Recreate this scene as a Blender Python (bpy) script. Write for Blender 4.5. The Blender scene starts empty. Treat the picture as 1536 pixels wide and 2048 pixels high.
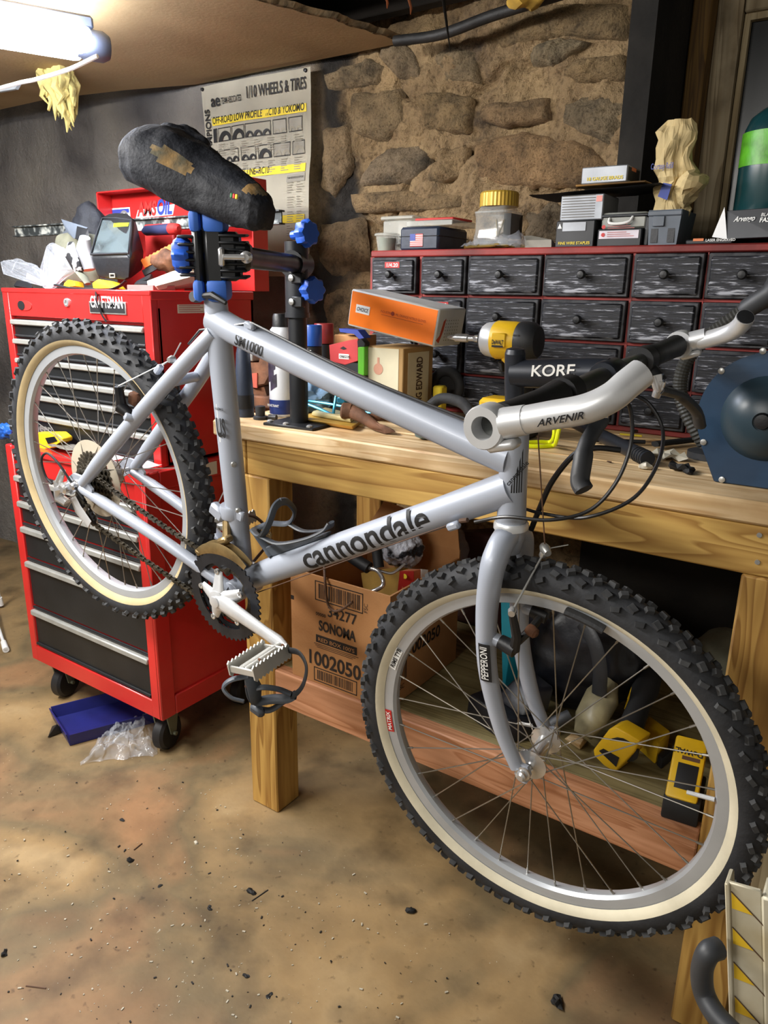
import bpy, bmesh, math, random
from mathutils import Vector, Matrix, noise
random.seed(7)
S = bpy.context.scene
COL = S.collection
PI = math.pi
# ---------------------------------------------------------------- camera
FPX = 1496.42
CAM = Vector((0, 0, 1.3))
MC = Matrix(((0.82216708, -0.17255358, 0.54246342),
             (0.56905545, 0.22446531, -0.79106967),
             (0.01473769, 0.9590832, 0.28274055)))
cd = bpy.data.cameras.new('camera'); cam = bpy.data.objects.new('camera', cd); COL.objects.link(cam)
cd.sensor_fit = 'AUTO'; cd.sensor_width = 36; cd.lens = FPX / 2048 * 36
cd.clip_start = 0.01; cd.clip_end = 60
mw = MC.to_4x4(); mw.translation = CAM; cam.matrix_world = mw
S.camera = cam
# ---------------------------------------------------------------- world, lamps, exposure
W = bpy.data.worlds.new('world'); S.world = W; W.use_nodes = True
W.node_tree.nodes['Background'].inputs[0].default_value = (1.0, 0.93, 0.82, 1)
W.node_tree.nodes['Background'].inputs[1].default_value = 0.18
S.view_settings.view_transform = 'Standard'; S.view_settings.look = 'None'
S.view_settings.gamma = 1; S.view_settings.use_curve_mapping = False
S.view_settings.exposure = 0.8
def area(name, loc, target, sx, sy, power, col):
    l = bpy.data.lights.new(name, 'AREA'); l.shape = 'RECTANGLE'; l.size = sx; l.size_y = sy
    l.energy = power; l.color = col
    o = bpy.data.objects.new(name, l); COL.objects.link(o); o.location = loc
    o.rotation_euler = (Vector(target) - Vector(loc)).to_track_quat('-Z', 'Y').to_euler()
    return o
area('shop_light_mid_room', (-1.95, 0.15, 1.93), (-1.35, 0.9, 0.3), 1.2, 0.16, 42, (1.0, 0.97, 0.93))
area('shop_light_far_room', (-0.9, -1.3, 1.95), (-0.8, 0.9, 0.8), 1.2, 0.16, 13, (1.0, 0.96, 0.90))
# ---------------------------------------------------------------- pixel helpers (rays of the photograph's camera onto real planes)
def ray(px, py): return MC @ Vector((px - 768, -(py - 1024), -FPX))
def aY(px, py, y): d = ray(px, py); return CAM + d * ((y - CAM.y) / d.y)
def aZ(px, py, z): d = ray(px, py); return CAM + d * ((z - CAM.z) / d.z)
def aX(px, py, x): d = ray(px, py); return CAM + d * ((x - CAM.x) / d.x)
# ---------------------------------------------------------------- materials
def lin(c):
    return tuple(((v / 255) / 12.92 if v <= 10 else ((v / 255 + 0.055) / 1.055) ** 2.4) for v in c) + (1,)
MATS = {}
class NT:
    def __init__(s, m): s.t = m.node_tree; s.b = s.t.nodes['Principled BSDF']
    def n(s, typ, **k):
        x = s.t.nodes.new(typ)
        for a, v in k.items():
            if a.startswith('i_'):
                key = a[2:]; key = int(key) if key.isdigit() else key.replace('_', ' ')
                x.inputs[key].default_value = v
            else: setattr(x, a, v)
        return x
    def l(s, a, b): s.t.links.new(a, b)
def new(name, col, rough=0.5, metal=0.0):
    m = bpy.data.materials.new(name); m.use_nodes = True; MATS[name] = m
    b = m.node_tree.nodes['Principled BSDF']
    b.inputs['Base Color'].default_value = lin(col); b.inputs['Roughness'].default_value = rough
    b.inputs['Metallic'].default_value = metal
    return m
def ramp(q, stops):
    r = q.n('ShaderNodeValToRGB'); e = r.color_ramp.elements
    while len(e) < len(stops): e.new(0.5)
    for i, (p, c) in enumerate(stops): e[i].position = p; e[i].color = lin(c)
    return r
def mat(name, col, rough=0.5, metal=0.0, var=0.12, vs=14, bump=0.0, bs=120, col2=None, lo=0.4, hi=0.65, stretch=None, coat=0, alpha=1, trans=0, det=5, spec=None):
    """plain procedural surface: two-tone noise colour + fine bump"""
    if name in MATS: return MATS[name]
    m = new(name, col, rough, metal); q = NT(m)
    tc = q.n('ShaderNodeTexCoord'); mp = q.n('ShaderNodeMapping'); q.l(tc.outputs['Object'], mp.inputs[0])
    if stretch: mp.inputs['Scale'].default_value = stretch
    c2 = col2 or tuple(max(0, v * (1 - var)) for v in col)
    nz = q.n('ShaderNodeTexNoise', i_Scale=vs, i_Detail=det); q.l(mp.outputs[0], nz.inputs['Vector'])
    r = ramp(q, [(lo, col), (hi, c2)]); q.l(nz.outputs[0], r.inputs[0]); q.l(r.outputs[0], q.b.inputs['Base Color'])
    mr = q.n('ShaderNodeMapRange'); mr.inputs[3].default_value = max(0, rough - 0.07); mr.inputs[4].default_value = min(1, rough + 0.09)
    q.l(nz.outputs[0], mr.inputs[0]); q.l(mr.outputs[0], q.b.inputs['Roughness'])
    if bump:
        n2 = q.n('ShaderNodeTexNoise', i_Scale=bs, i_Detail=4); q.l(mp.outputs[0], n2.inputs['Vector'])
        bp = q.n('ShaderNodeBump', i_Strength=bump, i_Distance=0.004); q.l(n2.outputs[0], bp.inputs['Height']); q.l(bp.outputs[0], q.b.inputs['Normal'])
    if coat: q.b.inputs['Coat Weight'].default_value = coat; q.b.inputs['Coat Roughness'].default_value = 0.12
    if trans: q.b.inputs['Transmission Weight'].default_value = trans; q.b.inputs['IOR'].default_value = 1.45
    if spec is not None: q.b.inputs['Specular IOR Level'].default_value = spec
    if alpha < 1: q.b.inputs['Alpha'].default_value = alpha
    return m
def wood(name, light, dark, axis=0, ring=9.0, rough=0.6, dirt=None):
    """planed lumber: grain bands stretched along one axis, knots, pores"""
    m = new(name, light, rough); q = NT(m)
    tc = q.n('ShaderNodeTexCoord'); mp = q.n('ShaderNodeMapping'); q.l(tc.outputs['Object'], mp.inputs[0])
    sc = [ring, ring, ring]; sc[axis] = ring * 0.09; mp.inputs['Scale'].default_value = sc
    big = q.n('ShaderNodeTexNoise', i_Scale=1.3, i_Detail=2, i_Distortion=1.2); q.l(mp.outputs[0], big.inputs['Vector'])
    mu = q.n('ShaderNodeMath', operation='MULTIPLY', i_1=9.0); q.l(big.outputs[0], mu.inputs[0])
    fr = q.n('ShaderNodeMath', operation='FRACT'); q.l(mu.outputs[0], fr.inputs[0])
    r = ramp(q, [(0.0, light), (0.55, tuple((a * 2 + b) / 3 for a, b in zip(light, dark))), (0.9, dark), (1.0, light)]); q.l(fr.outputs[0], r.inputs[0])
    fine = q.n('ShaderNodeTexNoise', i_Scale=7, i_Detail=5); q.l(mp.outputs[0], fine.inputs['Vector'])
    r2 = ramp(q, [(0.35, (255, 255, 255)), (0.75, (205, 190, 165))]); q.l(fine.outputs[0], r2.inputs[0])
    mx = q.n('ShaderNodeMix', data_type='RGBA', blend_type='MULTIPLY'); mx.inputs[0].default_value = 0.8
    q.l(r.outputs[0], mx.inputs[6]); q.l(r2.outputs[0], mx.inputs[7])
    out = mx.outputs[2]
    if dirt:
        dn = q.n('ShaderNodeTexNoise', i_Scale=5, i_Detail=6); q.l(tc.outputs['Object'], dn.inputs['Vector'])
        r3 = ramp(q, [(0.47, (255, 255, 255)), (0.68, dirt)]); q.l(dn.outputs[0], r3.inputs[0])
        m2 = q.n('ShaderNodeMix', data_type='RGBA', blend_type='MULTIPLY'); m2.inputs[0].default_value = 0.9
        q.l(out, m2.inputs[6]); q.l(r3.outputs[0], m2.inputs[7]); out = m2.outputs[2]
    q.l(out, q.b.inputs['Base Color'])
    bp = q.n('ShaderNodeBump', i_Strength=0.25, i_Distance=0.002); q.l(fine.outputs[0], bp.inputs['Height']); q.l(bp.outputs[0], q.b.inputs['Normal'])
    return m
def emis(name, col, st):
    m = new(name, (10, 10, 10)); b = m.node_tree.nodes['Principled BSDF']
    b.inputs['Emission Color'].default_value = lin(col); b.inputs['Emission Strength'].default_value = st
    return m
def film(name, col, alpha=0.25, rough=0.12, bump=0.0):
    """thin clear plastic film"""
    m = mat(name, col, rough, 0, 0.05, 20, bump, 60); b = m.node_tree.nodes['Principled BSDF']
    b.inputs['Alpha'].default_value = alpha; b.inputs['Specular IOR Level'].default_value = 0.9
    return m
# ---------------------------------------------------------------- mesh helpers
def B(): return bmesh.new()
def frame(o, x, up):
    """matrix with X axis x, Z as near up as possible"""
    x = Vector(x).normalized(); z = Vector(up); z = (z - x * z.dot(x)).normalized(); y = z.cross(x)
    m = Matrix((x, y, z)).transposed().to_4x4(); m.translation = Vector(o); return m
def rz(a): return Matrix.Rotation(a, 4, 'Z')
def T(*v): return Matrix.Translation(Vector(v))
def obj(name, bm, m=None, parent=None, smooth=True, ang=38):
    me = bpy.data.meshes.new(name)
    bmesh.ops.recalc_face_normals(bm, faces=bm.faces[:])
    bm.to_mesh(me); bm.free()
    for k in (m if isinstance(m, (list, tuple)) else [m]):
        if k: me.materials.append(MATS[k] if isinstance(k, str) else k)
    if smooth:
        me.shade_smooth(); me.set_sharp_from_angle(angle=math.radians(ang))
    o = bpy.data.objects.new(name, me); COL.objects.link(o)
    if parent: o.parent = parent
    return o
def tag(o, label=None, cat=None, group=None, kind=None):
    if label: o['label'] = label
    if cat: o['category'] = cat
    if group: o['group'] = group
    if kind: o['kind'] = kind
    return o
def thing(name, label, cat, loc=(0, 0, 0), rot=0, group=None, mtx=None):
    o = bpy.data.objects.new(name, None); COL.objects.link(o); o.empty_display_size = 0.05
    if mtx is not None: o.matrix_world = mtx
    else: o.location = loc; o.rotation_euler = (0, 0, rot)
    return tag(o, label, cat, group)
def inv(o, p):
    """world point in the local space of a thing whose matrix was set"""
    return o.matrix_basis.inverted() @ Vector(p)
def merge(bm, t, mtx=None, mi=0):
    if mtx is not None: bmesh.ops.transform(t, matrix=mtx, verts=t.verts[:])
    vm = {v: bm.verts.new(v.co) for v in t.verts}
    for f in t.faces:
        try:
            g = bm.faces.new([vm[v] for v in f.verts]); g.material_index = mi if mi else f.material_index
        except ValueError: pass
    t.free(); return bm
def box(bm, c, s, mtx=None, bev=0.0, mi=0, seg=1):
    t = bmesh.new(); bmesh.ops.create_cube(t, size=1, matrix=Matrix.Diagonal((s[0], s[1], s[2], 1)))
    if bev: bmesh.ops.bevel(t, geom=t.edges[:], offset=min(bev, min(s) * 0.45), segments=seg, profile=0.5, affect='EDGES')
    bmesh.ops.translate(t, vec=Vector(c), verts=t.verts[:])
    return merge(bm, t, mtx, mi)
def bx(bm, a, b, bev=0.0, mtx=None, mi=0, seg=1):
    """box between two corners"""
    a = Vector(a); b = Vector(b); d = b - a
    return box(bm, (a + b) / 2, (abs(d.x), abs(d.y), abs(d.z)), mtx, bev, mi, seg)
def tube(bm, pts, r, n=12, caps=True, mi=0, mtx=None, flat=1.0, up=None, closed=False):
    pts = [Vector(p) for p in pts]; N = len(pts)
    rs = r if isinstance(r, (list, tuple)) else [r] * N
    if len(rs) != N:
        o_ = rs; rs = []
        for i in range(N):
            f_ = i / (N - 1) * (len(o_) - 1); j_ = min(int(f_), len(o_) - 2); rs.append(o_[j_] + (o_[j_ + 1] - o_[j_]) * (f_ - j_))
    rings = []; nx = None
    for i, p in enumerate(pts):
        if closed: d = pts[(i + 1) % N] - pts[i - 1]
        else: d = (pts[min(i + 1, N - 1)] - pts[max(i - 1, 0)])
        if d.length < 1e-9: d = Vector((0, 0, 1))
        d.normalize()
        if nx is None:
            a = Vector(up) if up else (Vector((0, 0, 1)) if abs(d.z) < 0.9 else Vector((1, 0, 0)))
            nx = d.cross(a).normalized()
        nx = (nx - d * nx.dot(d)).normalized(); ny = d.cross(nx)
        ring = []
        for k in range(n):
            t = 2 * PI * k / n; q = p + nx * (math.cos(t) * rs[i]) + ny * (math.sin(t) * rs[i] * flat)
            ring.append(bm.verts.new(mtx @ q if mtx else q))
        rings.append(ring)
    for i in range(N if closed else N - 1):
        a = rings[i]; b = rings[(i + 1) % N]
        for k in range(n):
            f = bm.faces.new((a[k], a[(k + 1) % n], b[(k + 1) % n], b[k])); f.material_index = mi
    if caps and not closed:
        for rg, fl in ((rings[0], 1), (rings[-1], 0)):
            f = bm.faces.new(rg[::-1] if fl else rg); f.material_index = mi
    return bm
def lathe(bm, prof, o=(0, 0, 0), ax=(0, 0, 1), n=24, mi=0, caps=True, mtx=None):
    """profile [(radius, height)...] about axis ax through o"""
    ax = Vector(ax).normalized(); o = Vector(o)
    a = Vector((0, 0, 1)) if abs(ax.z) < 0.9 else Vector((1, 0, 0))
    x = ax.cross(a).normalized(); y = ax.cross(x); rings = []
    for r, h in prof:
        rg = []
        for k in range(n):
            t = 2 * PI * k / n; q = o + ax * h + x * (math.cos(t) * r) + y * (math.sin(t) * r)
            rg.append(bm.verts.new(mtx @ q if mtx else q))
        rings.append(rg)
    for i in range(len(prof) - 1):
        for k in range(n):
            f = bm.faces.new((rings[i][k], rings[i][(k + 1) % n], rings[i + 1][(k + 1) % n], rings[i + 1][k])); f.material_index = mi
    if caps:
        for rg in (rings[0], rings[-1]):
            if len(rg) > 2:
                f = bm.faces.new(rg); f.material_index = mi
    return bm
def prism(bm, poly, d, mtx=None, mi=0, bev=0.0):
    """polygon in the local XZ plane, thickness d along +Y"""
    t = bmesh.new()
    a = [t.verts.new((x, 0, z)) for x, z in poly]; b = [t.verts.new((x, d, z)) for x, z in poly]; n = len(poly)
    t.faces.new(a); t.faces.new(b[::-1])
    for i in range(n): t.faces.new((a[i], b[i], b[(i + 1) % n], a[(i + 1) % n]))
    if bev: bmesh.ops.bevel(t, geom=t.edges[:], offset=bev, segments=1, profile=0.5, affect='EDGES')
    return merge(bm, t, mtx, mi)
def annulus(bm, outer, inner, d, mtx=None, mi=0):
    """ring plate: two loops of equal count in the XZ plane, thickness d along Y"""
    n = len(outer); L = []
    for loop in (outer, inner):
        for y in (0, d): L.append([bm.verts.new(mtx @ Vector((x, y, z)) if mtx else Vector((x, y, z))) for x, z in loop])
    of, ob, jf, jb = L
    for i in range(n):
        j = (i + 1) % n
        for q in ((of[i], of[j], jf[j], jf[i]), (ob[i], jb[i], jb[j], ob[j]), (of[i], ob[i], ob[j], of[j]), (jf[i], jf[j], jb[j], jb[i])):
            f = bm.faces.new(q); f.material_index = mi
    return bm
def quad(bm, a, b, c, d, mi=0):
    f = bm.faces.new([bm.verts.new(Vector(v)) for v in (a, b, c, d)]); f.material_index = mi
def fb(v, s=1.0, seed=0, o=4):
    return noise.fractal(Vector(v) * s + Vector((seed * 7.31, seed * 3.7, seed * 1.9)), 1.0, 2.0, o, noise_basis='PERLIN_ORIGINAL')
def grid(bm, nx, ny, fn, mi=0, both=0.0):
    """surface fn(s,t)->point"""
    vs = [[bm.verts.new(Vector(fn(i / nx, j / ny))) for i in range(nx + 1)] for j in range(ny + 1)]
    for j in range(ny):
        for i in range(nx):
            f = bm.faces.new((vs[j][i], vs[j][i + 1], vs[j + 1][i + 1], vs[j + 1][i])); f.material_index = mi
    return vs
def text(s, h, mtx, m, parent, name='lettering', bold=0.0, shear=0.0, xs=1.0, align='LEFT', wrap=None, sp=1.0, thick=0.0006, fit=None):
    """flat print: letters in the local XZ plane of mtx facing -Y"""
    c = bpy.data.curves.new('t', 'FONT'); c.body = s; c.size = h * 1.37; c.align_x = align; c.shear = shear; c.offset = bold * h; c.space_character = sp
    c.resolution_u = 4; c.fill_mode = 'FRONT'
    o = bpy.data.objects.new('t', c); COL.objects.link(o)
    bpy.context.view_layer.update()
    me = bpy.data.meshes.new_from_object(o.evaluated_get(bpy.context.evaluated_depsgraph_get()))
    bpy.data.objects.remove(o); bpy.data.curves.remove(c)
    t = bmesh.new(); t.from_mesh(me); bpy.data.meshes.remove(me)
    if fit: xs = fit / max(1e-6, max(v.co.x for v in t.verts))
    for v in t.verts: v.co = Vector((v.co.x * xs, -thick, v.co.y))
    if wrap:
        R, zc = wrap           # cylinder radius; height of the text mid-line
        for k in range(-6, 8):
            bmesh.ops.bisect_plane(t, geom=t.verts[:] + t.edges[:] + t.faces[:], plane_co=(0, 0, zc + k * R * 0.16), plane_no=(0, 0, 1))
        for v in t.verts:
            a = (v.co.z - zc) / R; v.co = Vector((v.co.x, R - (R + thick) * math.cos(a), (R + thick) * math.sin(a)))
    bmesh.ops.transform(t, matrix=mtx, verts=t.verts[:])
    return obj(name, t, m, parent, smooth=False)
def copyt(o, parent=None):
    c = o.copy(); COL.objects.link(c); c.parent = parent
    for ch in list(o.children): copyt(ch, c)
    return c
def bez(pts, n=24):
    """Catmull-Rom through pts"""
    P = [Vector(p) for p in pts]; P = [P[0] * 2 - P[1]] + P + [P[-1] * 2 - P[-2]]; out = []
    m = len(P) - 3
    for i in range(m):
        a, b, c, d = P[i:i + 4]
        for k in range(n // m + 1):
            t = k / (n // m + 1)
            out.append(0.5 * ((2 * b) + (c - a) * t + (2 * a - 5 * b + 4 * c - d) * t * t + (3 * b - a - 3 * c + d) * t ** 3))
    out.append(P[-2]); return out
def crumple(bm, amp, sc, seed=0):
    bm.normal_update()
    for v in bm.verts: v.co += v.normal * (fb(v.co, sc, seed) * amp)
    return bm
# ================================================================ materials
def concrete():
    m = new('concrete_floor', (160, 136, 100), 0.62); q = NT(m)
    tc = q.n('ShaderNodeTexCoord')
    n1 = q.n('ShaderNodeTexNoise', i_Scale=1.7, i_Detail=7, i_Distortion=0.6); q.l(tc.outputs['Object'], n1.inputs['Vector'])
    r1 = ramp(q, [(0.3, (172, 150, 114)), (0.42, (152, 127, 89)), (0.54, (114, 99, 72)), (0.68, (152, 116, 82))]); q.l(n1.outputs[0], r1.inputs[0])
    n2 = q.n('ShaderNodeTexNoise', i_Scale=6.5, i_Detail=8); q.l(tc.outputs['Object'], n2.inputs['Vector'])
    r2 = ramp(q, [(0.3, (150, 142, 128)), (0.5, (255, 250, 240)), (0.72, (205, 198, 186))]); q.l(n2.outputs[0], r2.inputs[0])
    mx = q.n('ShaderNodeMix', data_type='RGBA', blend_type='MULTIPLY'); mx.inputs[0].default_value = 0.75; q.l(r1.outputs[0], mx.inputs[6]); q.l(r2.outputs[0], mx.inputs[7])
    n3 = q.n('ShaderNodeTexVoronoi', i_Scale=60); q.l(tc.outputs['Object'], n3.inputs['Vector'])
    r3 = ramp(q, [(0.045, (235, 225, 205)), (0.075, (0, 0, 0))]); q.l(n3.outputs['Distance'], r3.inputs[0])
    n5 = q.n('ShaderNodeTexNoise', i_Scale=9, i_Detail=2); q.l(tc.outputs['Object'], n5.inputs['Vector'])
    r5 = ramp(q, [(0.52, (0, 0, 0)), (0.62, (255, 255, 255))]); q.l(n5.outputs[0], r5.inputs[0])
    m5 = q.n('ShaderNodeMath', operation='MULTIPLY'); q.l(r3.outputs[0], m5.inputs[0]); q.l(r5.outputs[0], m5.inputs[1])
    mx2 = q.n('ShaderNodeMix', data_type='RGBA', blend_type='MIX'); q.l(m5.outputs[0], mx2.inputs[0]); q.l(mx.outputs[2], mx2.inputs[6]); mx2.inputs[7].default_value = lin((215, 205, 180))
    n4 = q.n('ShaderNodeTexNoise', i_Scale=45, i_Detail=6); q.l(tc.outputs['Object'], n4.inputs['Vector'])
    r4 = ramp(q, [(0.26, (130, 120, 104)), (0.36, (255, 255, 255))]); q.l(n4.outputs[0], r4.inputs[0])
    mx3 = q.n('ShaderNodeMix', data_type='RGBA', blend_type='MULTIPLY'); mx3.inputs[0].default_value = 0.7; q.l(mx2.outputs[2], mx3.inputs[6]); q.l(r4.outputs[0], mx3.inputs[7])
    q.l(mx3.outputs[2], q.b.inputs['Base Color'])
    bp = q.n('ShaderNodeBump', i_Strength=0.3, i_Distance=0.003); q.l(n4.outputs[0], bp.inputs['Height']); q.l(bp.outputs[0], q.b.inputs['Normal'])
    rr = q.n('ShaderNodeMapRange'); rr.inputs[3].default_value = 0.42; rr.inputs[4].default_value = 0.8; q.l(n1.outputs[0], rr.inputs[0]); q.l(rr.outputs[0], q.b.inputs['Roughness'])
concrete()
def stonemat(name, a, b, c, s=9, bump=0.9):
    m = new(name, a, 0.92); q = NT(m); tc = q.n('ShaderNodeTexCoord')
    n1 = q.n('ShaderNodeTexNoise', i_Scale=s, i_Detail=8, i_Roughness=0.65); q.l(tc.outputs['Object'], n1.inputs['Vector'])
    r1 = ramp(q, [(0.30, c), (0.42, b), (0.55, a), (0.72, tuple(min(255, v * 1.12) for v in a))]); q.l(n1.outputs[0], r1.inputs[0])
    n2 = q.n('ShaderNodeTexNoise', i_Scale=s * 9, i_Detail=5, i_Roughness=0.7); q.l(tc.outputs['Object'], n2.inputs['Vector'])
    r2 = ramp(q, [(0.33, (150, 140, 125)), (0.5, (255, 255, 255))]); q.l(n2.outputs[0], r2.inputs[0])
    mx = q.n('ShaderNodeMix', data_type='RGBA', blend_type='MULTIPLY'); mx.inputs[0].default_value = 0.8; q.l(r1.outputs[0], mx.inputs[6]); q.l(r2.outputs[0], mx.inputs[7])
    q.l(mx.outputs[2], q.b.inputs['Base Color'])
    ad = q.n('ShaderNodeMath', operation='ADD'); q.l(n1.outputs[0], ad.inputs[0]); q.l(n2.outputs[0], ad.inputs[1])
    bp = q.n('ShaderNodeBump', i_Strength=bump, i_Distance=0.018); q.l(ad.outputs[0], bp.inputs['Height']); q.l(bp.outputs[0], q.b.inputs['Normal'])
    return m
def wallmat():
    m = stonemat('rubble_mortar', (166, 140, 102), (142, 118, 86), (84, 70, 54), 7); q = NT(m)
    # the poster side of the wall is coated with old grey render; the stone side is bare
    tc = q.n('ShaderNodeTexCoord'); sx = q.n('ShaderNodeSeparateXYZ'); q.l(tc.outputs['Object'], sx.inputs[0])
    nz = q.n('ShaderNodeTexNoise', i_Scale=3.5, i_Detail=6); q.l(tc.outputs['Object'], nz.inputs['Vector'])
    ad = q.n('ShaderNodeMath', operation='MULTIPLY_ADD', i_1=0.35, i_2=0.0); q.l(nz.outputs[0], ad.inputs[0]); q.l(sx.outputs[0], ad.inputs[2])
    mr = q.n('ShaderNodeMapRange'); mr.inputs[1].default_value = -1.55; mr.inputs[2].default_value = -1.40; q.l(ad.outputs[0], mr.inputs[0])
    r = ramp(q, [(0.32, (82, 78, 76)), (0.5, (126, 121, 115)), (0.7, (150, 144, 134))])
    n6 = q.n('ShaderNodeTexNoise', i_Scale=2.6, i_Detail=8); q.l(tc.outputs['Object'], n6.inputs['Vector']); q.l(n6.outputs[0], r.inputs[0])
    old = q.b.inputs['Base Color'].links[0].from_socket
    mx = q.n('ShaderNodeMix', data_type='RGBA'); q.l(mr.outputs[0], mx.inputs[0]); q.l(r.outputs[0], mx.inputs[6]); q.l(old, mx.inputs[7])
    # shadow just right of the poster, painted into the wall colour as a dark band
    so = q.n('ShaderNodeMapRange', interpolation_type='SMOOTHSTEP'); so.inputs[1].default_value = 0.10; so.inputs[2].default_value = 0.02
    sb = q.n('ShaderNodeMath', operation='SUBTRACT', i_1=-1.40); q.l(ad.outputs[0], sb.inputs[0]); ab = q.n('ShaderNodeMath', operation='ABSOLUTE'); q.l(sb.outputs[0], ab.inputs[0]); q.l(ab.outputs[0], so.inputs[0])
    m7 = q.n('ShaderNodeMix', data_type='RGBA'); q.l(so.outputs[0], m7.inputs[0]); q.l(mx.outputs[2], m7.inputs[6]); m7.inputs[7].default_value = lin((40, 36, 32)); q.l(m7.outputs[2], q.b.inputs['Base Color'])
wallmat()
wood('pine_treated', (206, 168, 92), (160, 118, 52), 0, 7, 0.62)
wood('pine_treated_v', (198, 158, 84), (150, 108, 46), 2, 7, 0.62)
wood('pine_new', (238, 212, 170), (210, 174, 124), 0, 7, 0.6, (190, 172, 140))
wood('pine_pink', (206, 150, 112), (176, 118, 80), 0, 9, 0.6)
wood('plywood_green', (150, 138, 96), (116, 104, 66), 0, 6, 0.7, (150, 140, 115))
wood('plywood_edge', (196, 146, 84), (140, 92, 46), 2, 4, 0.65)
wood('old_wood', (176, 162, 134), (136, 122, 96), 2, 6, 0.8, (120, 108, 90))
wood('dark_beam', (122, 92, 40), (84, 60, 24), 2, 8, 0.75)
wood('grey_board', (176, 160, 126), (140, 124, 92), 2, 8, 0.75)
mat('joist_dark', (34, 28, 22), 0.95, 0, 0.4, 8, 0.5, 40)
mat('drywall', (176, 150, 108), 0.9, 0, 0.12, 3, 0.15, 90, (156, 130, 90))
mat('drywall_edge', (150, 128, 96), 0.95, 0, 0.3, 40, 0.6, 80)
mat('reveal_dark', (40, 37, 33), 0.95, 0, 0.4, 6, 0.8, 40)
mat('black_plastic', (26, 27, 30), 0.45, 0, 0.25, 20, 0.1, 200)
mat('dark_plastic', (40, 42, 46), 0.5, 0, 0.2, 20, 0.1, 200)
mat('steel', (196, 196, 192), 0.34, .7, 0.12, 25)
mat('chrome', (222, 222, 222), 0.2, .75, 0.08, 25)
mat('alu', (222, 224, 226), 0.36, .45, 0.06, 25)
mat('trim_grey', (166, 166, 160), 0.45, 0.3, 0.08, 25)
mat('white_print', (232, 232, 228), 0.6, 0, 0.04)
mat('black_print', (20, 20, 22), 0.6, 0, 0.04)
mat('grey_print', (96, 92, 84), 0.7, 0, 0.1)
mat('red_print', (196, 44, 40), 0.55, 0, 0.08)
mat('yellow_print', (232, 206, 52), 0.6, 0, 0.08)
mat('blue_print', (40, 62, 150), 0.5, 0, 0.08)
mat('paper', (222, 216, 196), 0.75, 0, 0.08, 6)
mat('white_paper', (232, 232, 230), 0.7, 0, 0.05, 6)
mat('cardboard', (190, 138, 88), 0.85, 0, 0.14, 7, 0.15, 160, (172, 120, 72))
mat('glass_dark', (20, 24, 26), 0.25, 0, 0.3, 4)
mat('rubber', (40, 41, 43), 0.75, 0, 0.3, 30, 0.25, 150)
mat('dark_steel', (58, 58, 60), 0.45, 0.8, 0.3, 40)
mat('rust', (120, 78, 52), 0.8, 0.2, 0.35, 30, 0.3, 100)
# ================================================================ setting
bm = B(); grid(bm, 60, 50, lambda s, t: (-4.2 + 5.8 * s, -2.2 + 4.35 * t, fb((s * 6, t * 5, 0), 1.0, 3) * 0.003))
tag(obj('floor', bm, 'concrete_floor'), kind='structure')
def wallpt(s, t):
    x = -3.9 + 3.29 * s; z = -0.05 + 2.45 * t
    right = min(1, max(0, (x + 1.62) / 0.12))
    a = fb((x, 0, z), 3.2, 1) * (0.018 + 0.016 * right) + fb((x, 0, z), 11, 2) * (0.004 + 0.012 * right) + fb((x, 0, z), 34, 5, 3) * 0.009 * right
    crack = abs(fb((x, 0, z), 2.3, 9, 3)); a -= right * 0.03 * max(0, 1 - crack / 0.05)
    return (x, 1.975 - a, z)
bm = B(); grid(bm, 480, 350, wallpt)
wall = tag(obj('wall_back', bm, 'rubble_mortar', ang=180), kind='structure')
STONES = [
 ([(955, 60), (985, 12), (1100, 2), (1265, -4), (1264, 92), (1200, 96), (1150, 72), (1060, 78), (1000, 110)], (158, 132, 90), 0.022),
 ([(1060, 92), (1118, 70), (1188, 80), (1150, 106), (1112, 132), (1052, 128)], (176, 166, 138), 0.034),
 ([(1155, 118), (1262, 100), (1264, 162), (1150, 168), (1112, 146)], (150, 124, 84), 0.030),
 ([(1122, 206), (1180, 182), (1262, 172), (1272, 250), (1264, 312), (1190, 282), (1108, 240)], (132, 122, 102), 0.040),
 ([(942, 286), (1040, 258), (1178, 286), (1232, 332), (1226, 372), (1010, 378), (938, 356)], (176, 132, 88), 0.026),
 ([(962, 206), (1040, 200), (1104, 188), (1098, 240), (1004, 256), (945, 240)], (150, 118, 84), 0.026),
 ([(856, 112), (892, 86), (956, 98), (960, 166), (886, 168)], (140, 126, 100), 0.022),
 ([(816, 186), (900, 176), (950, 196), (936, 268), (842, 262)], (152, 126, 86), 0.024),
 ([(700, 366), (768, 292), (838, 284), (868, 330), (806, 372)], (120, 112, 102), 0.036),
 ([(690, 182), (800, 172), (812, 250), (760, 284), (700, 268)], (146, 128, 98), 0.018),
 ([(636, 150), (740, 112), (770, 130), (748, 168), (648, 186)], (138, 124, 100), 0.018),
 ([(644, 250), (692, 240), (700, 330), (660, 400), (636, 380)], (128, 110, 86), 0.022),
 ([(690, 384), (800, 380), (930, 384), (930, 420), (700, 428)], (150, 124, 88), 0.020),
 ([(632, 440), (730, 432), (738, 540), (660, 560), (628, 520)], (118, 98, 74), 0.020),
 ([(640, 580), (730, 560), (734, 660), (650, 680)], (128, 106, 80), 0.018),
 ([(1040, 420), (1110, 396), (1150, 430), (1150, 492), (1046, 486)], (74, 70, 64), 0.024),
 ([(880, 290), (932, 280), (940, 350), (872, 370), (838, 380)], (156, 128, 90), 0.018),
 ([(770, 60), (830, 100), (850, 160), (790, 160), (750, 110)], (120, 108, 90), 0.020)]
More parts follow.
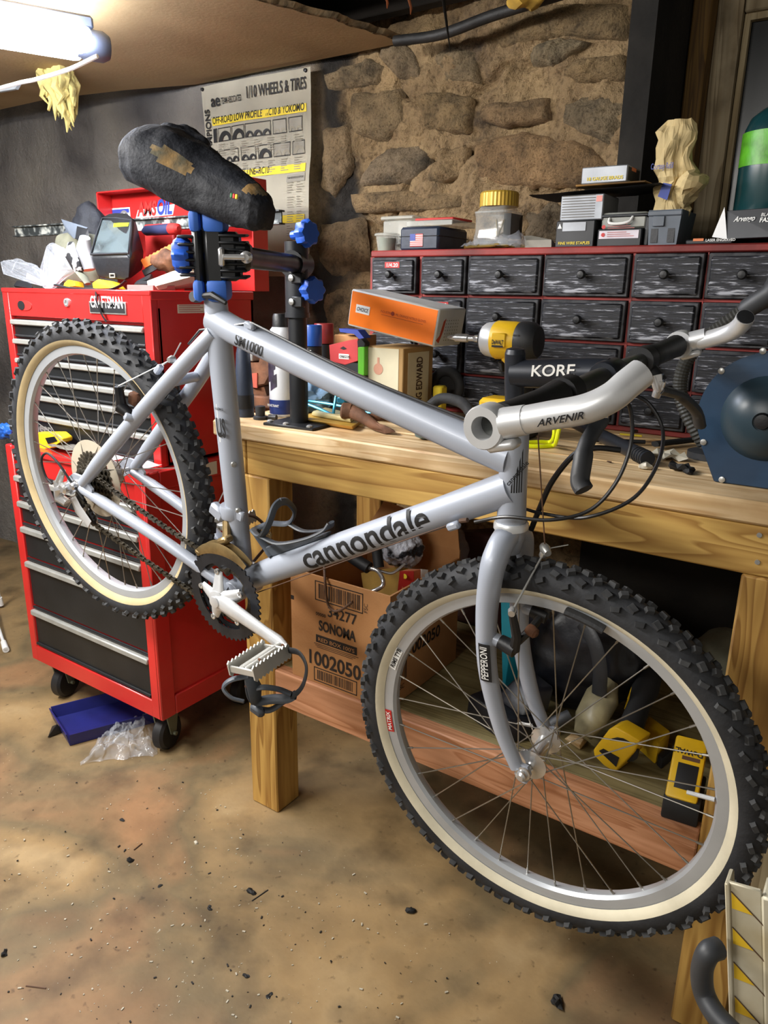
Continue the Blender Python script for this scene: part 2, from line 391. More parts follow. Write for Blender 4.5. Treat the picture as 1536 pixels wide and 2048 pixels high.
for i, (pl, c, dep) in enumerate(STONES):
    P = [aY(px, py, 1.965) for px, py in pl]; ce = sum(P, Vector()) / len(P); bm = B()
    nseg, nr = 48, 9
    def rad(th):
        d = Vector((math.cos(th), 0, math.sin(th))); best = 0.3
        for a, b in zip(P, P[1:] + P[:1]):
            ax, az, ex, ez = a.x - ce.x, a.z - ce.z, b.x - a.x, b.z - a.z
            det = d.x * -ez + d.z * ex
            if abs(det) < 1e-9: continue
            t = (ax * -ez + az * ex) / det; u = (d.x * az - d.z * ax) / det
            if -1e-6 <= u <= 1 + 1e-6 and t > 0: best = min(best, t)
        return best * (0.96 + 0.10 * fb((math.cos(th), math.sin(th), i), 2.2, i))
    rr = [rad(2 * PI * k / nseg) for k in range(nseg)]
    rings = []
    for j in range(1, nr + 1):
        s = j / nr; rg = []
        for k in range(nseg):
            th = 2 * PI * k / nseg; x = ce.x + math.cos(th) * rr[k] * s; z = ce.z + math.sin(th) * rr[k] * s
            d = dep * .32 * (1 - s ** 2.2) + fb((x, 0, z), 12, i + 3) * 0.014 + fb((x, 0, z), 34, i, 3) * 0.008
            rg.append(bm.verts.new((x, 1.972 - d - (0.012 * (1 - s ** 2) if s < 1 else -0.02), z)))
        rings.append(rg)
    cv = bm.verts.new((ce.x, 1.96 - dep * .32, ce.z))
    for k in range(nseg):
        bm.faces.new((cv, rings[0][k], rings[0][(k + 1) % nseg]))
        for j in range(nr - 1): bm.faces.new((rings[j][k], rings[j][(k + 1) % nseg], rings[j + 1][(k + 1) % nseg], rings[j + 1][k]))
    c = tuple(v * .42 + w * .58 for v, w in zip(c, (168, 142, 104))); mn = 'stone_%d' % i; stonemat(mn, c, tuple(v * 0.82 for v in c), tuple(v * 0.5 for v in c), 14)
    obj('stone', bm, mn, wall, ang=180)
# window recess on the right
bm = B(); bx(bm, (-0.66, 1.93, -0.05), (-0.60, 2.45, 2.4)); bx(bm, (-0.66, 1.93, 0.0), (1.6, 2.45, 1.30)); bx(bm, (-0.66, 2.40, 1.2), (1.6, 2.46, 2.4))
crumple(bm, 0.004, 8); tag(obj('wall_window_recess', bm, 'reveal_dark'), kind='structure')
w0 = aY(1389, 60, 2.24).x; w1 = aY(1427, 60, 2.24).x
ws = aY(1476, 100, 2.26).x - w1
win = obj('window_1', prism(B(), [(w1, 1.30), (w1 + ws, 1.30), (w1 + ws, 2.12), (w1, 2.12)], 0.05, T(0, 2.26, 0)), 'old_wood'); tag(win, kind='structure')
bm = B(); bx(bm, (w1 + ws + 0.002, 2.265, 1.98), (1.4, 2.30, 2.12), 0.004); obj('top_rail', bm, 'old_wood', win)
bm = B(); bx(bm, (w1 + ws + 0.002, 2.265, 1.30), (1.4, 2.30, 1.40), 0.004); obj('bottom_rail', bm, 'old_wood', win)
bm = B(); bx(bm, (w1 + ws + 0.002, 2.28, 1.40), (w1 + ws + 0.016, 2.30, 1.98)); bx(bm, (w1 + ws + 0.016, 2.28, 1.965), (1.4, 2.30, 1.98)); obj('glazing_bead', bm, 'grey_board', win)
bm = B(); bx(bm, (w1 + ws + 0.01, 2.305, 1.38), (1.4, 2.31, 2.0)); obj('pane', bm, 'glass_dark', win)
bm = B(); bx(bm, (w0, 2.20, 1.52), (w1, 2.26, 2.16), 0.004); tag(obj('trim_1', bm, 'dark_beam'), kind='structure')
bm = B(); bx(bm, (w0 + 0.01, 2.17, 2.13), (1.4, 2.26, 2.24), 0.004); tag(obj('trim_2', bm, 'dark_beam'), kind='structure')
# ceiling: torn drywall sheet on the left, dark joists above
edge = [(-1.287, 1.943), (-1.305, 1.86), (-1.33, 1.751), (-1.37, 1.62), (-1.426, 1.488), (-1.47, 1.36), (-1.54, 1.15), (-1.60, 0.9), (-1.72, 0.5), (-1.86, 0.0), (-2.0, -0.6)]
fine = []
for (a, b) in zip(edge, edge[1:]):
    for k in range(8):
        t = k / 8; x = a[0] + (b[0] - a[0]) * t; y = a[1] + (b[1] - a[1]) * t
        fine.append((x + fb((x, y, 0), 18, 4) * 0.016, y))
back = [(-3.9, -0.6), (-3.9, 1.80), (-2.75, 1.80), (-2.40, 1.865), (-2.12, 1.945)]
loop = fine + [edge[-1]] + back
bm = B(); lo = [bm.verts.new((x, y, 1.955)) for x, y in loop]; hi = [bm.verts.new((x + (0.012 if i < len(fine) else 0), y, 1.969)) for i, (x, y) in enumerate(loop)]
bm.faces.new(lo); bm.faces.new(hi[::-1])
for i in range(len(loop)):
    f = bm.faces.new((lo[i], lo[(i + 1) % len(loop)], hi[(i + 1) % len(loop)], hi[i])); f.material_index = 1
tag(obj('ceiling', bm, ['drywall', 'drywall_edge'], smooth=False), kind='structure')
bm = B()
for i in range(120):      # torn paper facing along the broken edge
    k = random.randrange(4, len(fine) - 40); x, y = fine[k]; s = random.uniform(0.004, 0.014)
    quad(bm, (x - 0.002, y, 1.956), (x + s, y + s * 0.6, 1.958), (x + s * 0.8, y - s, 1.953), (x - 0.002, y - s * 0.5, 1.956))
e = obj('torn_paper_edge', bm, 'drywall_edge'); e.parent = bpy.data.objects['ceiling']
bm = B(); bx(bm, (-4.2, -2.2, 2.30), (1.6, 2.5, 2.34)); tag(obj('ceiling_subfloor', bm, 'joist_dark'), kind='structure')
for i, y in enumerate((0.62, 1.06, 1.50, 1.90)):
    bm = B(); bx(bm, (-4.2, y, 2.02), (1.6, y + 0.042, 2.30), 0.003); tag(obj('trim_%d' % (3 + i), bm, 'joist_dark'), kind='structure')
bm = B(); bx(bm, (-3.9, -2.2, -0.02), (-3.85, 2.0, 2.34)); tag(obj('wall_left', bm, 'rubble_mortar'), kind='structure')
# things at the ceiling
mat('conduit', (38, 36, 34), 0.6, 0.1, 0.4, 20, 0.3)
a, b = aY(790, 82, 1.86), aY(1075, 8, 1.86)
bm = B(); tube(bm, bez([a, a.lerp(b, 0.35) - Vector((0, 0, 0.012)), a.lerp(b, 0.7), b + Vector((0.06, 0, 0.01))], 16), 0.013)
tag(obj('conduit_pipe', bm, 'conduit'), 'dark sagging conduit pipe running along the top of the stone wall', 'pipe')
bm = B(); p, q_ = aY(885, -14, 1.80), aY(901, 106, 1.80); tube(bm, [p, p.lerp(q_, 0.5), q_], [0.008, 0.006, 0.0008], 6, flat=0.4)
tag(obj('wood_splinter', bm, 'joist_dark'), 'thin dark splinter hanging from the joists before the stone wall', 'splinter')
mat('foam', (198, 158, 62), 0.9, 0, 0.3, 20, 0.4, 60)
bm = B(); bmesh.ops.create_icosphere(bm, subdivisions=3, radius=1, matrix=T(*aY(1052, -6, 1.80)) @ Matrix.Diagonal((0.055, 0.03, 0.022, 1))); crumple(bm, 0.02, 22, 2)
tag(obj('expanding_foam', bm, 'foam'), 'orange-yellow expanding foam blob at the top edge of the stone wall', 'foam')
mat('orange_scrap', (214, 128, 84), 0.8)
for i, (px, py, h) in enumerate(((770, 4, 26), (817, 14, 30))):
    p = aY(px, py - h * 0.6, 1.74); q_ = aY(px + 4, py + h * 0.5, 1.74); bm = B(); tube(bm, [p, p.lerp(q_, 0.6) + Vector((0.004, 0, 0)), q_], [0.008, 0.006, 0.002], 6, flat=0.3)
    tag(obj('paper_scrap', bm, 'orange_scrap'), ('orange paper scrap hanging under the dark joists, larger and further left', 'small tan paper scrap hanging under the dark joists, nearer the splinter')[i], 'scrap', 'scraps under the joists')
# fibreglass tuft
mat('fibreglass', (226, 208, 130), 0.95, 0, 0.2, 30, 0.6, 90)
c0 = aY(120, 185, 1.60); bm = B()
for k in range(46):
    x = random.uniform(-0.075, 0.075); L = 0.06 + 0.10 * max(0, 1 - abs(x - 0.02) / 0.09) * random.uniform(0.5, 1.1)
    p = c0 + Vector((x * 0.7, random.uniform(-0.03, 0.03), 0.075)); pts = [p]
    for j in range(1, 6): pts.append(p + Vector((fb((k, j, 0), 0.7, 3) * 0.025 + x * 0.12 * j / 5, fb((k, j, 5), 0.7, 4) * 0.02, -L * 1.25 * j / 5)))
    tube(bm, pts, [0.012, 0.016, 0.015, 0.012, 0.008, 0.001], 6)
crumple(bm, 0.008, 60, 4)
tag(obj('insulation_tuft', bm, 'fibreglass'), 'ragged yellow fibreglass insulation hanging below the ceiling beside the lamp', 'insulation')
# ceiling shop lamp
emis('tube_glow', (226, 236, 255), 40.0); mat('lamp_grey', (96, 102, 118), 0.5, 0.3); mat('white_cord', (232, 232, 230), 0.5, 0, 0.03)
e1 = aZ(188, 92, 1.86); e0 = aZ(-520, -30, 1.86); d = (e1 - e0).normalized(); L = (e1 - e0).length
lamp = thing('shop_lamp', 'glaring white tube shop lamp hung under the ceiling above the tool chest', 'lamp', mtx=frame(e0, d, (0, 0, 1)))
bm = B(); bx(bm, (0, -0.018, 0.03), (L, 0.018, 0.06), 0.006); obj('housing', bm, 'lamp_grey', lamp)
bm = B(); box(bm, (L / 2, 0, 0), (L - .03, .15, .05), None, .02, seg=3); obj('glow_tube', bm, 'tube_glow', lamp)
bm = B(); lathe(bm, [(0.028, -0.02), (0.034, 0.0), (0.034, 0.04), (0.026, 0.055)], (L - 0.02, 0, 0.0), (1, 0, 0), 16); obj('end_cap', bm, 'lamp_grey', lamp)
bm = B(); lathe(bm, [(0.028, -0.02), (0.034, 0.0), (0.034, 0.04), (0.026, 0.055)], (0.02, 0, 0.0), (-1, 0, 0), 16); obj('end_cap', bm, 'lamp_grey', lamp)
ends = [aZ(195, 112, 1.82), aZ(140, 138, 1.80), aZ(75, 158, 1.80), aZ(30, 168, 1.80), aZ(-30, 190, 1.80), aZ(-90, 240, 1.80)]
bm = B(); tube(bm, bez([inv(lamp, p) for p in ends], 30), 0.005, 8); obj('power_cord', bm, 'white_cord', lamp)
bm = B(); p = [aY(-30, 135, 1.62), aY(62, 122, 1.62), aY(30, 178, 1.62), aY(-40, 190, 1.62)]
f = [v + Vector((0, 0.012, 0)) for v in p]; bmesh.ops.convex_hull(bm, input=[bm.verts.new(v) for v in p + f])
mat('white_sheet', (214, 222, 228), 0.6)
tag(obj('foam_board_scrap', bm, 'white_sheet', smooth=False), 'pale scrap of rigid board hanging behind the lamp at the left edge', 'board')
# ================================================================ poster
pc = [aY(405, 172, 1.925), aY(622, 137, 1.925)]; pw = pc[1].x - pc[0].x
ptop = (pc[0].z + pc[1].z) / 2; pbot = aY(618, 553, 1.925).z; ph = ptop - pbot
poster = thing('poster', 'yellowed wheels and tires poster pinned to the wall behind the saddle', 'poster', mtx=T(pc[0].x, 1.922, pbot))
def curl(x, z): return fb((x * 3, 0, z * 3), 1.2, 6) * 0.010 - 0.02 * (1 - z / ph) * (x / pw) ** 2
bm = B(); vs = grid(bm, 24, 32, lambda s, t: (pw * s, curl(pw * s, ph * t), ph * t))
bmesh.ops.solidify(bm, geom=bm.faces[:], thickness=0.0015); obj('sheet', bm, 'paper', poster)
def pprint(bm, x0, z0, x1, z1, nx=6, e=0.0022):
    grid(bm, nx, 2, lambda s, t: (x0 + (x1 - x0) * s, curl(x0 + (x1 - x0) * s, z0 + (z1 - z0) * t) - e, z0 + (z1 - z0) * t))
u = pw
bm = B()
for z0, z1 in ((0.800, 0.838), (0.520, 0.560), (0.272, 0.312)): pprint(bm, 0.085 * u, z0 * ph, 0.965 * u, z1 * ph)
pprint(bm, 0.92 * u, 0.03 * ph, 0.965 * u, 0.055 * ph); obj('yellow_band', bm, 'yellow_print', poster)
def ptext(s, h, x, z, bold=0.02, x1=1.0, up=False, shear=0):
    M = T(x, 0, z) @ (Matrix.Rotation(-PI / 2, 4, 'Y') if up else Matrix.Identity(4))
    o = text(s, h, M, 'black_print', poster, bold=bold, shear=shear, fit=(x1 * ph - z) if up else (x1 * u - x))
    for v in o.data.vertices: v.co.y = curl(v.co.x, v.co.z) - 0.0032
ptext('1/10 WHEELS & TIRES', 0.034, 0.44 * u, 0.905 * ph, 0.02, 0.965)
ptext('TEAM ASSOCIATED', 0.019, 0.20 * u, 0.898 * ph, 0.015, 0.40); ptext('ae', 0.036, 0.095 * u, 0.893 * ph, 0.03, 0.19)
ptext('OFF-ROAD LOW PROFILE--RC10 & YOKOMO', 0.021, 0.09 * u, 0.808 * ph, 0.015, 0.95, shear=0.15)
ptext('FRONT LINE--RC10', 0.021, 0.26 * u, 0.53 * ph, 0.015, 0.63, shear=0.15); ptext('RC10 & RC10L', 0.02, 0.33 * u, 0.282 * ph, 0.015, 0.57, shear=0.15)
ptext('WORLD CHAMPIONS', 0.024, 0.07 * u, 0.42 * ph, 0.03, 0.885, up=True)
bm = B(); bg = B(); gl = B()
for row, (z0, z1) in enumerate(((0.715, 0.785), (0.605, 0.672))):
    xs_ = [(0.09, 0.13, 0), (0.14, 0.27, 1), (0.28, 0.41, 1), (0.42, 0.65, 3), (0.67, 0.79, 2), (0.81, 0.93, 2)] if row == 0 else [(0.09, 0.13, 0), (0.14, 0.345, 3), (0.37, 0.51, 2), (0.53, 0.65, 1), (0.67, 0.82, 2), (0.84, 0.95, 1)]
    for x0, x1, n in xs_:
        lw = 0.004
        for a in ((x0, z0, x1, z0 + lw), (x0, z1 - lw, x1, z1), (x0, z0, x0 + lw, z1), (x1 - lw, z0, x1, z1)): pprint(bm, a[0] * u, a[1] * ph, a[2] * u, a[3] * ph, 2)
        if n == 0: pprint(bm, x0 * u, z0 * ph, (x1 - 0.01) * u, z1 * ph, 2)
        elif x0 > 0.66: pprint(bg, (x0 + .006) * u, (z0 + .006) * ph, (x1 - .006) * u, (z1 - .006) * ph, 3, 0.0018)
        for k in range(n):
            cx = (x0 + (x1 - x0) * (k + 0.55) / n) * u; r = min((x1 - x0) * u / n * 0.48, (z1 - z0) * ph * 0.9); zb = z0 * ph + 0.002
            vv = []
            for tt in range(11):
                a = PI * tt / 10; vv.append(((cx + math.cos(a) * r, zb + math.sin(a) * r), (cx + r * .12 + math.cos(a) * r * 0.52, zb + math.sin(a) * r * 0.55)))
            for a, b in zip(vv, vv[1:]):
                tgt = bm if x0 < 0.66 else gl
                quad(tgt, *[(p[0], curl(*p) - 0.003, p[1]) for p in (a[0], b[0], b[1], a[1])])
    for k in range(7):
        xx = (0.14 + 0.12 * k)
        for j in range(6): pprint(gl, xx * u, (z0 - 0.016 - 0.011 * j) * ph, (xx + random.uniform(0.03, 0.07)) * u, (z0 - 0.012 - 0.011 * j) * ph, 1, 0.003)
for cx in (0.80, 0.89):
    for j in range(26):
        if j % 6 < 5: pprint(gl, cx * u, (0.47 - 0.012 * j) * ph, (cx + random.uniform(0.03, 0.07)) * u, (0.474 - 0.012 * j) * ph, 1, 0.003)
pprint(bg, 0.79 * u, 0.475 * ph, 0.965 * u, 0.512 * ph, 3)
mat('halftone', (150, 146, 134), 0.7); mat('fine_print', (150, 144, 128), 0.8)
obj('picture_print', bm, 'black_print', poster); tag(obj('grey_picture', bg, 'halftone', poster), kind='stuff'); tag(obj('fine_print', gl, 'fine_print', poster), kind='stuff')
ptext('TEAM ASSOCIATED RC10 OPTIONS', 0.006, 0.80 * u, 0.49 * ph, 0.01, 0.955)
for x in (0.02, 0.96):
    bm = B(); lathe(bm, [(0.006, 0), (0.005, 0.006), (0.001, 0.007)], (x * u, -0.001 + curl(x * u, ph), ph - 0.008), (0, -1, 0), 10); obj('push_pin', bm, 'dark_steel', poster)
# paint-flecked metal channel on the wall
def fleck():
    m = new('flecked_metal', (60, 62, 60), 0.6, 0.3); q = NT(m); tc = q.n('ShaderNodeTexCoord')
    n = q.n('ShaderNodeTexNoise', i_Scale=32, i_Detail=5); q.l(tc.outputs['Object'], n.inputs['Vector'])
    r = ramp(q, [(0.46, (56, 60, 60)), (0.54, (120, 124, 122)), (0.62, (198, 200, 192))]); q.l(n.outputs[0], r.inputs[0]); q.l(r.outputs[0], q.b.inputs['Base Color'])
fleck()
LVY = 1.588
a = aY(20, 430, LVY); b = aY(558, 449, LVY); z1 = (a.z + b.z) / 2; z0 = z1 - .036
lev = thing('spirit_level', 'long paint-flecked metal spirit level leaning level along the open chest lid', 'spirit level')
bm = B(); bx(bm, (a.x, LVY + .010, z0), (b.x, LVY + .014, z1)); bx(bm, (a.x, LVY, z1 - 0.004), (b.x, LVY + .024, z1)); bx(bm, (a.x, LVY, z0), (b.x, LVY + .024, z0 + 0.004)); obj('beam', bm, 'flecked_metal', lev, smooth=False)
mat('cream_plastic', (214, 200, 150), .5)
for px in (244, 388):
    x_ = aY(px, 450, LVY).x; bm = B(); annulus(bm, [(-.026, -.015), (.026, -.015), (.026, .015), (-.026, .015)], [(-.018, -.008), (.018, -.008), (.018, .008), (-.018, .008)], .006, T(x_, LVY + .005, (z0 + z1) / 2)); obj('hand_hold', bm, 'cream_plastic', lev, smooth=False)
# ================================================================ workbench
ZB = 1.009
bench = thing('workbench', 'long pine workbench with thick plank top, apron and lower shelf', 'workbench')
def part(name, a, b, m, bev=0.003, parent=bench): 
    bm = B(); bx(bm, a, b, bev); return obj(name, bm, m, parent)
yy = 1.195
for i, wd in enumerate((0.14, 0.14, 0.14, 0.14, 0.14)):
    part('top_plank', (-1.308 + (0.004 if i % 2 else 0), yy, ZB - 0.036), (0.75, yy + wd - 0.003, ZB), 'pine_new', 0.004); yy += wd
part('apron_end', (-1.236, 1.2, 0.893), (-1.208, 1.90, 0.972), 'pine_treated')
part('apron', (-1.206, 1.2, 0.893), (0.7, 1.238, 0.972), 'pine_treated')
part('leg', (-1.2325, 1.2, 0), (-1.141, 1.285, 0.892), 'pine_treated_v', 0.004)
x0 = aY(712, 1010, 1.68).x
part('leg', (x0, 1.68, 0), (x0 + 0.085, 1.77, 0.972), 'pine_treated_v', 0.004)
part('leg', (-0.156, 1.2, 0), (-0.067, 1.285, 0.892), 'pine_treated_v', 0.004)
part('leg', (-0.156, 1.80, 0), (-0.067, 1.885, 0.972), 'pine_treated_v', 0.004)
part('shelf_board', (-1.14, 1.236, 0.398), (-0.10, 1.92, 0.414), 'plywood_green', 0.001)
part('shelf_rail', (-1.139, 1.2, 0.322), (-0.157, 1.235, 0.415), 'pine_pink', 0.003)
part('shelf_rail', (-1.139, 1.88, 0.322), (-0.157, 1.915, 0.397), 'pine_pink', 0.003)
for px, py in ((1519, 1070), (1515, 1124)):
    bm = B(); p = aY(px, py, 1.2); lathe(bm, [(0.004, 0), (0.004, 0.002)], p, (0, -1, 0), 8); obj('screw_head', bm, 'steel', bench)
x0 = aY(1516, 1690, 1.10).x
bm = B(); bx(bm, (x0, 1.10, aY(1520, 1792, 1.10).z), (x0 + 0.14, 1.14, 0.80), 0.003)
tag(obj('upright_board', bm, 'grey_board'), 'weathered upright board at the right edge in front of the bench leg', 'board')
bm = B(); bx(bm, (-0.03, 1.05, 0), (0.11, 1.19, aY(1520, 1792, 1.10).z - 0.002)); tag(obj('support_block', bm, 'dark_plastic'), 'dark block under the weathered upright board at the right edge', 'block')
# ================================================================ red tool cabinet + chest
def paint(name, c, c2, rough=0.32):
    m = mat(name, c, rough, 0, 0, 5, 0.03, 60, c2, 0.35, 0.7, coat=0.3); return m
paint('red_paint', (206, 44, 42), (190, 34, 34)); mat('drawer_black', (30, 32, 34), 0.42, 0, 0.25, 6, 0.05, 200)
CX0, CX1, CY0, CY1, CZ0, CZ1 = -2.185, -1.552, 1.172, 1.60, 0.135, 0.845
cab = thing('tool_cabinet', 'red rolling tool cabinet with black drawers standing on casters', 'tool cabinet')
bm = B(); bx(bm, (CX0, CY0 + 0.012, CZ0), (CX1, CY1, CZ1), 0.004)
for a, b in (((CX0, CY0, CZ0), (CX0 + 0.035, CY0 + 0.02, CZ1)), ((CX1 - 0.035, CY0, CZ0), (CX1, CY0 + 0.02, CZ1)), ((CX0 + 0.03, CY0, CZ0), (CX1 - 0.03, CY0 + 0.02, CZ0 + 0.055)), ((CX0 + 0.03, CY0, CZ1 - 0.02), (CX1 - 0.03, CY0 + 0.02, CZ1)),
             ((CX1 - 0.002, CY0, CZ0), (CX1 + 0.008, CY0 + 0.05, CZ1)), ((CX1 - 0.002, CY1 - 0.05, CZ0), (CX1 + 0.008, CY1, CZ1)), ((CX1 - 0.002, CY0 + 0.05, CZ0), (CX1 + 0.008, CY1 - 0.05, CZ0 + 0.06)), ((CX1 - 0.002, CY0 + 0.05, CZ1 - 0.05), (CX1 + 0.008, CY1 - 0.05, CZ1)), ((CX1 - 0.1, CY0 - 0.004, CZ1 - 0.03), (CX1 + 0.008, CY0 + 0.02, CZ1 + 0.004))): bx(bm, a, b, 0.003)
obj('body', bm, 'red_paint', cab)
zs = [aY(0, 946, CY0).z, aY(8, 997, CY0).z, aY(17, 1048, CY0).z, aY(28, 1117, CY0).z, aY(43, 1213, CY0).z, CZ0 + 0.058]
for i in range(5):
    zt, zb = zs[i] + 0.010, zs[i + 1] + (0.022 if i < 4 else 0.0)
    bm = B(); bx(bm, (CX0 + 0.036, CY0 + 0.006, zb), (CX1 - 0.036, CY0 + 0.05, zt - 0.004), 0.003)
    tube(bm, [(CX0 + 0.037, CY0 + 0.008, zt + 0.004), (CX1 - 0.037, CY0 + 0.008, zt + 0.004)], 0.005, 8)
    dr = obj('drawer', bm, 'drawer_black', cab)
    bm = B(); bx(bm, (CX0 + 0.032, CY0 - 0.006, zt - 0.022), (CX1 - 0.034, CY0 + 0.012, zt - 0.004), 0.003); obj('pull_trim', bm, 'trim_grey', dr)
    if i == 4:
        bm = B(); tube(bm, [(CX0 + 0.037, CY0 + 0.004, zb + 0.006), (CX1 - 0.037, CY0 + 0.004, zb + 0.006)], 0.005, 8); obj('rolled_edge', bm, 'drawer_black', dr)
mat('caster_green', (120, 124, 104), 0.5, 0.3, 0.2); mat('caster_wheel', (30, 30, 32), 0.5, 0, 0.3, 20)
for cx, cy in ((CX0 + 0.075, CY0 + 0.06), (CX1 - 0.055, CY0 + 0.06), (CX0 + 0.075, CY1 - 0.06), (CX1 - 0.055, CY1 - 0.06)):
    bm = B(); R = 0.052
    lathe(bm, [(0.018, -0.019), (0.044, -0.019), (R, -0.012), (R, 0.012), (0.044, 0.019), (0.018, 0.019)], (cx, cy, R), (1, 0.25, 0), 28)
    ca = obj('caster_wheel', bm, 'caster_wheel', cab)
    bm = B()
    for s in (-1, 1): prism(bm, [(-0.03, 0.018), (0.03, 0.018), (0.012, -0.06), (-0.012, -0.06)], 0.004, T(cx, cy, CZ0 - 0.022) @ rz(0.24) @ rz(PI / 2) @ T(0, s * 0.024 - 0.002, 0))
    box(bm, (cx, cy, CZ0 - 0.003), (0.075, 0.075, 0.006)); tube(bm, [(cx - 0.034, cy - 0.008, R), (cx + 0.034, cy + 0.008, R)], 0.006, 8)
    obj('fork', bm, 'caster_green', ca)
bm = B(); p = aX(423, 937, CX1 + 0.009); bx(bm, (CX1 + 0.0085, p.y - 0.02, p.z - 0.018), (CX1 + 0.0095, p.y + 0.02, p.z + 0.018)); obj('side_sticker', bm, 'paper', cab)
# upper chest
HX0, HX1, HY0, HY1, HZ0, HZ1 = -2.236, -1.567, 1.25, 1.61, CZ1 + 0.001, 1.293
chest = thing('tool_chest', 'red top tool chest with open lid and slim black drawers', 'tool chest')
bm = B()
for a, b in (((HX0, HY0 + 0.016, HZ0), (HX1, HY0 + 0.03, HZ1 - 0.04)), ((HX0, HY1 - 0.012, HZ0), (HX1, HY1, HZ1)), ((HX0, HY0 + 0.02, HZ0), (HX0 + 0.012, HY1, HZ1)), ((HX1 - 0.012, HY0 + 0.02, HZ0), (HX1, HY1, HZ1)), ((HX0, HY0 + 0.02, HZ0), (HX1, HY1, HZ0 + 0.012)), ((HX0 + 0.012, HY0 + 0.03, HZ1 - 0.010), (HX1 - 0.012, HY1 - 0.012, HZ1 - 0.005)),
             ((HX0, HY0, HZ0), (HX0 + 0.032, HY0 + 0.022, HZ1)), ((HX1 - 0.032, HY0, HZ0), (HX1, HY0 + 0.022, HZ1)), ((HX0 + 0.03, HY0, HZ1 - 0.078), (HX1 - 0.03, HY0 + 0.018, HZ1)), ((HX0, HY0 - 0.002, HZ1 - 0.012), (HX1 + 0.002, HY0 + 0.01, HZ1 + 0.001)), ((HX1 - 0.004, HY0, HZ1 - 0.022), (HX1 + 0.003, HY1, HZ1 + 0.001))): bx(bm, a, b, 0.002)
obj('body', bm, 'red_paint', chest)
zs = [aY(30, 643, HY0).z, aY(38, 682, HY0).z, aY(100, 727, HY0).z, aY(90, 763, HY0).z, aY(70, 794, HY0).z, aY(66, 833, HY0).z, HZ0 + 0.006]
for i in range(6):
    zt, zb = zs[i] + 0.008, zs[i + 1] + (0.010 if i < 5 else 0)
    bm = B(); bx(bm, (HX0 + 0.034, HY0 + 0.006, zb), (HX1 - 0.034, HY0 + 0.05, zt), 0.002); dr = obj('drawer', bm, 'drawer_black', chest)
    bm = B(); bx(bm, (HX0 + 0.032, HY0 - 0.006, zt - 0.017), (HX1 - 0.033, HY0 + 0.008, zt - 0.002), 0.003); obj('pull_trim', bm, 'trim_grey', dr)
    bm = B(); tube(bm, [(HX0 + 0.036, HY0 + 0.005, zb + 0.006), (HX1 - 0.036, HY0 + 0.005, zb + 0.006)], 0.003, 6); obj('drawer_lip', bm, 'dark_plastic', dr)
mat('dim_grey_print', (120, 122, 122), 0.5)
p = aY(72, 862, HY0); text('Jeep', 0.027, T(p.x, HY0 + 0.005, p.z), 'dim_grey_print', chest, bold=0.05, xs=1.25)
# badge, lock, oval
pa, pb = aY(180, 602, HY0), aY(255, 630, HY0); bm = B(); bx(bm, (pa.x, HY0 - 0.004, pb.z), (pb.x, HY0 + 0.001, pa.z), 0.001); bd = obj('badge_frame', bm, 'steel', chest)
bm = B(); bx(bm, (pa.x + 0.004, HY0 - 0.005, pb.z + 0.004), (pb.x - 0.004, HY0 - 0.0038, pa.z - 0.004)); obj('badge_plate', bm, 'black_print', bd)
text('CRAFTSMAN', 0.030, T(pa.x + 0.009, HY0 - 0.0052, pb.z + 0.016), 'white_print', bd, bold=0.02, fit=pb.x - pa.x - .018)
bm = B(); lathe(bm, [(0.012, 0), (0.011, 0.005), (0.006, 0.006), (0.006, 0.002)], aY(135, 605, HY0), (0, -1, 0), 18); obj('lock', bm, 'chrome', chest)
bm = B(); c = aY(50, 611, HY0)
prism(bm, [(math.cos(k * PI / 12) * 0.036, math.sin(k * PI / 12) * 0.014) for k in range(24)], 0.002, T(c.x, HY0 - 0.002, c.z)); ov = obj('oval_badge', bm, 'red_print', chest)
bm = B(); prism(bm, [(math.cos(k * PI / 8) * 0.018, math.sin(k * PI / 8) * 0.013) for k in range(16)], 0.001, T(c.x - 0.016, HY0 - 0.003, c.z)); obj('badge_insert', bm, 'black_print', ov)
def sticker(parent, a, b, m, name='sticker'):
    bm = B(); bx(bm, a, b); return obj(name, bm, m, parent)
p0 = aX(357, 618, HX1 + 0.004); p1 = aX(413, 610, HX1 + 0.004)
s_ = sticker(chest, (HX1 + 0.0001, p0.y, p0.z - 0.011), (HX1 + 0.0012, p1.y, p0.z + 0.011), 'paper')
mat('pink_print', (190, 120, 116), 0.7); bm = B()
for k in range(4): bx(bm, (HX1 + 0.0013, p0.y + 0.004, p0.z - 0.008 + 0.005 * k), (HX1 + 0.0015, p1.y - 0.01 * (1 + k % 2), p0.z - 0.006 + 0.005 * k))
obj('sticker_print', bm, 'pink_print', s_)
# open lid
LY = 1.615; LT = aY(150, 388, LY).z
LX0, LX1 = HX0 - 0.02, HX1 + 0.003
bm = B(); bx(bm, (LX0, LY + 0.055, HZ1 + 0.002), (LX1, LY + 0.06, LT), 0.001); bx(bm, (LX0, LY - 0.0, LT - 0.005), (LX1, LY + 0.06, LT), 0.001); bx(bm, (LX0, LY - 0.0, HZ1 + 0.06), (LX0 + 0.005, LY + 0.06, LT), 0.001); bx(bm, (LX1 - 0.005, LY - 0.0, HZ1 + 0.002), (LX1, LY + 0.06, LT), 0.001)
bx(bm, (LX0 + 0.33, LY + 0.02, LT - 0.03), (LX0 + 0.345, LY + 0.05, LT - 0.005)); lid = obj('lid', bm, 'red_paint', chest)
SY = LY + 0.0548
def lidpt(px, py): return aY(px, py, SY)
a, b = lidpt(212, 418), lidpt(262, 446); s_ = sticker(lid, (a.x, SY - 0.001, b.z), (b.x, SY, a.z), 'white_paper')
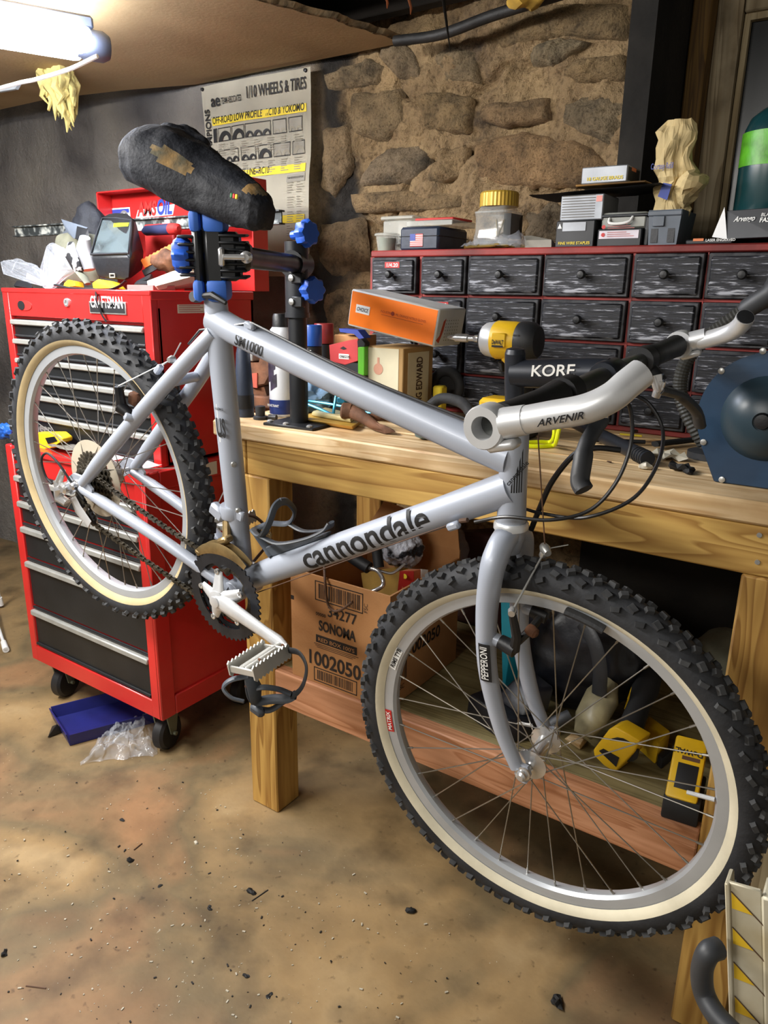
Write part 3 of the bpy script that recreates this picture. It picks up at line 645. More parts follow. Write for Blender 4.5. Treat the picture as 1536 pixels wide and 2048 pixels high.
bm = B(); bx(bm, (a.x + 0.004, SY - 0.0016, a.z - 0.016), (b.x - 0.004, SY - 0.0008, a.z - 0.004)); obj('sticker_band', bm, 'blue_print', s_)
bm = B(); annulus(bm, [(math.cos(k * PI / 12) * 0.022, math.sin(k * PI / 12) * 0.022) for k in range(24)], [(math.cos(k * PI / 12) * 0.014, math.sin(k * PI / 12) * 0.014) for k in range(24)], 0.0008, T(b.x - 0.03, SY - 0.0018, (a.z + b.z) / 2 - 0.006)); obj('sticker_ring', bm, 'dim_grey_print', s_)
a, b = lidpt(272, 437), lidpt(350, 408)
bm = B(); prism(bm, [(0, 0), (b.x - a.x - 0.012, 0.004), (b.x - a.x, b.z - a.z), (0.014, b.z - a.z - 0.01)], 0.001, T(a.x, SY - 0.001, a.z)); s_ = obj('sticker', bm, 'white_paper', lid)
text('AMS', 0.042, T(a.x + 0.012, SY - 0.0016, a.z + 0.007), 'red_print', s_, bold=0.05, shear=0.25, fit=(b.x - a.x) * .50); text('OIL', 0.044, T(a.x + 0.010 + (b.x - a.x) * .50, SY - 0.0016, a.z + 0.008), 'blue_print', s_, bold=0.05, shear=0.2, fit=(b.x - a.x) * .38)
mat('green_print', (40, 120, 60), 0.55); c = lidpt(402, 420)
bm = B(); prism(bm, [(math.cos(k * PI / 12) * 0.05, math.sin(k * PI / 12) * 0.026) for k in range(24)], 0.001, T(c.x, SY - 0.001, c.z)); s_ = obj('sticker', bm, 'white_paper', lid)
bm = B(); prism(bm, [(math.cos(k * PI / 12) * 0.045, math.sin(k * PI / 12) * 0.022) for k in range(24)], 0.001, T(c.x, SY - 0.0018, c.z)); obj('sticker_oval', bm, 'green_print', s_)
# ================================================================ black many-drawer cabinet on the bench
def worn():
    m = new('worn_black', (26, 28, 34), 0.5); q = NT(m); tc = q.n('ShaderNodeTexCoord'); mp = q.n('ShaderNodeMapping'); mp.inputs['Scale'].default_value = (0.28, 1, 3.6); q.l(tc.outputs['Object'], mp.inputs[0])
    n = q.n('ShaderNodeTexNoise', i_Scale=70, i_Detail=6, i_Roughness=0.65); q.l(mp.outputs[0], n.inputs['Vector'])
    n2 = q.n('ShaderNodeTexNoise', i_Scale=7, i_Detail=3); q.l(tc.outputs['Object'], n2.inputs['Vector'])
    ad = q.n('ShaderNodeMath', operation='MULTIPLY_ADD', i_1=0.45, i_2=0.0); q.l(n2.outputs[0], ad.inputs[0]); q.l(n.outputs[0], ad.inputs[2])
    r = ramp(q, [(0.70, (15, 16, 22)), (0.79, (32, 34, 44)), (0.86, (168, 170, 178))]); q.l(ad.outputs[0], r.inputs[0]); q.l(r.outputs[0], q.b.inputs['Base Color'])
    bp = q.n('ShaderNodeBump', i_Strength=0.6, i_Distance=0.004); q.l(n.outputs[0], bp.inputs['Height']); q.l(bp.outputs[0], q.b.inputs['Normal'])
    e = mat('worn_edge', (70, 70, 73), 0.7, 0, 0.6, 30, 0.4, 90, (24, 25, 29))
worn(); mat('red_wash', (150, 44, 38), 0.6, 0, 0.3, 8, 0.15, 60)
DY = 1.656; DTOP = 1.40
drw = thing('drawer_cabinet', 'wide red wooden cabinet of many worn black drawers on the bench', 'drawer cabinet')
gx = [(745, 833), (842, 931), (936, 1081), (1086, 1257), (1266, 1405), (1412, 1566), (1574, 1700)]
cols = [(aY(a, 560, DY - 0.01).x, aY(b, 560, DY - 0.01).x) for a, b in gx]
rows = [(1.296, 1.382), (1.203, 1.288), (1.110, 1.195), (1.024, 1.102)]
xL, xR = cols[0][0] - 0.014, cols[-1][1] + 0.014
bm = B(); bx(bm, (xL, DY, DTOP - 0.016), (xR, 1.885, DTOP), 0.003); bx(bm, (xL, DY, ZB + 0.001), (xR, 1.885, ZB + 0.013), 0.002); bx(bm, (xL, DY, ZB + 0.013), (xL + 0.012, 1.885, DTOP - 0.016)); bx(bm, (xR - 0.012, DY, ZB + 0.013), (xR, 1.885, DTOP - 0.016)); bx(bm, (xL, 1.87, ZB + 0.013), (xR, 1.884, DTOP - 0.016))
for (a, b), (c, d) in zip(cols, cols[1:]): bx(bm, (b + 0.002, DY, ZB + 0.013), (c - 0.002, 1.87, DTOP - 0.016))
for (a, b), (c, d) in zip(rows, rows[1:]): bx(bm, (xL + 0.012, DY + 0.001, d + 0.001), (xR - 0.012, 1.86, a - 0.001))
obj('carcass', bm, 'red_wash', drw)
KN = None
for j, (z0, z1) in enumerate(rows):
    for i, (x0, x1) in enumerate(cols):
        w_, h_ = (x1 - x0) / 2, (z1 - z0) / 2; bm = B()
        j1 = random.uniform(-.003, .003)
        bx(bm, (-w_, 0, -h_), (w_, 0.02, h_), 0.002, mi=1); prism(bm, [(-w_ + 0.006, -h_ + 0.006), (w_ - 0.006, -h_ + 0.006), (w_ - 0.006, h_ - 0.006), (-w_ + 0.006, h_ - 0.006)], 0.008, T(0, -0.006, 0), bev=0.003)
        dr = obj('drawer', bm, ['worn_black', 'worn_edge'], drw); dr.location = (x0 + w_, DY - 0.012 + j1, (z0 + z1) / 2)
        if KN is None:
            bm = B(); lathe(bm, [(0.004, 0), (0.0045, 0.008), (0.009, 0.012), (0.010, 0.018), (0.007, 0.023), (0.001, 0.024)], (0, 0, 0), (0, -1, 0), 14); kn = obj('knob', bm, 'black_plastic', dr); KN = kn
        else:
            kn = KN.copy(); COL.objects.link(kn); kn.parent = dr
        kn.location = (0, -0.006, 0.002)
        if j == 0 and i == 0 or j == 1 and i == 1:
            bm = B(); bx(bm, (-0.022, -0.0068, 0.018), (0.022, -0.0058, 0.032)); lb = obj('label_tape', bm, 'red_print', dr)
            text('1/4.20' if j == 0 else '1/2.13', 0.009, T(-0.018, -0.007, 0.0205), 'white_print', lb, bold=0.02, fit=.036)
# ================================================================ bicycle (local axes: x forward, y left, z up; right side faces the camera)
BA = Vector((-1.400, 0.962, 0.905)); Bn = Vector((0.00869333, -0.99615677, -0.08715574)); Bu = Vector((0.95766182, 0.0333761, -0.28595431)); Bw = Vector((0.28776424, -0.08097983, 0.95427145))
BMX = Matrix((Bu, -Bn, Bw)).transposed().to_4x4(); BMX.translation = BA
def bk(px, py, off=0.0):
    d = ray(px, py); o = BA + Bn * off; h = CAM + d * ((o - CAM).dot(Bn) / d.dot(Bn)) - BA
    return Vector((h.dot(Bu), -off, h.dot(Bw)))
def L(x, z, off=0.0): return Vector((x, -off, z))
mat('frame_silver', (168, 175, 188), 0.40, 0.15, 0.05, 5, 0.02, 300, coat=0.15)
mat('rim_silver', (190, 195, 200), 0.36, 0.4, 0.06, 8); mat('tan_wall', (192, 172, 130), 0.8, 0, 0.1, 12, 0.1); mat('cream_wall', (222, 214, 188), 0.8, 0, 0.08, 12, 0.1)
mat('tyre_black', (46, 48, 52), 0.72, 0, 0.35, 14, 0.2, 120, (30, 31, 34)); mat('knob_grey', (66, 67, 68), 0.85, 0, 0.4, 18, 0.2, 90, (40, 41, 43))
mat('spoke_steel', (176, 172, 164), 0.28, 0.9, 0.12, 10); mat('chain_steel', (104, 98, 86), 0.45, 0.8, 0.3, 60)
mat('ring_black', (58, 60, 66), 0.4, 0.6, 0.2, 30); mat('bronze', (168, 144, 100), 0.4, 0.7, 0.25, 30)
mat('black_cloth', (18, 21, 29), 0.72, 0, 0.35, 9, 0.4, 160, (34, 39, 50), 0.5, 0.85); mat('torn_foam', (150, 118, 70), 0.9, 0, 0.4, 30, 0.5, 80, (86, 82, 66))
mat('grip_black', (24, 25, 28), 0.6, 0, 0.2, 40); mat('bar_grey', (84, 86, 84), 0.38, 0.6, 0.15, 20); mat('lever_grey', (52, 54, 57), 0.5, 0, 0.15, 30); mat('stem_black', (40, 44, 52), 0.38, 0.3, 0.2, 14)
mat('protector', (196, 186, 166), 0.35, 0, 0.1, 10, alpha=0.75); mat('pedal_white', (206, 206, 200), 0.4, 0.5, 0.1); mat('clip_grey', (72, 78, 86), 0.5, 0, 0.2, 20); mat('strap_brown', (96, 66, 44), 0.7, 0, 0.3, 20)
bike = thing('bicycle', 'silver mountain bike with knobby tyres clamped nose-down in the repair stand', 'bicycle', mtx=BMX)
# ---- frame
bm = B()
tube(bm, [L(.272, .497), L(.30, .40), L(.36, .19), L(.405, .033), L(.429, -.05)], [.0195, .0225, .0220, .0205, .0195], 20)
tube(bm, [L(.277, .446), L(.33, .441), L(.60, .437), L(.82, .438), L(.872, .442)], [.024, .0238, .0238, .024, .026], 20)
tube(bm, [L(.43, -.03), L(.50, .038), L(.80, .318), L(.888, .402)], [.0235, .0245, .0245, .026], 20)
tube(bm, [L(.857, .502), L(.868, .466), L(.89, .39), L(.902, .348)], [.0205, .0205, .0205, .0215], 20)
lathe(bm, [(.021, -.036), (.023, -.034), (.023, .034), (.021, .036)], L(.425, -.05), (0, 1, 0), 20)
lathe(bm, [(.0235, 0), (.0235, .012)], L(.274, .487), L(-.287, 1), 20)
for s in (-1, 1):
    tube(bm, bez([L(.012, -.004, .067 * s), L(.10, -.006, .063 * s), L(.24, -.012, .055 * s), L(.33, -.026, .044 * s), L(.415, -.046, .028 * s)], 16), [.010] * 3 + [.0125] * 14, 12)
    tube(bm, bez([L(.018, .012, .067 * s), L(.09, .122, .060 * s), L(.19, .268, .047 * s), L(.262, .376, .028 * s), L(.292, .425, .012 * s)], 16), [.0115] * 2 + [.0145] * 15, 12)
    prism(bm, [(-.035, -.020), (-.02, -.034), (.0, -.014), (.05, -.016), (.05, .012), (.02, .028), (-.012, .022), (-.03, .004)], .006, T(0, -.067 * s - .003, 0))
    lathe(bm, [(.0085, 0), (.0085, .022), (.006, .024)], L(.158, .216, .054 * s), (-.5, -s, .3), 10)
tube(bm, bez([L(.205, .302, -.045), L(.222, .312, -.02), L(.222, .312, .02), L(.205, .302, .045)], 10), .0095, 10)
fr = obj('frame', bm, 'frame_silver', bike, ang=50)
# frame fittings
def cablestop(p, dirx, up): 
    bm = B(); box(bm, (0, 0, .004), (.022, .012, .012), frame(p, dirx, up), .003); return obj('cable_stop', bm, 'frame_silver', fr)
ddt = L(.388, .372).normalized(); dn = Vector((-ddt.z, 0, ddt.x))
for x in (.372, .846): cablestop(L(x, .462, .012), (1, 0, 0), (0, 0, 1))
cablestop(L(.185, .318, .03), L(.55, .8), L(-.8, .55)); cablestop(bk(905, 1047, .03), ddt, -dn)
for z in (.205, .118):
    bm = B(); x = .294 + (.42 - z) * .287; lathe(bm, [(.006, 0), (.005, .004), (.002, .005)], L(x + .017, z, .012), L(.85, .2, .5), 10); obj('bottle_boss', bm, 'steel', fr)
def wraptext(s, h, o, d, R, bold=.0, xs=1.0, m='black_print', shear=0, tilt=0):
    """lettering wrapped on a tube: o on the axis, d along the tube; faces the right side"""
    d = Vector(d).normalized(); up = Vector((-d.z, 0, d.x)); up = Matrix.Rotation(tilt, 3, d) @ up
    Mx = frame(o, d, up) @ T(0, -R, 0)
    return text(s, h, Mx, m, fr, 'decal', bold=bold, xs=xs, wrap=(R + .0006, h * .42), shear=shear)
o1 = bk(612, 1098, 0); dtd = L(.455, .432).normalized(); base = L(.43, -.03); k1 = (o1 - base).dot(dtd); k2 = (bk(862, 1030, 0) - base).dot(dtd)
wraptext('cannondale', .047, base + dtd * (k1 + .004), dtd, .0245, bold=.02, xs=(k2 - k1) / .285)
k1 = bk(487, 690, 0).x; wraptext('SM1000', .020, L(k1, .4375), (1, 0, 0), .0238, bold=.03, xs=.72, shear=.1)
dst = L(.294 - .383, .42 - .11).normalized()
Ms = frame(L(.342, .252), L(1, .28), (-.28, 0, 1)) @ T(-.004, -.0225, 0)
bm = B(); grid(bm, 6, 4, lambda s, t: Ms @ Vector(((s * .022 + .002), .0222 * (1 - math.cos((s * 1.1 + .1))), t * .07 - .012))); obj('decal_patch', bm, 'white_paper', fr)
text('US', .034, Ms @ T(-.001, -.0012, .0), 'black_print', fr, 'decal', bold=.05, xs=.42); text('HANDMADE', .005, Ms @ T(.0, -.0012, .048), 'black_print', fr, 'decal', bold=.02, xs=.55)
hd = L(.857 - .902, .502 - .348).normalized(); Mh = frame(L(.8775, .43), L(.96, .28), hd)
bm = B()
for k in range(5):
    a0 = .35 + k * .17
    for (a, b) in ((a0, a0 + .085),):
        R = .0213; z0, z1 = -.032, -.032 + .010 + k * .012
        quad(bm, *[Mh @ Vector((R * math.sin(t), -R * math.cos(t), z)) for t, z in ((a, z0), (b, z0), (b, z1 + .006), (a, z1))])
obj('decal_stripes', bm, 'black_print', fr, smooth=False)
text('cannondale', .007, Mh @ T(.004, -.0205, -.022) @ rz(.45) @ Matrix.Rotation(-.9, 4, 'Y'), 'black_print', fr, 'decal', bold=.02)
# ---- fork
bm = B()
tube(bm, [L(.900, .352), L(.905, .330), L(.909, .305)], [.0200, .0225, .0200], 16)
for s in (-1, 1):
    path = bez([L(.905, .334, .008 * s), L(.908, .320, .034 * s), L(.915, .288, .053 * s), L(.932, .218, .058 * s), L(.961, .135, .058 * s), L(1.010, .052, .056 * s), L(1.054, .000, .055 * s)], 36)
    n = len(path); tube(bm, path, [.019 - .0085 * max(0, (i / n - .25) / .75) for i in range(n)], 16)
    prism(bm, [(-.014, .014), (.004, .018), (.013, .006), (.013, -.012), (.003, -.016), (-.010, -.008)], .006, T(1.065, -.055 * s - .003, -.004))
    tube(bm, [L(.948, .192, .056 * s), L(.975, .196, .056 * s)], [.011, .009], 10)
fork = obj('fork', bm, 'frame_silver', bike, ang=60)
bm = B(); lathe(bm, [(.022, -.007), (.0255, -.005), (.0255, .002), (.023, .006)], L(.9025, .346), hd, 24); obj('headset_cup', bm, 'alu', fork)
fp = L(.944, .188, .058); Mf = frame(fp + L(0, 0, .0175), L(.93, .36), L(-.36, .93))
bm = B(); grid(bm, 4, 6, lambda s, t: Mf @ Vector((s * .019 - .008, .0006 * (s - .5) ** 2 * 10, -.062 + .062 * t))); dc = obj('decal_patch', bm, 'black_print', fork)
text('PEPPERONI', .012, Mf @ T(.007, -.0012, -.058) @ Matrix.Rotation(-PI / 2, 4, 'Y'), 'white_print', fork, 'decal', bold=.01, fit=.054)
# ---- wheels
def wheel(name, c, yaw, wallm, hubo, flr, n=32, phase=0.0):
    M0 = T(*c) @ rz(yaw)
    bm = B(); prof = [(.2620, -.005), (.2655, -.0115), (.2750, -.0128), (.2858, -.0128), (.2858, .0128), (.2750, .0128), (.2655, .0115), (.2620, .005), (.2620, -.005)]
    lathe(bm, prof, (0, 0, 0), (0, 1, 0), 96, caps=False); w = obj(name, bm, 'rim_silver', bike, ang=50); w.matrix_local = M0
    bm = B(); sec = []
    for k in range(25):
        ph = math.radians(-148 + 296 * k / 24); sec.append((.3035 + .0258 * math.cos(ph), .0258 * math.sin(ph), abs(math.degrees(ph))))
    NS = 120; rings = []
    for i in range(NS):
        a = 2 * PI * i / NS; rings.append([bm.verts.new((r * math.cos(a), y, r * math.sin(a))) for r, y, _ in sec])
    for i in range(NS):
        for k in range(24):
            f = bm.faces.new((rings[i][k], rings[i][k + 1], rings[(i + 1) % NS][k + 1], rings[(i + 1) % NS][k])); f.material_index = 1 if (sec[k][2] + sec[k + 1][2]) / 2 > 107 else 0
    obj('tyre', bm, ['tyre_black', wallm], w, ang=180)
    bm = B(); NK = 54
    for i in range(NK):
        for row, (ph, da, sz, tw) in enumerate(((-66, .0, (.015, .010, .009), .3), (-38, .5, (.015, .012, .008), -.5), (-13, .0, (.014, .012, .0075), .5), (13, .5, (.014, .012, .0075), -.5), (38, .0, (.015, .012, .008), .5), (66, .5, (.015, .010, .009), -.3))):
            a = 2 * PI * (i + da) / NK; p = math.radians(ph); R = .3035 + .0258 * math.cos(p); y = .0258 * math.sin(p)
            nrm = Vector((math.cos(p) * math.cos(a), math.sin(p), math.cos(p) * math.sin(a))); tg = Vector((-math.sin(a), 0, math.cos(a)))
            o = Vector((R * math.cos(a), y, R * math.sin(a))) + nrm * .0022
            Mk = frame(o, tg, nrm) @ rz(tw)
            t = bmesh.new(); hx, hy, hz = sz[0] / 2, sz[1] / 2, sz[2] / 2
            b0 = [t.verts.new(v) for v in ((-hx, -hy, -hz), (hx, -hy * .6, -hz), (hx * .8, hy, -hz), (-hx, hy * .7, -hz))]; b1 = [t.verts.new(v) for v in ((-hx * .8, -hy * .8, hz), (hx * .8, -hy * .5, hz), (hx * .62, hy * .8, hz), (-hx * .8, hy * .5, hz))]
            t.faces.new(b1)
            for q in range(4): t.faces.new((b0[q], b0[(q + 1) % 4], b1[(q + 1) % 4], b1[q]))
            merge(bm, t, Mk)
    tag(obj('tread_knobs', bm, 'knob_grey', w, smooth=False), kind='stuff')
    bm = B(); lathe(bm, [(.006, -hubo - .004), (.010, -hubo), (flr + .004, -hubo + .002), (flr + .004, -hubo + .0055), (.013, -hubo + .010), (.0115, 0), (.013, hubo - .010), (flr + .004, hubo - .0055), (flr + .004, hubo - .002), (.010, hubo), (.006, hubo + .004)], (0, 0, 0), (0, 1, 0), 28)
    tube(bm, [(0, -.062, 0), (0, .062, 0)], .005, 10); h = obj('hub', bm, 'chrome', w)
    for k in range(n):
        side = 1 if k % 2 else -1; lead = 1 if (k // 2) % 2 else -1; a = 2 * PI * k / n + phase; b = a + lead * 1.12
        p0 = Vector((math.cos(b) * flr, side * (hubo - .004 + .0015 * lead), math.sin(b) * flr)); p1 = Vector((math.cos(a) * .263, side * .002, math.sin(a) * .263))
        bm = B(); e = p0.lerp(p1, .955); tube(bm, [p0, e], .00105, 6); tube(bm, [e, p1 + (p1 - p0) * .004], .0019, 6); obj('spoke', bm, 'spoke_steel', w)
    return w
fw = wheel('front_wheel', (1.067, 0, 0), math.radians(2.0), 'cream_wall', .037, .0215, 32, .05)
rw = wheel('rear_wheel', (0, 0, 0), math.radians(-1.5), 'tan_wall', .033, .0225, 32, .12)
for s in (-1, 1):
    bm = B(); lathe(bm, [(.012, 0), (.012, .003), (.0085, .004), (.0085, .011), (.005, .014)], L(1.067, 0, .0585 * s), (0, -s, 0), 12); obj('axle_nut', bm, 'chrome', fork)
    bm = B(); lathe(bm, [(.012, 0), (.012, .003), (.0085, .004), (.0085, .011), (.005, .014)], L(0, 0, .070 * s), (0, -s, 0), 12); obj('axle_nut', bm, 'chrome', fr)
def rimlabel(s, ang, m, tm, ln):
    R = .2752; Mx = Matrix.Rotation(0, 4, 'Y'); bm = B()
    def pt(t, v, e=.0133): a = ang + t * ln / R; return Vector(((R + v) * math.cos(a), -e, (R + v) * math.sin(a)))
    grid(bm, 6, 1, lambda a, b: pt(a, -.0065 + .015 * b)); o = obj('rim_label', bm, m, fw)
    c = pt(.5, 0, .0138); x = Vector((-math.sin(ang + .5 * ln / R), 0, math.cos(ang + .5 * ln / R))) * -1
    text(s, .008, frame(c - x * ln * .42, x, x.cross(Vector((0, 1, 0)))) @ T(0, 0, -.004), tm, fw, 'rim_print', bold=.03, xs=.95)
def wang(px, py): v = bk(px, py, .013); return math.atan2(v.z, v.x - 1.067)
rimlabel('MATRIX', wang(800, 1420) , 'red_print', 'white_print', .045)
rimlabel('RIMS TYB', wang(793, 1332) - .16, 'white_print', 'black_print', .045)
# valve
a = wang(1405, 1605); bm = B(); tube(bm, [fw.matrix_local.inverted() @ L(1.067 + .262 * math.cos(a), .262 * math.sin(a)), fw.matrix_local.inverted() @ L(1.067 + .225 * math.cos(a), .225 * math.sin(a))], [.0035, .003], 8); obj('valve', bm, 'alu', fw)
# ---- cassette
bm = B()
for i in range(7):
    r = .062 - .0062 * i; N = 28 - 3 * i; off = .026 + .0042 * i; poly = []
    for k in range(N * 4): a = 2 * PI * k / (N * 4); poly.append(((r if k % 4 < 2 else r - .005) * math.cos(a), (r if k % 4 < 2 else r - .005) * math.sin(a)))
    prism(bm, poly, .0018, T(0, -off, 0))
lathe(bm, [(.014, 0), (.016, .006), (.010, .008)], L(0, 0, .052), (0, -1, 0), 16)
obj('cassette', bm, 'chain_steel', rw)
bm = B(); lathe(bm, [(.02, 0), (.084, .001), (.086, .003), (.084, .0035), (.02, .003)], L(0, 0, .020), (0, -1, 0), 40, caps=False); obj('spoke_protector', bm, 'protector', rw)
# ---- drivetrain
BBX = L(.425, -.05)
ca_ = math.atan2(.008, .171)
def toothring(r, N, rin, off, tabs=5, tabr=.008, th=.003, t0=0.0):
    outer, inner = [], []
    for k in range(N * 4):
        a = 2 * PI * k / (N * 4); rr = r if k % 4 in (0, 1) else r - .0048; outer.append((rr * math.cos(a), rr * math.sin(a)))
        d = abs(((a - t0) / (2 * PI / tabs) + .5) % 1 - .5) * 2; ri = rin - tabr * max(0, 1 - d / .32) ** .5; inner.append((ri * math.cos(a), ri * math.sin(a)))
    return annulus(B(), outer, inner, th, T(BBX.x, -off, BBX.z))
sp0 = ca_ + PI / 5
cr = None
bm = B(); lathe(bm, [(.021, 0), (.020, .014), (.012, .017)], BBX + L(0, 0, .058), (0, -1, 0), 20)
for k in range(5):
    a = sp0 + 2 * PI * k / 5; p0 = BBX + L(.010 * math.cos(a), .010 * math.sin(a), .066); p1 = BBX + L(.053 * math.cos(a), .053 * math.sin(a), .054)
    tube(bm, [p0, p0.lerp(p1, .5), p1], [.016, .0125, .0090], 10, flat=.5, up=(0, 1, 0))
e = BBX + L(.171 * math.cos(ca_), .171 * math.sin(ca_), .078); d0 = BBX + L(0, 0, .066)
tube(bm, [d0 - (e - d0) * .05, d0, d0.lerp(e, .3), d0.lerp(e, .75), d0.lerp(e, .96), d0.lerp(e, 1.06)], [.013, .0195, .0158, .0130, .0145, .009], 14, flat=.62, up=(0, 1, 0))
crank = obj('crank_arm', bm, 'alu', bike, ang=50)
obj('chainring', toothring(.0935, 46, .069, .052, t0=sp0), 'ring_black', crank, smooth=False); obj('chainring', toothring(.0765, 38, .062, .044, t0=sp0), 'ring_black', crank, smooth=False); obj('chainring', toothring(.0575, 28, .046, .036, t0=sp0, tabr=.01), 'chain_steel', crank, smooth=False)
for k in range(5):
    a = sp0 + 2 * PI * k / 5; bm = B(); lathe(bm, [(.0058, 0), (.0058, .004), (.003, .0045), (.003, .002)], BBX + L(.0555 * math.cos(a), .0555 * math.sin(a), .0565), (0, -1, 0), 12); obj('chainring_bolt', bm, 'chrome', crank)
bm = B(); lathe(bm, [(.0115, 0), (.0115, .003), (.008, .004)], BBX + L(0, 0, .0765), (0, -1, 0), 16); obj('crank_cap', bm, 'alu', crank)
bm = B(); e2 = BBX + L(-.171 * math.cos(ca_), -.171 * math.sin(ca_) + .02, -.078); d0 = BBX + L(0, 0, -.05)
tube(bm, [d0, d0.lerp(e2, .3), d0.lerp(e2, .95), d0.lerp(e2, 1.05)], [.018, .0155, .0135, .009], 14, flat=.62, up=(0, 1, 0)); lc = obj('crank_arm', bm, 'alu', bike, ang=50)
# pedals
def pedal(c, s, parent_bike):
    bm = B(); yo = -s
    def pp(x, z, o): return Vector((c.x + x, c.y + yo * o, c.z + z))
    tube(bm, [pp(0, 0, 0), pp(0, 0, .095)], .0075, 10)
    tl = -.45; cx, sx = math.cos(tl), math.sin(tl)
    for q in (-1, 1):
        top = [(.008 + .0046 * k, .015 if k % 2 else .0105) for k in range(21)]; poly = top + [(o, -h) for o, h in top[::-1]]
        Mq = Matrix.Rotation(tl, 4, 'Y') @ rz(-PI / 2 * s); prism(bm, poly, .003, T(*pp(q * .030 * cx, -q * .030 * sx, 0)) @ Mq)
    for o in (.012, .096):
        Mx = Matrix.Rotation(tl, 4, 'Y'); box(bm, (0, 0, 0), (.062, .004, .014), T(*pp(0, 0, o)) @ Mx, .002)
    box(bm, (0, 0, 0), (.022, .08, .012), T(*pp(0, 0, .054)) @ Matrix.Rotation(tl, 4, 'Y'), .003)
    return obj('pedal', bm, 'pedal_white', parent_bike)
pd = pedal(e + L(0, 0, .006), 1, bike); pdl = pedal(e2 + L(0, 0, -.006), -1, bike)
# toe clip and strap on the near pedal
bm = B(); q = [bk(497, 1350, .15), bk(500, 1385, .155), bk(512, 1402, .15), bk(545, 1398, .13), bk(575, 1397, .12), bk(590, 1390, .115)]
tube(bm, bez(q, 24), [.012, .014, .012, .011, .012, .010] + [.010] * 30, 10, flat=.4) if False else tube(bm, bez(q, 24), .0095, 10, flat=.5)
tube(bm, bez([bk(500, 1385, .155), bk(522, 1375, .15), bk(555, 1378, .13), bk(582, 1388, .118)], 18), .0075, 8, flat=.5)
tube(bm, bez([bk(497, 1352, .16), bk(462, 1360, .18), bk(447, 1376, .19), bk(462, 1395, .19), bk(488, 1403, .18)], 20), .006, 8, flat=.6)
tube(bm, [bk(497, 1345, .155), bk(510, 1378, .155), bk(512, 1402, .152)], [.012, .016, .012], 10, flat=.5)
box(bm, (0, 0, 0), (.030, .016, .018), T(*bk(515, 1420, .15)), .005); obj('toe_clip', bm, 'clip_grey', pd)
bm = B(); tube(bm, bez([bk(575, 1300, .095), bk(598, 1306, .10), bk(612, 1330, .11), bk(610, 1358, .115), bk(598, 1382, .118), bk(572, 1400, .122), bk(540, 1420, .14), bk(512, 1416, .15)], 40), .0062, 8, flat=.35, up=(0, 1, 0)); obj('toe_strap', bm, 'grip_black', pd)
for p in (bk(566, 1291, .092), bk(519, 1320, .145), bk(493, 1373, .16)):
    bm = B(); lathe(bm, [(.004, 0), (.003, .002)], p, (0, -1, 0), 10); obj('rivet', bm, 'rust', pd)
bm = B(); tube(bm, bez([bk(497, 1030, -.04), bk(512, 1035, -.05), bk(530, 1052, -.06), bk(541, 1078, -.065), bk(536, 1090, -.065)], 18), .005, 8, flat=.5); tube(bm, bez([bk(538, 1066, -.065), bk(540, 1085, -.065), bk(528, 1098, -.06), bk(508, 1122, -.05)], 14), .006, 8, flat=.4)
obj('toe_strap', bm, 'strap_brown', pdl)
bm = B(); box(bm, (0, 0, 0), (.013, .008, .026), T(*bk(538, 1076, -.062)), .003); obj('strap_buckle', bm, 'bronze', pdl)
# chain
up_, lo_ = [L(.052, .030, .052), L(.12, .022, .049), L(.24, .012, .044), L(.385, .004, .037)], [L(.030, -.082, .055), L(.12, -.09, .051), L(.28, -.100, .042), L(.405, -.104, .037)]
path = [L(.028, -.072, .055), L(.02, -.05, .055), L(-.014, -.038, .055), L(-.022, -.02, .053), L(-.024, .005, .052), L(-.012, .024, .052), L(.012, .030, .052)] + bez(up_, 20) + [BBX + L(.0565 * math.cos(a), .0565 * math.sin(a), .037) for a in [PI / 2 - .25 * k for k in range(1, 12)]] + bez(lo_[::-1], 20)
bm = B(); acc = 0.0; k = 0; seg = .0127; pts = [path[0]]; rem = seg
for a, b in zip(path, path[1:] + path[:1]):
    d = b - a; l = d.length; t = rem
    while t <= l: pts.append(a + d * (t / l)); t += seg
    rem = t - l
for i, (a, b) in enumerate(zip(pts, pts[1:])):
    m_ = (a + b) / 2; x = b - a
    if x.length < 1e-5: continue
    Mx = frame(m_, x, (0, 1, 0)); w_ = .0034 if i % 2 else .0022
    for s in (-1, 1):
        box(bm, (0, 0, s * w_), (.0165, .0050, .0011), Mx)
        for e_ in (-1, 1): box(bm, (e_ * .0060, 0, s * w_), (.0068, .0080, .0011), Mx)
    tube(bm, [Mx @ Vector((-.00635, 0, -.0042)), Mx @ Vector((-.00635, 0, .0042))], .0033, 6)
tag(obj('chain', bm, 'chain_steel', bike, smooth=False), kind='stuff')
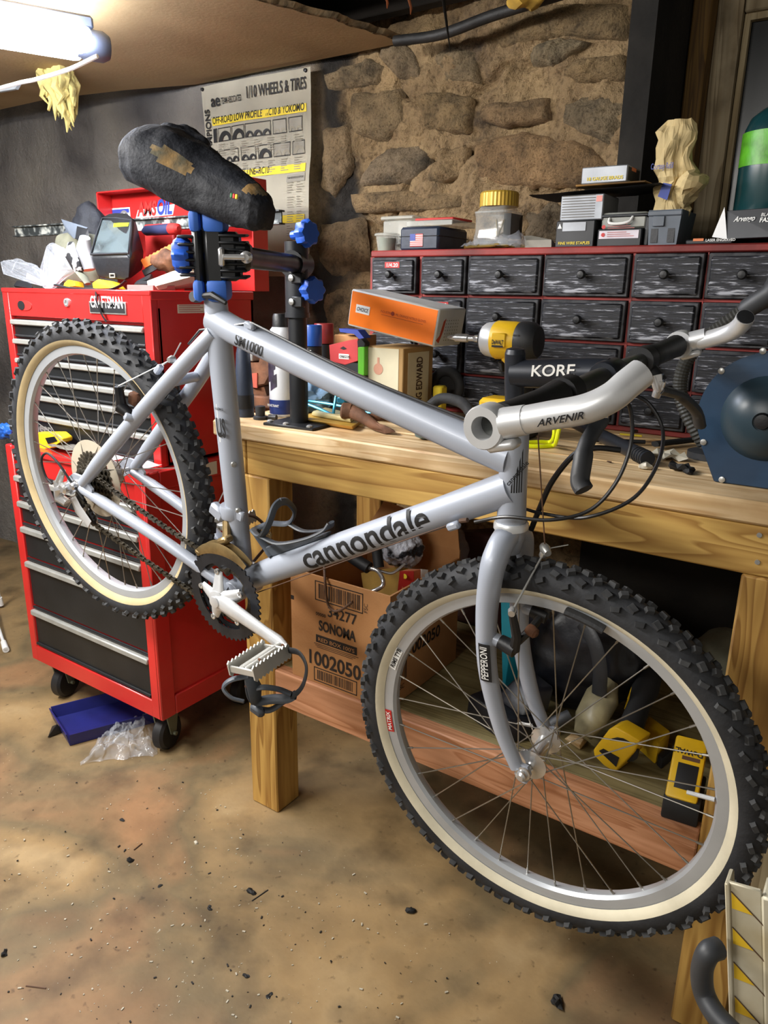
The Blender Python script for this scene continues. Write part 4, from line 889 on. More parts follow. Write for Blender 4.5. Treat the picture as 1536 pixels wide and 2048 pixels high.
# rear derailleur
bm = B(); c1, c2 = L(-.005, -.046, .056), L(.028, -.072, .056)
lathe(bm, [(.012, 0), (.013, .02), (.008, .024)], L(-.028, -.018, .064), (0, -1, 0), 14)
tube(bm, [L(-.03, -.02, .078), L(-.045, -.03, .08), L(-.04, -.048, .082), L(-.02, -.052, .078)], [.010, .012, .012, .010], 10)
tube(bm, [L(-.055, -.012, .078), L(-.046, -.03, .078)], [.008, .010], 10); tube(bm, [L(-.040, .018, .074), L(-.048, -.012, .078)], [.006, .008], 8)
dr_ = obj('rear_derailleur', bm, 'chrome', bike)
for off in (.049, .066):
    bm = B(); tube(bm, [L(-.018, -.040, off), L(.0, -.062, off), L(.040, -.080, off)], [.012, .016, .012], 10, flat=.12, up=(0, 1, 0)); obj('pulley_cage', bm, 'alu', dr_)
for c in (c1, c2):
    poly = [((.0165 if k % 4 < 2 else .0135) * math.cos(2 * PI * k / 44), (.0165 if k % 4 < 2 else .0135) * math.sin(2 * PI * k / 44)) for k in range(44)]
    bm = B(); prism(bm, poly, .005, T(c.x, c.y - .0025, c.z)); obj('jockey_wheel', bm, 'black_plastic', dr_, smooth=False)
bm = B(); tube(bm, bez([L(.03, -.018, .075), L(-.01, .012, .080), L(-.045, .036, .082), L(-.085, .040, .08), L(-.105, .015, .08), L(-.092, -.018, .08), L(-.070, -.028, .08)], 36), .0026, 8); obj('cable_housing', bm, 'grip_black', dr_)
# front derailleur
bm = B()
def arc(r, a0, a1, off, n=14): return [BBX + L(r * math.cos(a0 + (a1 - a0) * i / n), r * math.sin(a0 + (a1 - a0) * i / n), off) for i in range(n + 1)]
for off in (.036, .052): tube(bm, arc(.100, 1.15, 2.55, off), [.006 + .006 * math.sin(PI * i / 14) for i in range(15)], 8, flat=.15, up=(0, 1, 0))
box(bm, (0, 0, 0), (.016, .020, .010), T(*(BBX + L(.10 * math.cos(2.5), .10 * math.sin(2.5), .044))), .003); box(bm, (0, 0, 0), (.028, .022, .014), T(*L(.398, .062, .038)) @ Matrix.Rotation(-.7, 4, 'Y'), .004)
tube(bm, [L(.398, .062, .034), L(.378, .085, .018)], .008, 8)
fd = obj('front_derailleur', bm, 'bronze', bike)
bm = B(); lathe(bm, [(.0245, -.012), (.0262, -.008), (.0262, .010), (.0245, .014)], L(.377, .102), L(-.287, 1), 20); box(bm, (0, 0, 0), (.040, .020, .028), T(*L(.352, .092, .014)) @ Matrix.Rotation(.25, 4, 'Y'), .006); box(bm, (0, 0, 0), (.018, .012, .020), T(*L(.404, .108, .010)), .003); obj('clamp_band', bm, 'frame_silver', fd)
bm = B(); tube(bm, [bk(450, 978, .0), bk(434, 1012, .01)], .0011, 6); lathe(bm, [(.005, -.006), (.006, 0), (.004, .006)], bk(433, 1014, .012), (0.2, -1, 0), 10); obj('shift_wire', bm, 'steel', fd)
# ---- brakes, front
FB = {}
for s in (-1, 1):
    bm = B(); tube(bm, [L(.962, .194, .056 * s), L(.988, .196, .058 * s)], [.011, .0125], 12)
    tube(bm, [L(.986, .196, .058 * s), L(.984, .225, .066 * s), L(.968, .262, .074 * s)], [.0085, .0070, .0055], 8)
    tube(bm, [L(.985, .206, .058 * s), L(.995, .232, .050 * s), L(.995, .238, .020 * s)], .006, 8); FB[s] = obj('front_brake', bm, 'black_plastic', bike)
fbk = FB[1]
for s in (-1, 1):
    bm = B(); a = .88 + .45; c = Vector((1.067, 0, 0)); pts = [c + L(.276 * math.cos(t), .276 * math.sin(t), .022 * s) for t in [1.72 + -.03 * k for k in range(8)]]
    tube(bm, pts, .0085, 8, flat=.7); obj('brake_pad', bm, 'rubber', FB[s])
    bm = B(); lathe(bm, [(.008, -.006), (.009, 0), (.008, .008), (.004, .011)], L(.997, .234, .050 * s), (1, -.3 * s, 0), 10); obj('pad_bolt', bm, 'rust', FB[s])
    bm = B(); lathe(bm, [(.005, -.006), (.0065, 0), (.005, .008)], L(.968, .264, .074 * s), (0.3, -s, 0), 10); obj('cable_anchor', bm, 'chrome', FB[s])
yk = L(.962, .335, .0); bm = B()
for s in (-1, 1): tube(bm, [yk + L(0, -.008), L(.968, .264, .074 * s)], .0016, 6)
lathe(bm, [(.006, -.008), (.008, 0), (.005, .012)], yk, (0.7, -.7, 0), 10); box(bm, (0, 0, 0), (.010, .012, .014), T(*(yk + L(0, -.008))), .003)
tube(bm, [yk, yk + L(.024, .012, -.02)], .0009, 6); obj('straddle_wire', bm, 'steel', fbk)
bm = B(); tube(bm, [bk(1076, 872, 0), yk], .0010, 6); obj('brake_wire', bm, 'strap_brown', fbk)
# rear brake
RB = {}
for s in (-1, 1):
    bm = B(); tube(bm, [L(.15, .222, .062 * s), L(.126, .232, .068 * s)], [.010, .0125], 12); tube(bm, [L(.128, .232, .066 * s), L(.12, .27, .068 * s)], [.010, .008], 8); RB[s] = obj('rear_brake', bm, 'dark_steel', bike)
rbk = RB[1]
for s in (-1, 1):
    bm = B(); tube(bm, [L(.276 * math.cos(t), .276 * math.sin(t), .021 * s) for t in [1.22 - .035 * k for k in range(7)]], .008, 8, flat=.7); obj('brake_pad', bm, 'rubber', RB[s])
    bm = B(); box(bm, (0, 0, 0), (.024, .018, .026), T(*L(.138, .247, .045 * s)), .005); obj('pad_bolt', bm, 'rust', RB[s])
y2 = L(.182, .335, .0); bm = B()
for s in (-1, 1): tube(bm, [y2, L(.122, .272, .070 * s)], .0013, 6)
tube(bm, [L(.122, .272, .07), bk(228, 825, .07)], .0011, 6); tube(bm, [bk(228, 825, .07), bk(233, 818, .07)], .0025, 8); tube(bm, [y2, y2 + L(.02, .04)], .0011, 6); lathe(bm, [(.006, -.006), (.008, 0), (.005, .008)], y2, (0, -1, 0), 10)
tube(bm, [y2, bk(318, 735, .01)], .0011, 6); tube(bm, [bk(326, 733, .01), bk(317, 732, .01)], .0026, 8); obj('straddle_wire', bm, 'steel', rbk)
# ---- seat post, collar, saddle
bm = B(); tube(bm, [L(.279, .47), L(.243, .597), L(.232, .636)], .0135, 16); sp = obj('seat_post', bm, 'alu', bike)
bm = B(); lathe(bm, [(.0225, -.006), (.0255, -.004), (.0255, .006), (.0225, .009)], L(.270, .498), L(-.287, 1), 20); lathe(bm, [(.009, -.008), (.010, 0), (.009, .008)], bk(392, 594, .02), (0, -1, .2), 12)
tube(bm, [bk(398, 592, .028), bk(425, 590, .034), bk(452, 606, .030)], [.004, .006, .004], 8); obj('seat_clamp', bm, 'grip_black', sp)
st = [(.082, .664, .032, .020), (.092, .664, .060, .040), (.112, .665, .078, .051), (.145, .666, .081, .055), (.18, .662, .074, .054), (.22, .656, .060, .050), (.26, .650, .047, .045), (.30, .645, .039, .041), (.335, .641, .033, .037), (.355, .638, .029, .033), (.368, .635, .020, .024)]
NS = 48; bm = B(); rings = []
def interp(t):
    f = t * (len(st) - 1); i = min(int(f), len(st) - 2); g = f - i; return [st[i][k] + (st[i + 1][k] - st[i][k]) * g for k in range(4)]
NL = 60
for i in range(NL + 1):
    x, z, hw, hh = interp(i / NL); rg = []
    for k in range(NS):
        a = 2 * PI * k / NS; ca, sa = math.cos(a), math.sin(a)
        y = hw * abs(ca) ** .8 * (1 if ca > 0 else -1); zz = z + hh * (abs(sa) ** .9) * (1 if sa > 0 else -1.0)
        if sa < 0: zz += .010 * (1 - abs(ca)) 
        v = Vector((x, y, zz)); d = fb(v, 12, 3) * .006 + fb((v.x * 1.0, v.y * 2.5, v.z * 2.5), 22, 8) * .0028
        nrm = Vector((0, ca, sa)); rg.append(bm.verts.new(v + nrm * d))
    rings.append(rg)
def hole(v): return ((v.x - .212) / .036) ** 2 + ((v.z - .684 + .25 * (v.x - .212)) / .0115) ** 2 < 1 and v.y < 0 or (v.x > .335 and v.z > .668 and v.y < .008)
for i in range(NL):
    for k in range(NS):
        q = (rings[i][k], rings[i][(k + 1) % NS], rings[i + 1][(k + 1) % NS], rings[i + 1][k]); f = bm.faces.new(q)
        if hole(f.calc_center_median()): f.material_index = 1
bm.faces.new(rings[0]); bm.faces.new(rings[-1])
sd = obj('saddle', bm, ['black_cloth', 'torn_foam'], bike, ang=180)
bm = B(); c = L(.150, .712, -.035); bmesh.ops.create_icosphere(bm, subdivisions=4, radius=1, matrix=T(*(c + L(-.01, -.006))) @ Matrix.Diagonal((.045, .034, .014, 1))); crumple(bm, .010, 24, 5); obj('bunched_cover', bm, 'black_cloth', sd, ang=180)
bm = B()
for k, x in enumerate((.300, .306, .312)): pass
for k, mm in enumerate(('green_print', 'red_print', 'yellow_print')):
    p = bk(463 + 5 * k, 391 + 1.2 * k, .045); bm2 = B(); box(bm2, p, (.005, .003, .007), None, .001); obj('fabric_tag', bm2, mm, sd)
bm.free()
# ---- stem and bars
bm = B(); tube(bm, [L(.857, .50), L(.842, .545), L(.831, .582)], [.0125, .0135, .0140], 16); lathe(bm, [(.014, 0), (.012, .006), (.005, .008)], L(.831, .582), L(-.287, 1), 16)
tube(bm, [L(.838, .556), L(.88, .572), L(.94, .596), L(.959, .603)], [.0185, .0195, .0190, .018], 18); lathe(bm, [(.0185, -.022), (.020, -.018), (.020, .018), (.0185, .022)], L(.959, .60), (0, 1, 0), 18)
stm = obj('stem', bm, 'stem_black', bike, ang=50)
Mx = frame(L(.868, .567), L(.93, .37), (-.37, 0, .93)) @ T(0, -.0197, 0); text('KORE', .015, Mx, 'white_print', stm, 'decal', bold=.02, shear=.15, fit=.062)
bm = B(); lathe(bm, [(.0205, -.005), (.024, -.003), (.024, .004), (.021, .008)], L(.8575, .503), hd, 20); obj('headset_nut', bm, 'alu', stm)
dv = Vector((math.sin(math.radians(-2.1)), -math.cos(math.radians(-2.1)), 0)); bc = L(.959, .60)
def bar(o, x=0, z=0): return bc + dv * o + Vector((x, 0, z))
bm = B(); tube(bm, [bar(-.305), bar(-.12), bar(-.05), bar(.05), bar(.12), bar(.305)], [.0112, .0112, .0127, .0127, .0112, .0112], 16); hb = obj('handlebar', bm, 'bar_grey', bike)
for s in (-1, 1):
    bm = B(); tube(bm, [bar(s * .285), bar(s * .27), bar(s * .19), bar(s * .155), bar(s * .150)], [.0175, .0165, .0158, .0185, .0165], 18); obj('grip', bm, 'grip_black', hb)
    bm = B(); tube(bm, [bar(s * .145), bar(s * .118)], [.0195, .0195], 18); tube(bm, [bar(s * .132, .010, -.008), bar(s * .130, .036, -.018)], [.012, .009], 10); sh = obj('lever_clamp', bm, 'grip_black', hb)
    if s > 0: lv = [bar(.125, .036, -.016), bar(.135, .042, -.020), bar(.170, .050, -.038), bar(.185, .056, -.062), bar(.195, .062, -.078)]
    else: lv = [bar(-.125, .036, -.018), bar(-.14, .046, -.026), bar(-.17, .062, -.038), bar(-.20, .078, -.054), bar(-.23, .090, -.075)]
    lv = ([bk(1203, 838, .125), bk(1190, 858, .14), bk(1172, 890, .16), bk(1164, 930, .172), bk(1160, 962, .18), bk(1168, 980, .185)] if s > 0 else [bk(1318, 778, -.125), bk(1335, 783, -.14), bk(1362, 793, -.165), bk(1392, 822, -.2), bk(1400, 850, -.22)])
    bm = B(); tube(bm, bez(lv, 24), [.0095] * 6 + [.0088] * 12 + [.0105] * 20, 10, flat=.75); obj('brake_lever', bm, 'lever_grey', hb)
    bm = B(); tube(bm, [bar(s * .128, .026, -.012), lv[0], lv[1]], [.010, .008, .006], 10); lathe(bm, [(.006, -.012), (.007, 0), (.006, .012)], lv[0], (0, 0, 1), 10); obj('lever_pivot', bm, 'chrome', hb)
    # bar end
    bm = B(); c = bar(s * .312); ax = dv * s
    lathe(bm, [(.0115, -.012), (.0205, -.012), (.0215, -.009), (.0215, .009), (.0200, .012), (.0115, .012), (.0110, .008), (.0115, -.012)], c, ax, 28, caps=False)
    dr3 = (bk(1035, 840, .312) - bk(985, 848, .312)).normalized() if s > 0 else (bk(1420, 674, -.312) - bk(1362, 690, -.312)).normalized()
    tube(bm, [c + dr3 * .017, c + dr3 * .040], [.0150, .0140], 14); box(bm, (0, 0, -.020), (.030, .020, .010), frame(c + dr3 * .012, dr3, (0, 0, 1)), .003)
    be = obj('bar_end_clamp', bm, 'alu', hb, ang=50)
    bm = B()
    if s > 0: pts = [c + dr3 * .036, bk(1100, 831, .311), bk(1170, 818, .310), bk(1222, 795, .303), bk(1255, 768, .292), bk(1283, 746, .280)]
    else: pts = [c + dr3 * .036, bk(1400, 682, -.311), bk(1440, 672, -.308), bk(1466, 662, -.300), bk(1483, 648, -.290), bk(1491, 634, -.280)]
    tube(bm, bez(pts, 26), .0132, 18); obj('bar_end', bm, 'alu', hb, ang=60)
    bm = B(); d_ = (pts[-1] - pts[-2]).normalized(); lathe(bm, [(.0125, -.002), (.0122, .001), (.003, .0015)], pts[-1], d_, 16); obj('bar_end_plug', bm, 'grip_black', hb)
    if s > 0:
        dd = (pts[2] - pts[1]).normalized(); upv = Vector((-dd.z, 0, dd.x))
        text('ARVENIR', .0065, frame(pts[1] + dd * .004, dd, upv) @ T(-.012, -.0138, -.006), 'dark_steel', hb, 'decal', bold=.02, shear=.4, fit=.044)
# cables
mat('housing_black', (22, 22, 24), 0.35, 0, 0.1)
for pts, r in (([bk(1205, 835, .10), bk(1230, 800, .03), bk(1258, 810, -.02), bk(1263, 880, -.02), bk(1235, 960, 0), bk(1180, 1020, .02), bk(1100, 1040, .04), bk(1010, 1034, .045), bk(950, 1044, .035)], .0026),
               ([bk(1262, 786, -.09), bk(1300, 810, -.09), bk(1326, 865, -.08), bk(1312, 935, -.05), bk(1262, 1000, -.02), bk(1170, 1035, 0), bk(1090, 1028, -.02), bk(1050, 1018, -.035)], .0026),
               ([bk(1240, 900, -.06), bk(1190, 896, -.04), bk(1150, 908, -.03), bk(1105, 962, -.03), bk(1078, 1020, -.03), bk(1062, 1060, -.03)], .0042)):
    bm = B(); tube(bm, bez(pts, 60), r, 8); obj('cable_housing', bm, 'housing_black', hb)
bm = B(); tube(bm, bez([L(.84, .474, .012), L(.60, .4655, .014), L(.375, .472, .012)], 20), .0022, 6); obj('cable_housing', bm, 'housing_black', fr)
bm = B(); tube(bm, [L(.375, .472, .012), bk(400, 660, .02), bk(377, 688, .02)], .0022, 6); obj('cable_housing', bm, 'housing_black', fr)
bm = B(); tube(bm, [bk(905, 1047, .028), bk(690, 1122, .028), bk(515, 1185, .028)], .0011, 6); tube(bm, [bk(920, 1042, .032), bk(935, 1040, .034)], .0036, 8); obj('shift_wire', bm, 'strap_brown', fr)
# bottle cage
bm = B(); bc0 = base + dtd * .105; n2 = Vector((-dtd.z, 0, dtd.x)); o = bc0 + n2 * .0245
def cg(a, h, y): return o + dtd * a + n2 * h + Vector((0, y, 0))
prism(bm, [(0, 0), (.16, 0), (.165, .006), (.10, .010), (.01, .022), (-.002, .02)], .016, frame(o - dtd * .01 + Vector((0, -.008, 0)), dtd, n2), bev=.002)
tube(bm, bez([cg(-.002, .002, 0), cg(-.012, .03, 0), cg(-.020, .060, 0)], 10), [.014, .014, .014] + [.012] * 9, 8, flat=.4)
for s in (-1, 1): tube(bm, bez([cg(-.018, .060, 0), cg(.0, .058, .022 * s), cg(.03, .045, .037 * s), cg(.06, .06, .036 * s), cg(.072, .082, .018 * s), cg(.074, .088, 0)], 26), .0075, 8, flat=.5)
for s in (-1, 1): tube(bm, bez([cg(.03, .045, .037 * s), cg(.06, .022, .034 * s), cg(.11, .012, .024 * s), cg(.15, .012, .012 * s), cg(.165, .02, .004 * s)], 18), .006, 8, flat=.5)
obj('bottle_cage', bm, 'clip_grey', bike)
# ================================================================ repair stand on the bench
mat('stand_black', (28, 30, 33), 0.42, 0.2, 0.15, 20); mat('jaw_blue', (52, 104, 196), 0.55, 0, 0.08, 20); mat('knob_blue', (38, 92, 200), 0.42, 0, 0.08, 20); mat('stand_grey', (58, 60, 64), 0.42, 0.5, 0.15, 20)
pb_ = aZ(594, 850, ZB); PX, PY = pb_.x, pb_.y + .008
stand = thing('repair_stand', 'black bench-mount repair stand with blue jaws and knobs gripping the seat post', 'repair stand', (PX, PY, ZB))
def sl(p): return Vector(p) - Vector((PX, PY, ZB))
bm = B(); box(bm, (.006, .0, .003), (.135, .105, .006), rz(.08), .001); pl = obj('base_plate', bm, 'stand_black', stand)
for x, y in ((-.052, -.04), (.062, -.038), (-.05, .04), (.06, .04), (-.0, -.045)):
    bm = B(); lathe(bm, [(.007, 0), (.007, .003), (.004, .005)], (x, y, .006), (0, 0, 1), 8); obj('bolt', bm, 'steel', pl)
zu = aY(585, 625, PY).z - ZB; zt = aY(585, 492, PY).z - ZB
bm = B(); tube(bm, [(0, 0, .006), (0, 0, zu + .05)], .0205, 20); obj('post', bm, 'stand_black', stand)
bm = B(); tube(bm, [(0, 0, zu), (0, 0, zt - .072)], .0255, 20); tube(bm, [(0, 0, zu - .01), (0, 0, zu)], .027, 20); sl_ = obj('collar', bm, 'stand_grey', stand)
for dz in (.06, .012): 
    bm = B(); bx(bm, (.010, -.032, zu + dz), (.040, -.018, zu + dz + .022), .002); obj('clamp_ear', bm, 'stand_black', sl_)
    bm = B(); lathe(bm, [(.007, 0), (.007, .004), (.003, .006)], (.014, -.032, zu + dz + .011), (0, -1, 0), 8); obj('bolt', bm, 'steel', sl_)
bm = B(); tube(bm, [(0, 0, zt - .072), (0, 0, zt + .008)], .0255, 20); 
a0 = Vector((0, 0, zt)); S0 = sl(BMX @ L(.263, .548)); D = (a0 - S0); D.z = 0; D.normalize(); AL = (a0 - S0).dot(D)
def arm(px, D):
    """distance along the arm axis whose point lies on that photo column"""
    best = None
    for i in range(-400, 800):
        t = i / 1000; p = S0 + D * t; wq = Vector((PX, PY, ZB)) + p; v = MC.transposed() @ (wq - CAM); x = 768 + FPX * v.x / -v.z
        if best is None or abs(x - px) < best[0]: best = (abs(x - px), t)
    return best[1]
hx = S0 + D * AL; tube(bm, [hx - D * .03 , hx + D * .036], .027, 20); box(bm, (0, 0, .032), (.044, .022, .022), frame(hx, D, (0, 0, 1)), .003); obj('head', bm, 'stand_black', stand)
side = Vector((D.y, -D.x, 0))
def knob(c, ax, name='knob'):
    ax = Vector(ax).normalized(); bm = B(); lathe(bm, [(.009, -.03), (.009, 0)], c, ax, 10, mi=0)
    x = ax.cross(Vector((0, 0, 1))).normalized(); y = ax.cross(x); pr = []
    for h, rr in ((0, .022), (.006, .026), (.022, .026), (.028, .022)):
        pr.append([bm.verts.new(c + ax * h + (x * math.cos(2 * PI * k / 32) + y * math.sin(2 * PI * k / 32)) * (rr * (1 + .09 * math.cos(8 * 2 * PI * k / 32)))) for k in range(32)])
    for a, b in zip(pr, pr[1:]):
        for k in range(32): bm.faces.new((a[k], a[(k + 1) % 32], b[(k + 1) % 32], b[k]))
    bm.faces.new(pr[0]); bm.faces.new(pr[-1]); return obj(name, bm, 'knob_blue', stand, ang=30)
knob(sl(aY(604, 468, PY)), (1, -.15, .05)); knob(sl(aY(618, 580, PY)), (1, -.35, 0))
bm = B(); tube(bm, [S0 + Vector((.80, .60, 0)) * (arm(478, Vector((.80, .60, 0))) - .03), S0 + Vector((.80, .60, 0)) * arm(478, Vector((.80, .60, 0))), hx], .0185, 20); obj('arm_tube', bm, 'stand_grey', stand)
# clamp head in its own frame: X along arm, Z along the seat post
Z2 = (BMX.to_3x3() @ L(-.287, 1)).normalized(); Dj = Vector((.80, .60, 0)); Mj = frame(S0, Dj, Z2)
def jx(px): return arm(px, Dj)
xk0, xk1, xj, xs_, xb1, xe = jx(364), jx(388), jx(384), jx(411), jx(452), jx(500)
bm = B(); box(bm, ((xs_ + .002 + xb1) / 2, 0, 0), (xb1 - xs_ - .002, .05, .09), Mj, .006)
for k in range(7): box(bm, ((xs_ + xe) / 2 + .012, 0, -.033 + .011 * k), (xe - xs_ - .030, .056, .0045), Mj, .002)
box(bm, ((xs_ + xe) / 2, 0, 0), (xe - xs_ - .03, .046, .078), Mj, .008); box(bm, (xe - .012, 0, 0), (.03, .044, .048), Mj, .008); obj('clamp_body', bm, 'stand_black', stand)
bm = B(); box(bm, ((xj + xs_) / 2 + .002, 0, 0), (xs_ - xj - .006, .05, .09), Mj, .006)
for k in range(6): box(bm, (xj - .004, 0, -.030 + .012 * k), (.03, .046, .005), Mj, .002)
obj('clamp_jaw', bm, 'stand_black', stand)
for zc in (.0545, -.0545):
    for a, b in ((xj + .002, xs_ - .001), (xs_ + .002, xb1 + .004)):
        bm = B(); box(bm, ((a + b) / 2, 0, zc), (b - a, .058, .036), Mj, .008, seg=2); obj('jaw_pad', bm, 'jaw_blue', stand)
kn_ = knob(Mj @ Vector((xj - .002, 0, 0)), -Dj, 'knob')
bm = B(); M_ = Mj; tube(bm, [M_ @ Vector((xe - .038, -.034, .0)), M_ @ Vector((xe - .004, -.034, .0))], .005, 10); box(bm, (xe - .042, -.031, 0), (.010, .012, .030), M_, .003); lathe(bm, [(.010, 0), (.010, .004), (.005, .008)], M_ @ Vector((xe - .002, -.026, 0)), M_.to_3x3() @ Vector((0, -1, 0)), 14); obj('cam_lever', bm, 'chrome', stand)
# ================================================================ helpers for props
def hull(pts, bev=0.0, bm=None, mi=0):
    t = bmesh.new(); vs = [t.verts.new(Vector(p)) for p in pts]; r = bmesh.ops.convex_hull(t, input=vs)
    bmesh.ops.dissolve_limit(t, angle_limit=0.03, verts=t.verts[:], edges=t.edges[:])
    lo = [v for v in t.verts if not v.link_faces]
    bmesh.ops.delete(t, geom=lo, context='VERTS')
    if bev: bmesh.ops.bevel(t, geom=t.edges[:], offset=bev, segments=2, profile=0.5, affect='EDGES')
    return merge(bm if bm else B(), t, None, mi)
def sil(pxs, y, d, bev=0.0, bm=None, mi=0):
    """side-view outline at depth y, extruded away from the viewer by d"""
    P = [aY(px, py, y) for px, py in pxs]; return prism(bm if bm is not None else B(), [(p.x, p.z) for p in P], d, T(0, y, 0), mi, bev)
def pbox(name, label, cat, l, r, b, t, y, d, m, bev=.002, group=None, z=None, parts=False):
    """upright box: left/right columns, bottom/top rows at front depth y; z fixes the base height"""
    a, c = aY(l, (b + t) / 2, y), aY(r, (b + t) / 2, y); z0 = z if z is not None else aY((l + r) / 2, b, y).z; z1 = aY((l + r) / 2, t, y).z
    bm = B(); bx(bm, (a.x, y, z0), (c.x, y + d, z1), bev)
    if parts:
        o = thing(name, label, cat, group=group); obj('body', bm, m, o); return o, a.x, c.x, z0, z1
    o = obj(name, bm, m); tag(o, label, cat, group); return o, a.x, c.x, z0, z1
def one(name, bm, m, label, cat, group=None, kind=None, **k): return tag(obj(name, bm, m, **k), label, cat, group, kind)
ZC = DTOP + .0005
film('clear_plastic', (220, 226, 224), .22, .08); film('cloudy_plastic', (214, 216, 206), .42, .25); film('poly_bag', (206, 212, 220), .22, .12, .5)
mat('brass', (190, 160, 90), .35, .9, .2, 50); mat('navy_plastic', (38, 48, 66), .5, 0, .1, 30, .1); mat('gold_lid', (200, 162, 62), .4, .3, .1)
# ================================================================ on top of the drawer cabinet
# tubs
bm = B(); a, b = aY(762, 470, 1.76), aY(826, 470, 1.76)
t1 = thing('plastic_tub', 'tall clear plastic tub with white lid at the left end of the cabinet top', 'tub', group='clear tubs')
bx(bm, (a.x + .005, 1.76, ZC), (b.x - .005, 1.83, aY(790, 440, 1.76).z), .004); obj('cup', bm, 'cloudy_plastic', t1)
bm = B(); zt_ = aY(790, 440, 1.76).z; bx(bm, (a.x, 1.755, zt_), (b.x + .002, 1.835, zt_ + .010), .003); obj('lid', bm, 'cloudy_plastic', t1)
for k in range(5):
    bm = B(); lathe(bm, [(.012, 0), (.012, .008)], (a.x + .02 + .009 * k, 1.79 + .004 * k, ZC + .006 + .014 * (k % 3)), (0.3, -.4, 1), 14); obj('white_washer', bm, 'white_print', t1)
c = aY(770, 490, 1.71); t2 = thing('plastic_tub', 'short round clear tub with green contents on the cabinet corner', 'tub', group='clear tubs')
zt_ = aY(770, 472, 1.71).z; bm = B(); lathe(bm, [(.024, 0), (.030, zt_ - ZC)], (c.x, 1.72, ZC), (0, 0, 1), 24); obj('cup', bm, 'cloudy_plastic', t2)
bm = B(); lathe(bm, [(.034, 0), (.034, .005), (.030, .007)], (c.x, 1.72, zt_), (0, 0, 1), 24); obj('lid', bm, 'cloudy_plastic', t2)
mat('green_bits', (72, 104, 62), .7, 0, .4, 40); bm = B(); lathe(bm, [(.021, 0), (.024, .03)], (c.x, 1.72, ZC + .003), (0, 0, 1), 16); obj('contents', bm, 'green_bits', t2)
# navy flag box
o, x0, x1, z0, z1 = pbox('flag_box', 'navy plastic box with a small stars and stripes sticker on the cabinet', 'box', 799, 877, 506, 453, 1.70, .15, 'navy_plastic', .006, z=ZC, parts=True)
bm = B(); bx(bm, (x0 - .001, 1.699, z0 + (z1 - z0) * .58), (x1 + .001, 1.852, z0 + (z1 - z0) * .62), .001); obj('seam', bm, 'black_plastic', o)
fx0, fx1, fz0, fz1 = x0 + .033, x0 + .071, z0 + .010, z0 + .040
bm = B(); bx(bm, (fx0, 1.6988, fz0), (fx1, 1.6995, fz1)); fl = obj('flag_sticker', bm, 'white_print', o)
bm = B()
for k in range(7): zz = fz0 + (fz1 - fz0) * (2 * k) / 13; bx(bm, (fx0, 1.6984, zz), (fx1, 1.6989, zz + (fz1 - fz0) / 13))
obj('flag_stripes', bm, 'red_print', fl); bm = B(); bx(bm, (fx0, 1.6980, fz0 + (fz1 - fz0) * .46), (fx0 + .016, 1.6985, fz1)); obj('flag_canton', bm, 'blue_print', fl)
# organizer on flag box
o2, a0, a1, b0, b1 = pbox('organizer_case', 'flat clear organizer with red lid lying on the navy flag box', 'organizer', 812, 905, 452, 440, 1.71, .12, 'cloudy_plastic', .002, z=z1 + .001, parts=True)
bm = B(); bx(bm, (a0 + .02, 1.72, b1), (a1 - .004, 1.82, b1 + .006), .002); obj('lid', bm, 'red_print', o2)
# jar
jx0, jx1 = aY(938, 470, 1.73).x, aY(1012, 470, 1.73).x; jz = aY(975, 410, 1.73).z; jc = (jx0 + jx1) / 2; jw = (jx1 - jx0) / 2
jar = thing('screw_jar', 'clear square jar of screws with ribbed gold lid on the cabinet', 'jar')
def sq(w, z, n=28): return [(jc + w * math.copysign(abs(math.cos(2 * PI * k / n)) ** .45, math.cos(2 * PI * k / n)), 1.785 + w * math.copysign(abs(math.sin(2 * PI * k / n)) ** .45, math.sin(2 * PI * k / n)), z) for k in range(n)]
bm = B(); lv_ = [sq(jw * .9, ZC), sq(jw, ZC + .006), sq(jw, ZC + .03), sq(jw * .94, ZC + .045), sq(jw * .94, ZC + .075), sq(jw, ZC + .09), sq(jw * .98, jz - .016), sq(jw * .78, jz - .004), sq(jw * .74, jz + .004)]
rg = [[bm.verts.new(p) for p in l] for l in lv_]
for a, b in zip(rg, rg[1:]):
    for k in range(28): bm.faces.new((a[k], a[(k + 1) % 28], b[(k + 1) % 28], b[k]))
bm.faces.new(rg[0]); obj('glass', bm, 'clear_plastic', jar)
bm = B(); N = 64; lo = [((jw * .92) * (1 + (.025 if k % 2 else 0)) * math.cos(2 * PI * k / N), (jw * .92) * (1 + (.025 if k % 2 else 0)) * math.sin(2 * PI * k / N)) for k in range(N)]
r1 = [bm.verts.new((jc + x, 1.785 + y, jz)) for x, y in lo]; r2 = [bm.verts.new((jc + x, 1.785 + y, jz + .030)) for x, y in lo]; r3 = [bm.verts.new((jc + x * .93, 1.785 + y * .93, jz + .034)) for x, y in lo]
for a, b in ((r1, r2), (r2, r3)):
    for k in range(N): bm.faces.new((a[k], a[(k + 1) % N], b[(k + 1) % N], b[k]))
bm.faces.new(r1); bm.faces.new(r3); obj('lid', bm, 'gold_lid', jar, ang=20)
bm = B(); bx(bm, (jc + jw * .55, 1.785 - jw * .5, ZC + .03), (jc + jw * .93, 1.785 + jw * .8, ZC + .085)); obj('label', bm, 'black_print', jar)
def screw(p, d, l=.045, r=.0024):
    bm = B(); d = Vector(d).normalized(); p = Vector(p); lathe(bm, [(r * 2.1, 0), (r, .005), (r, l * .9), (.0003, l)], p, d, 8); return bm
for k in range(16):
    a = random.uniform(0, 2 * PI); q = (jc + random.uniform(-.5, .5) * jw, 1.785 + random.uniform(-.5, .5) * jw, ZC + .008 + .0022 * k); obj('screw', screw(q, (math.cos(a), math.sin(a), random.uniform(-.1, .25)), .03), 'brass', jar)
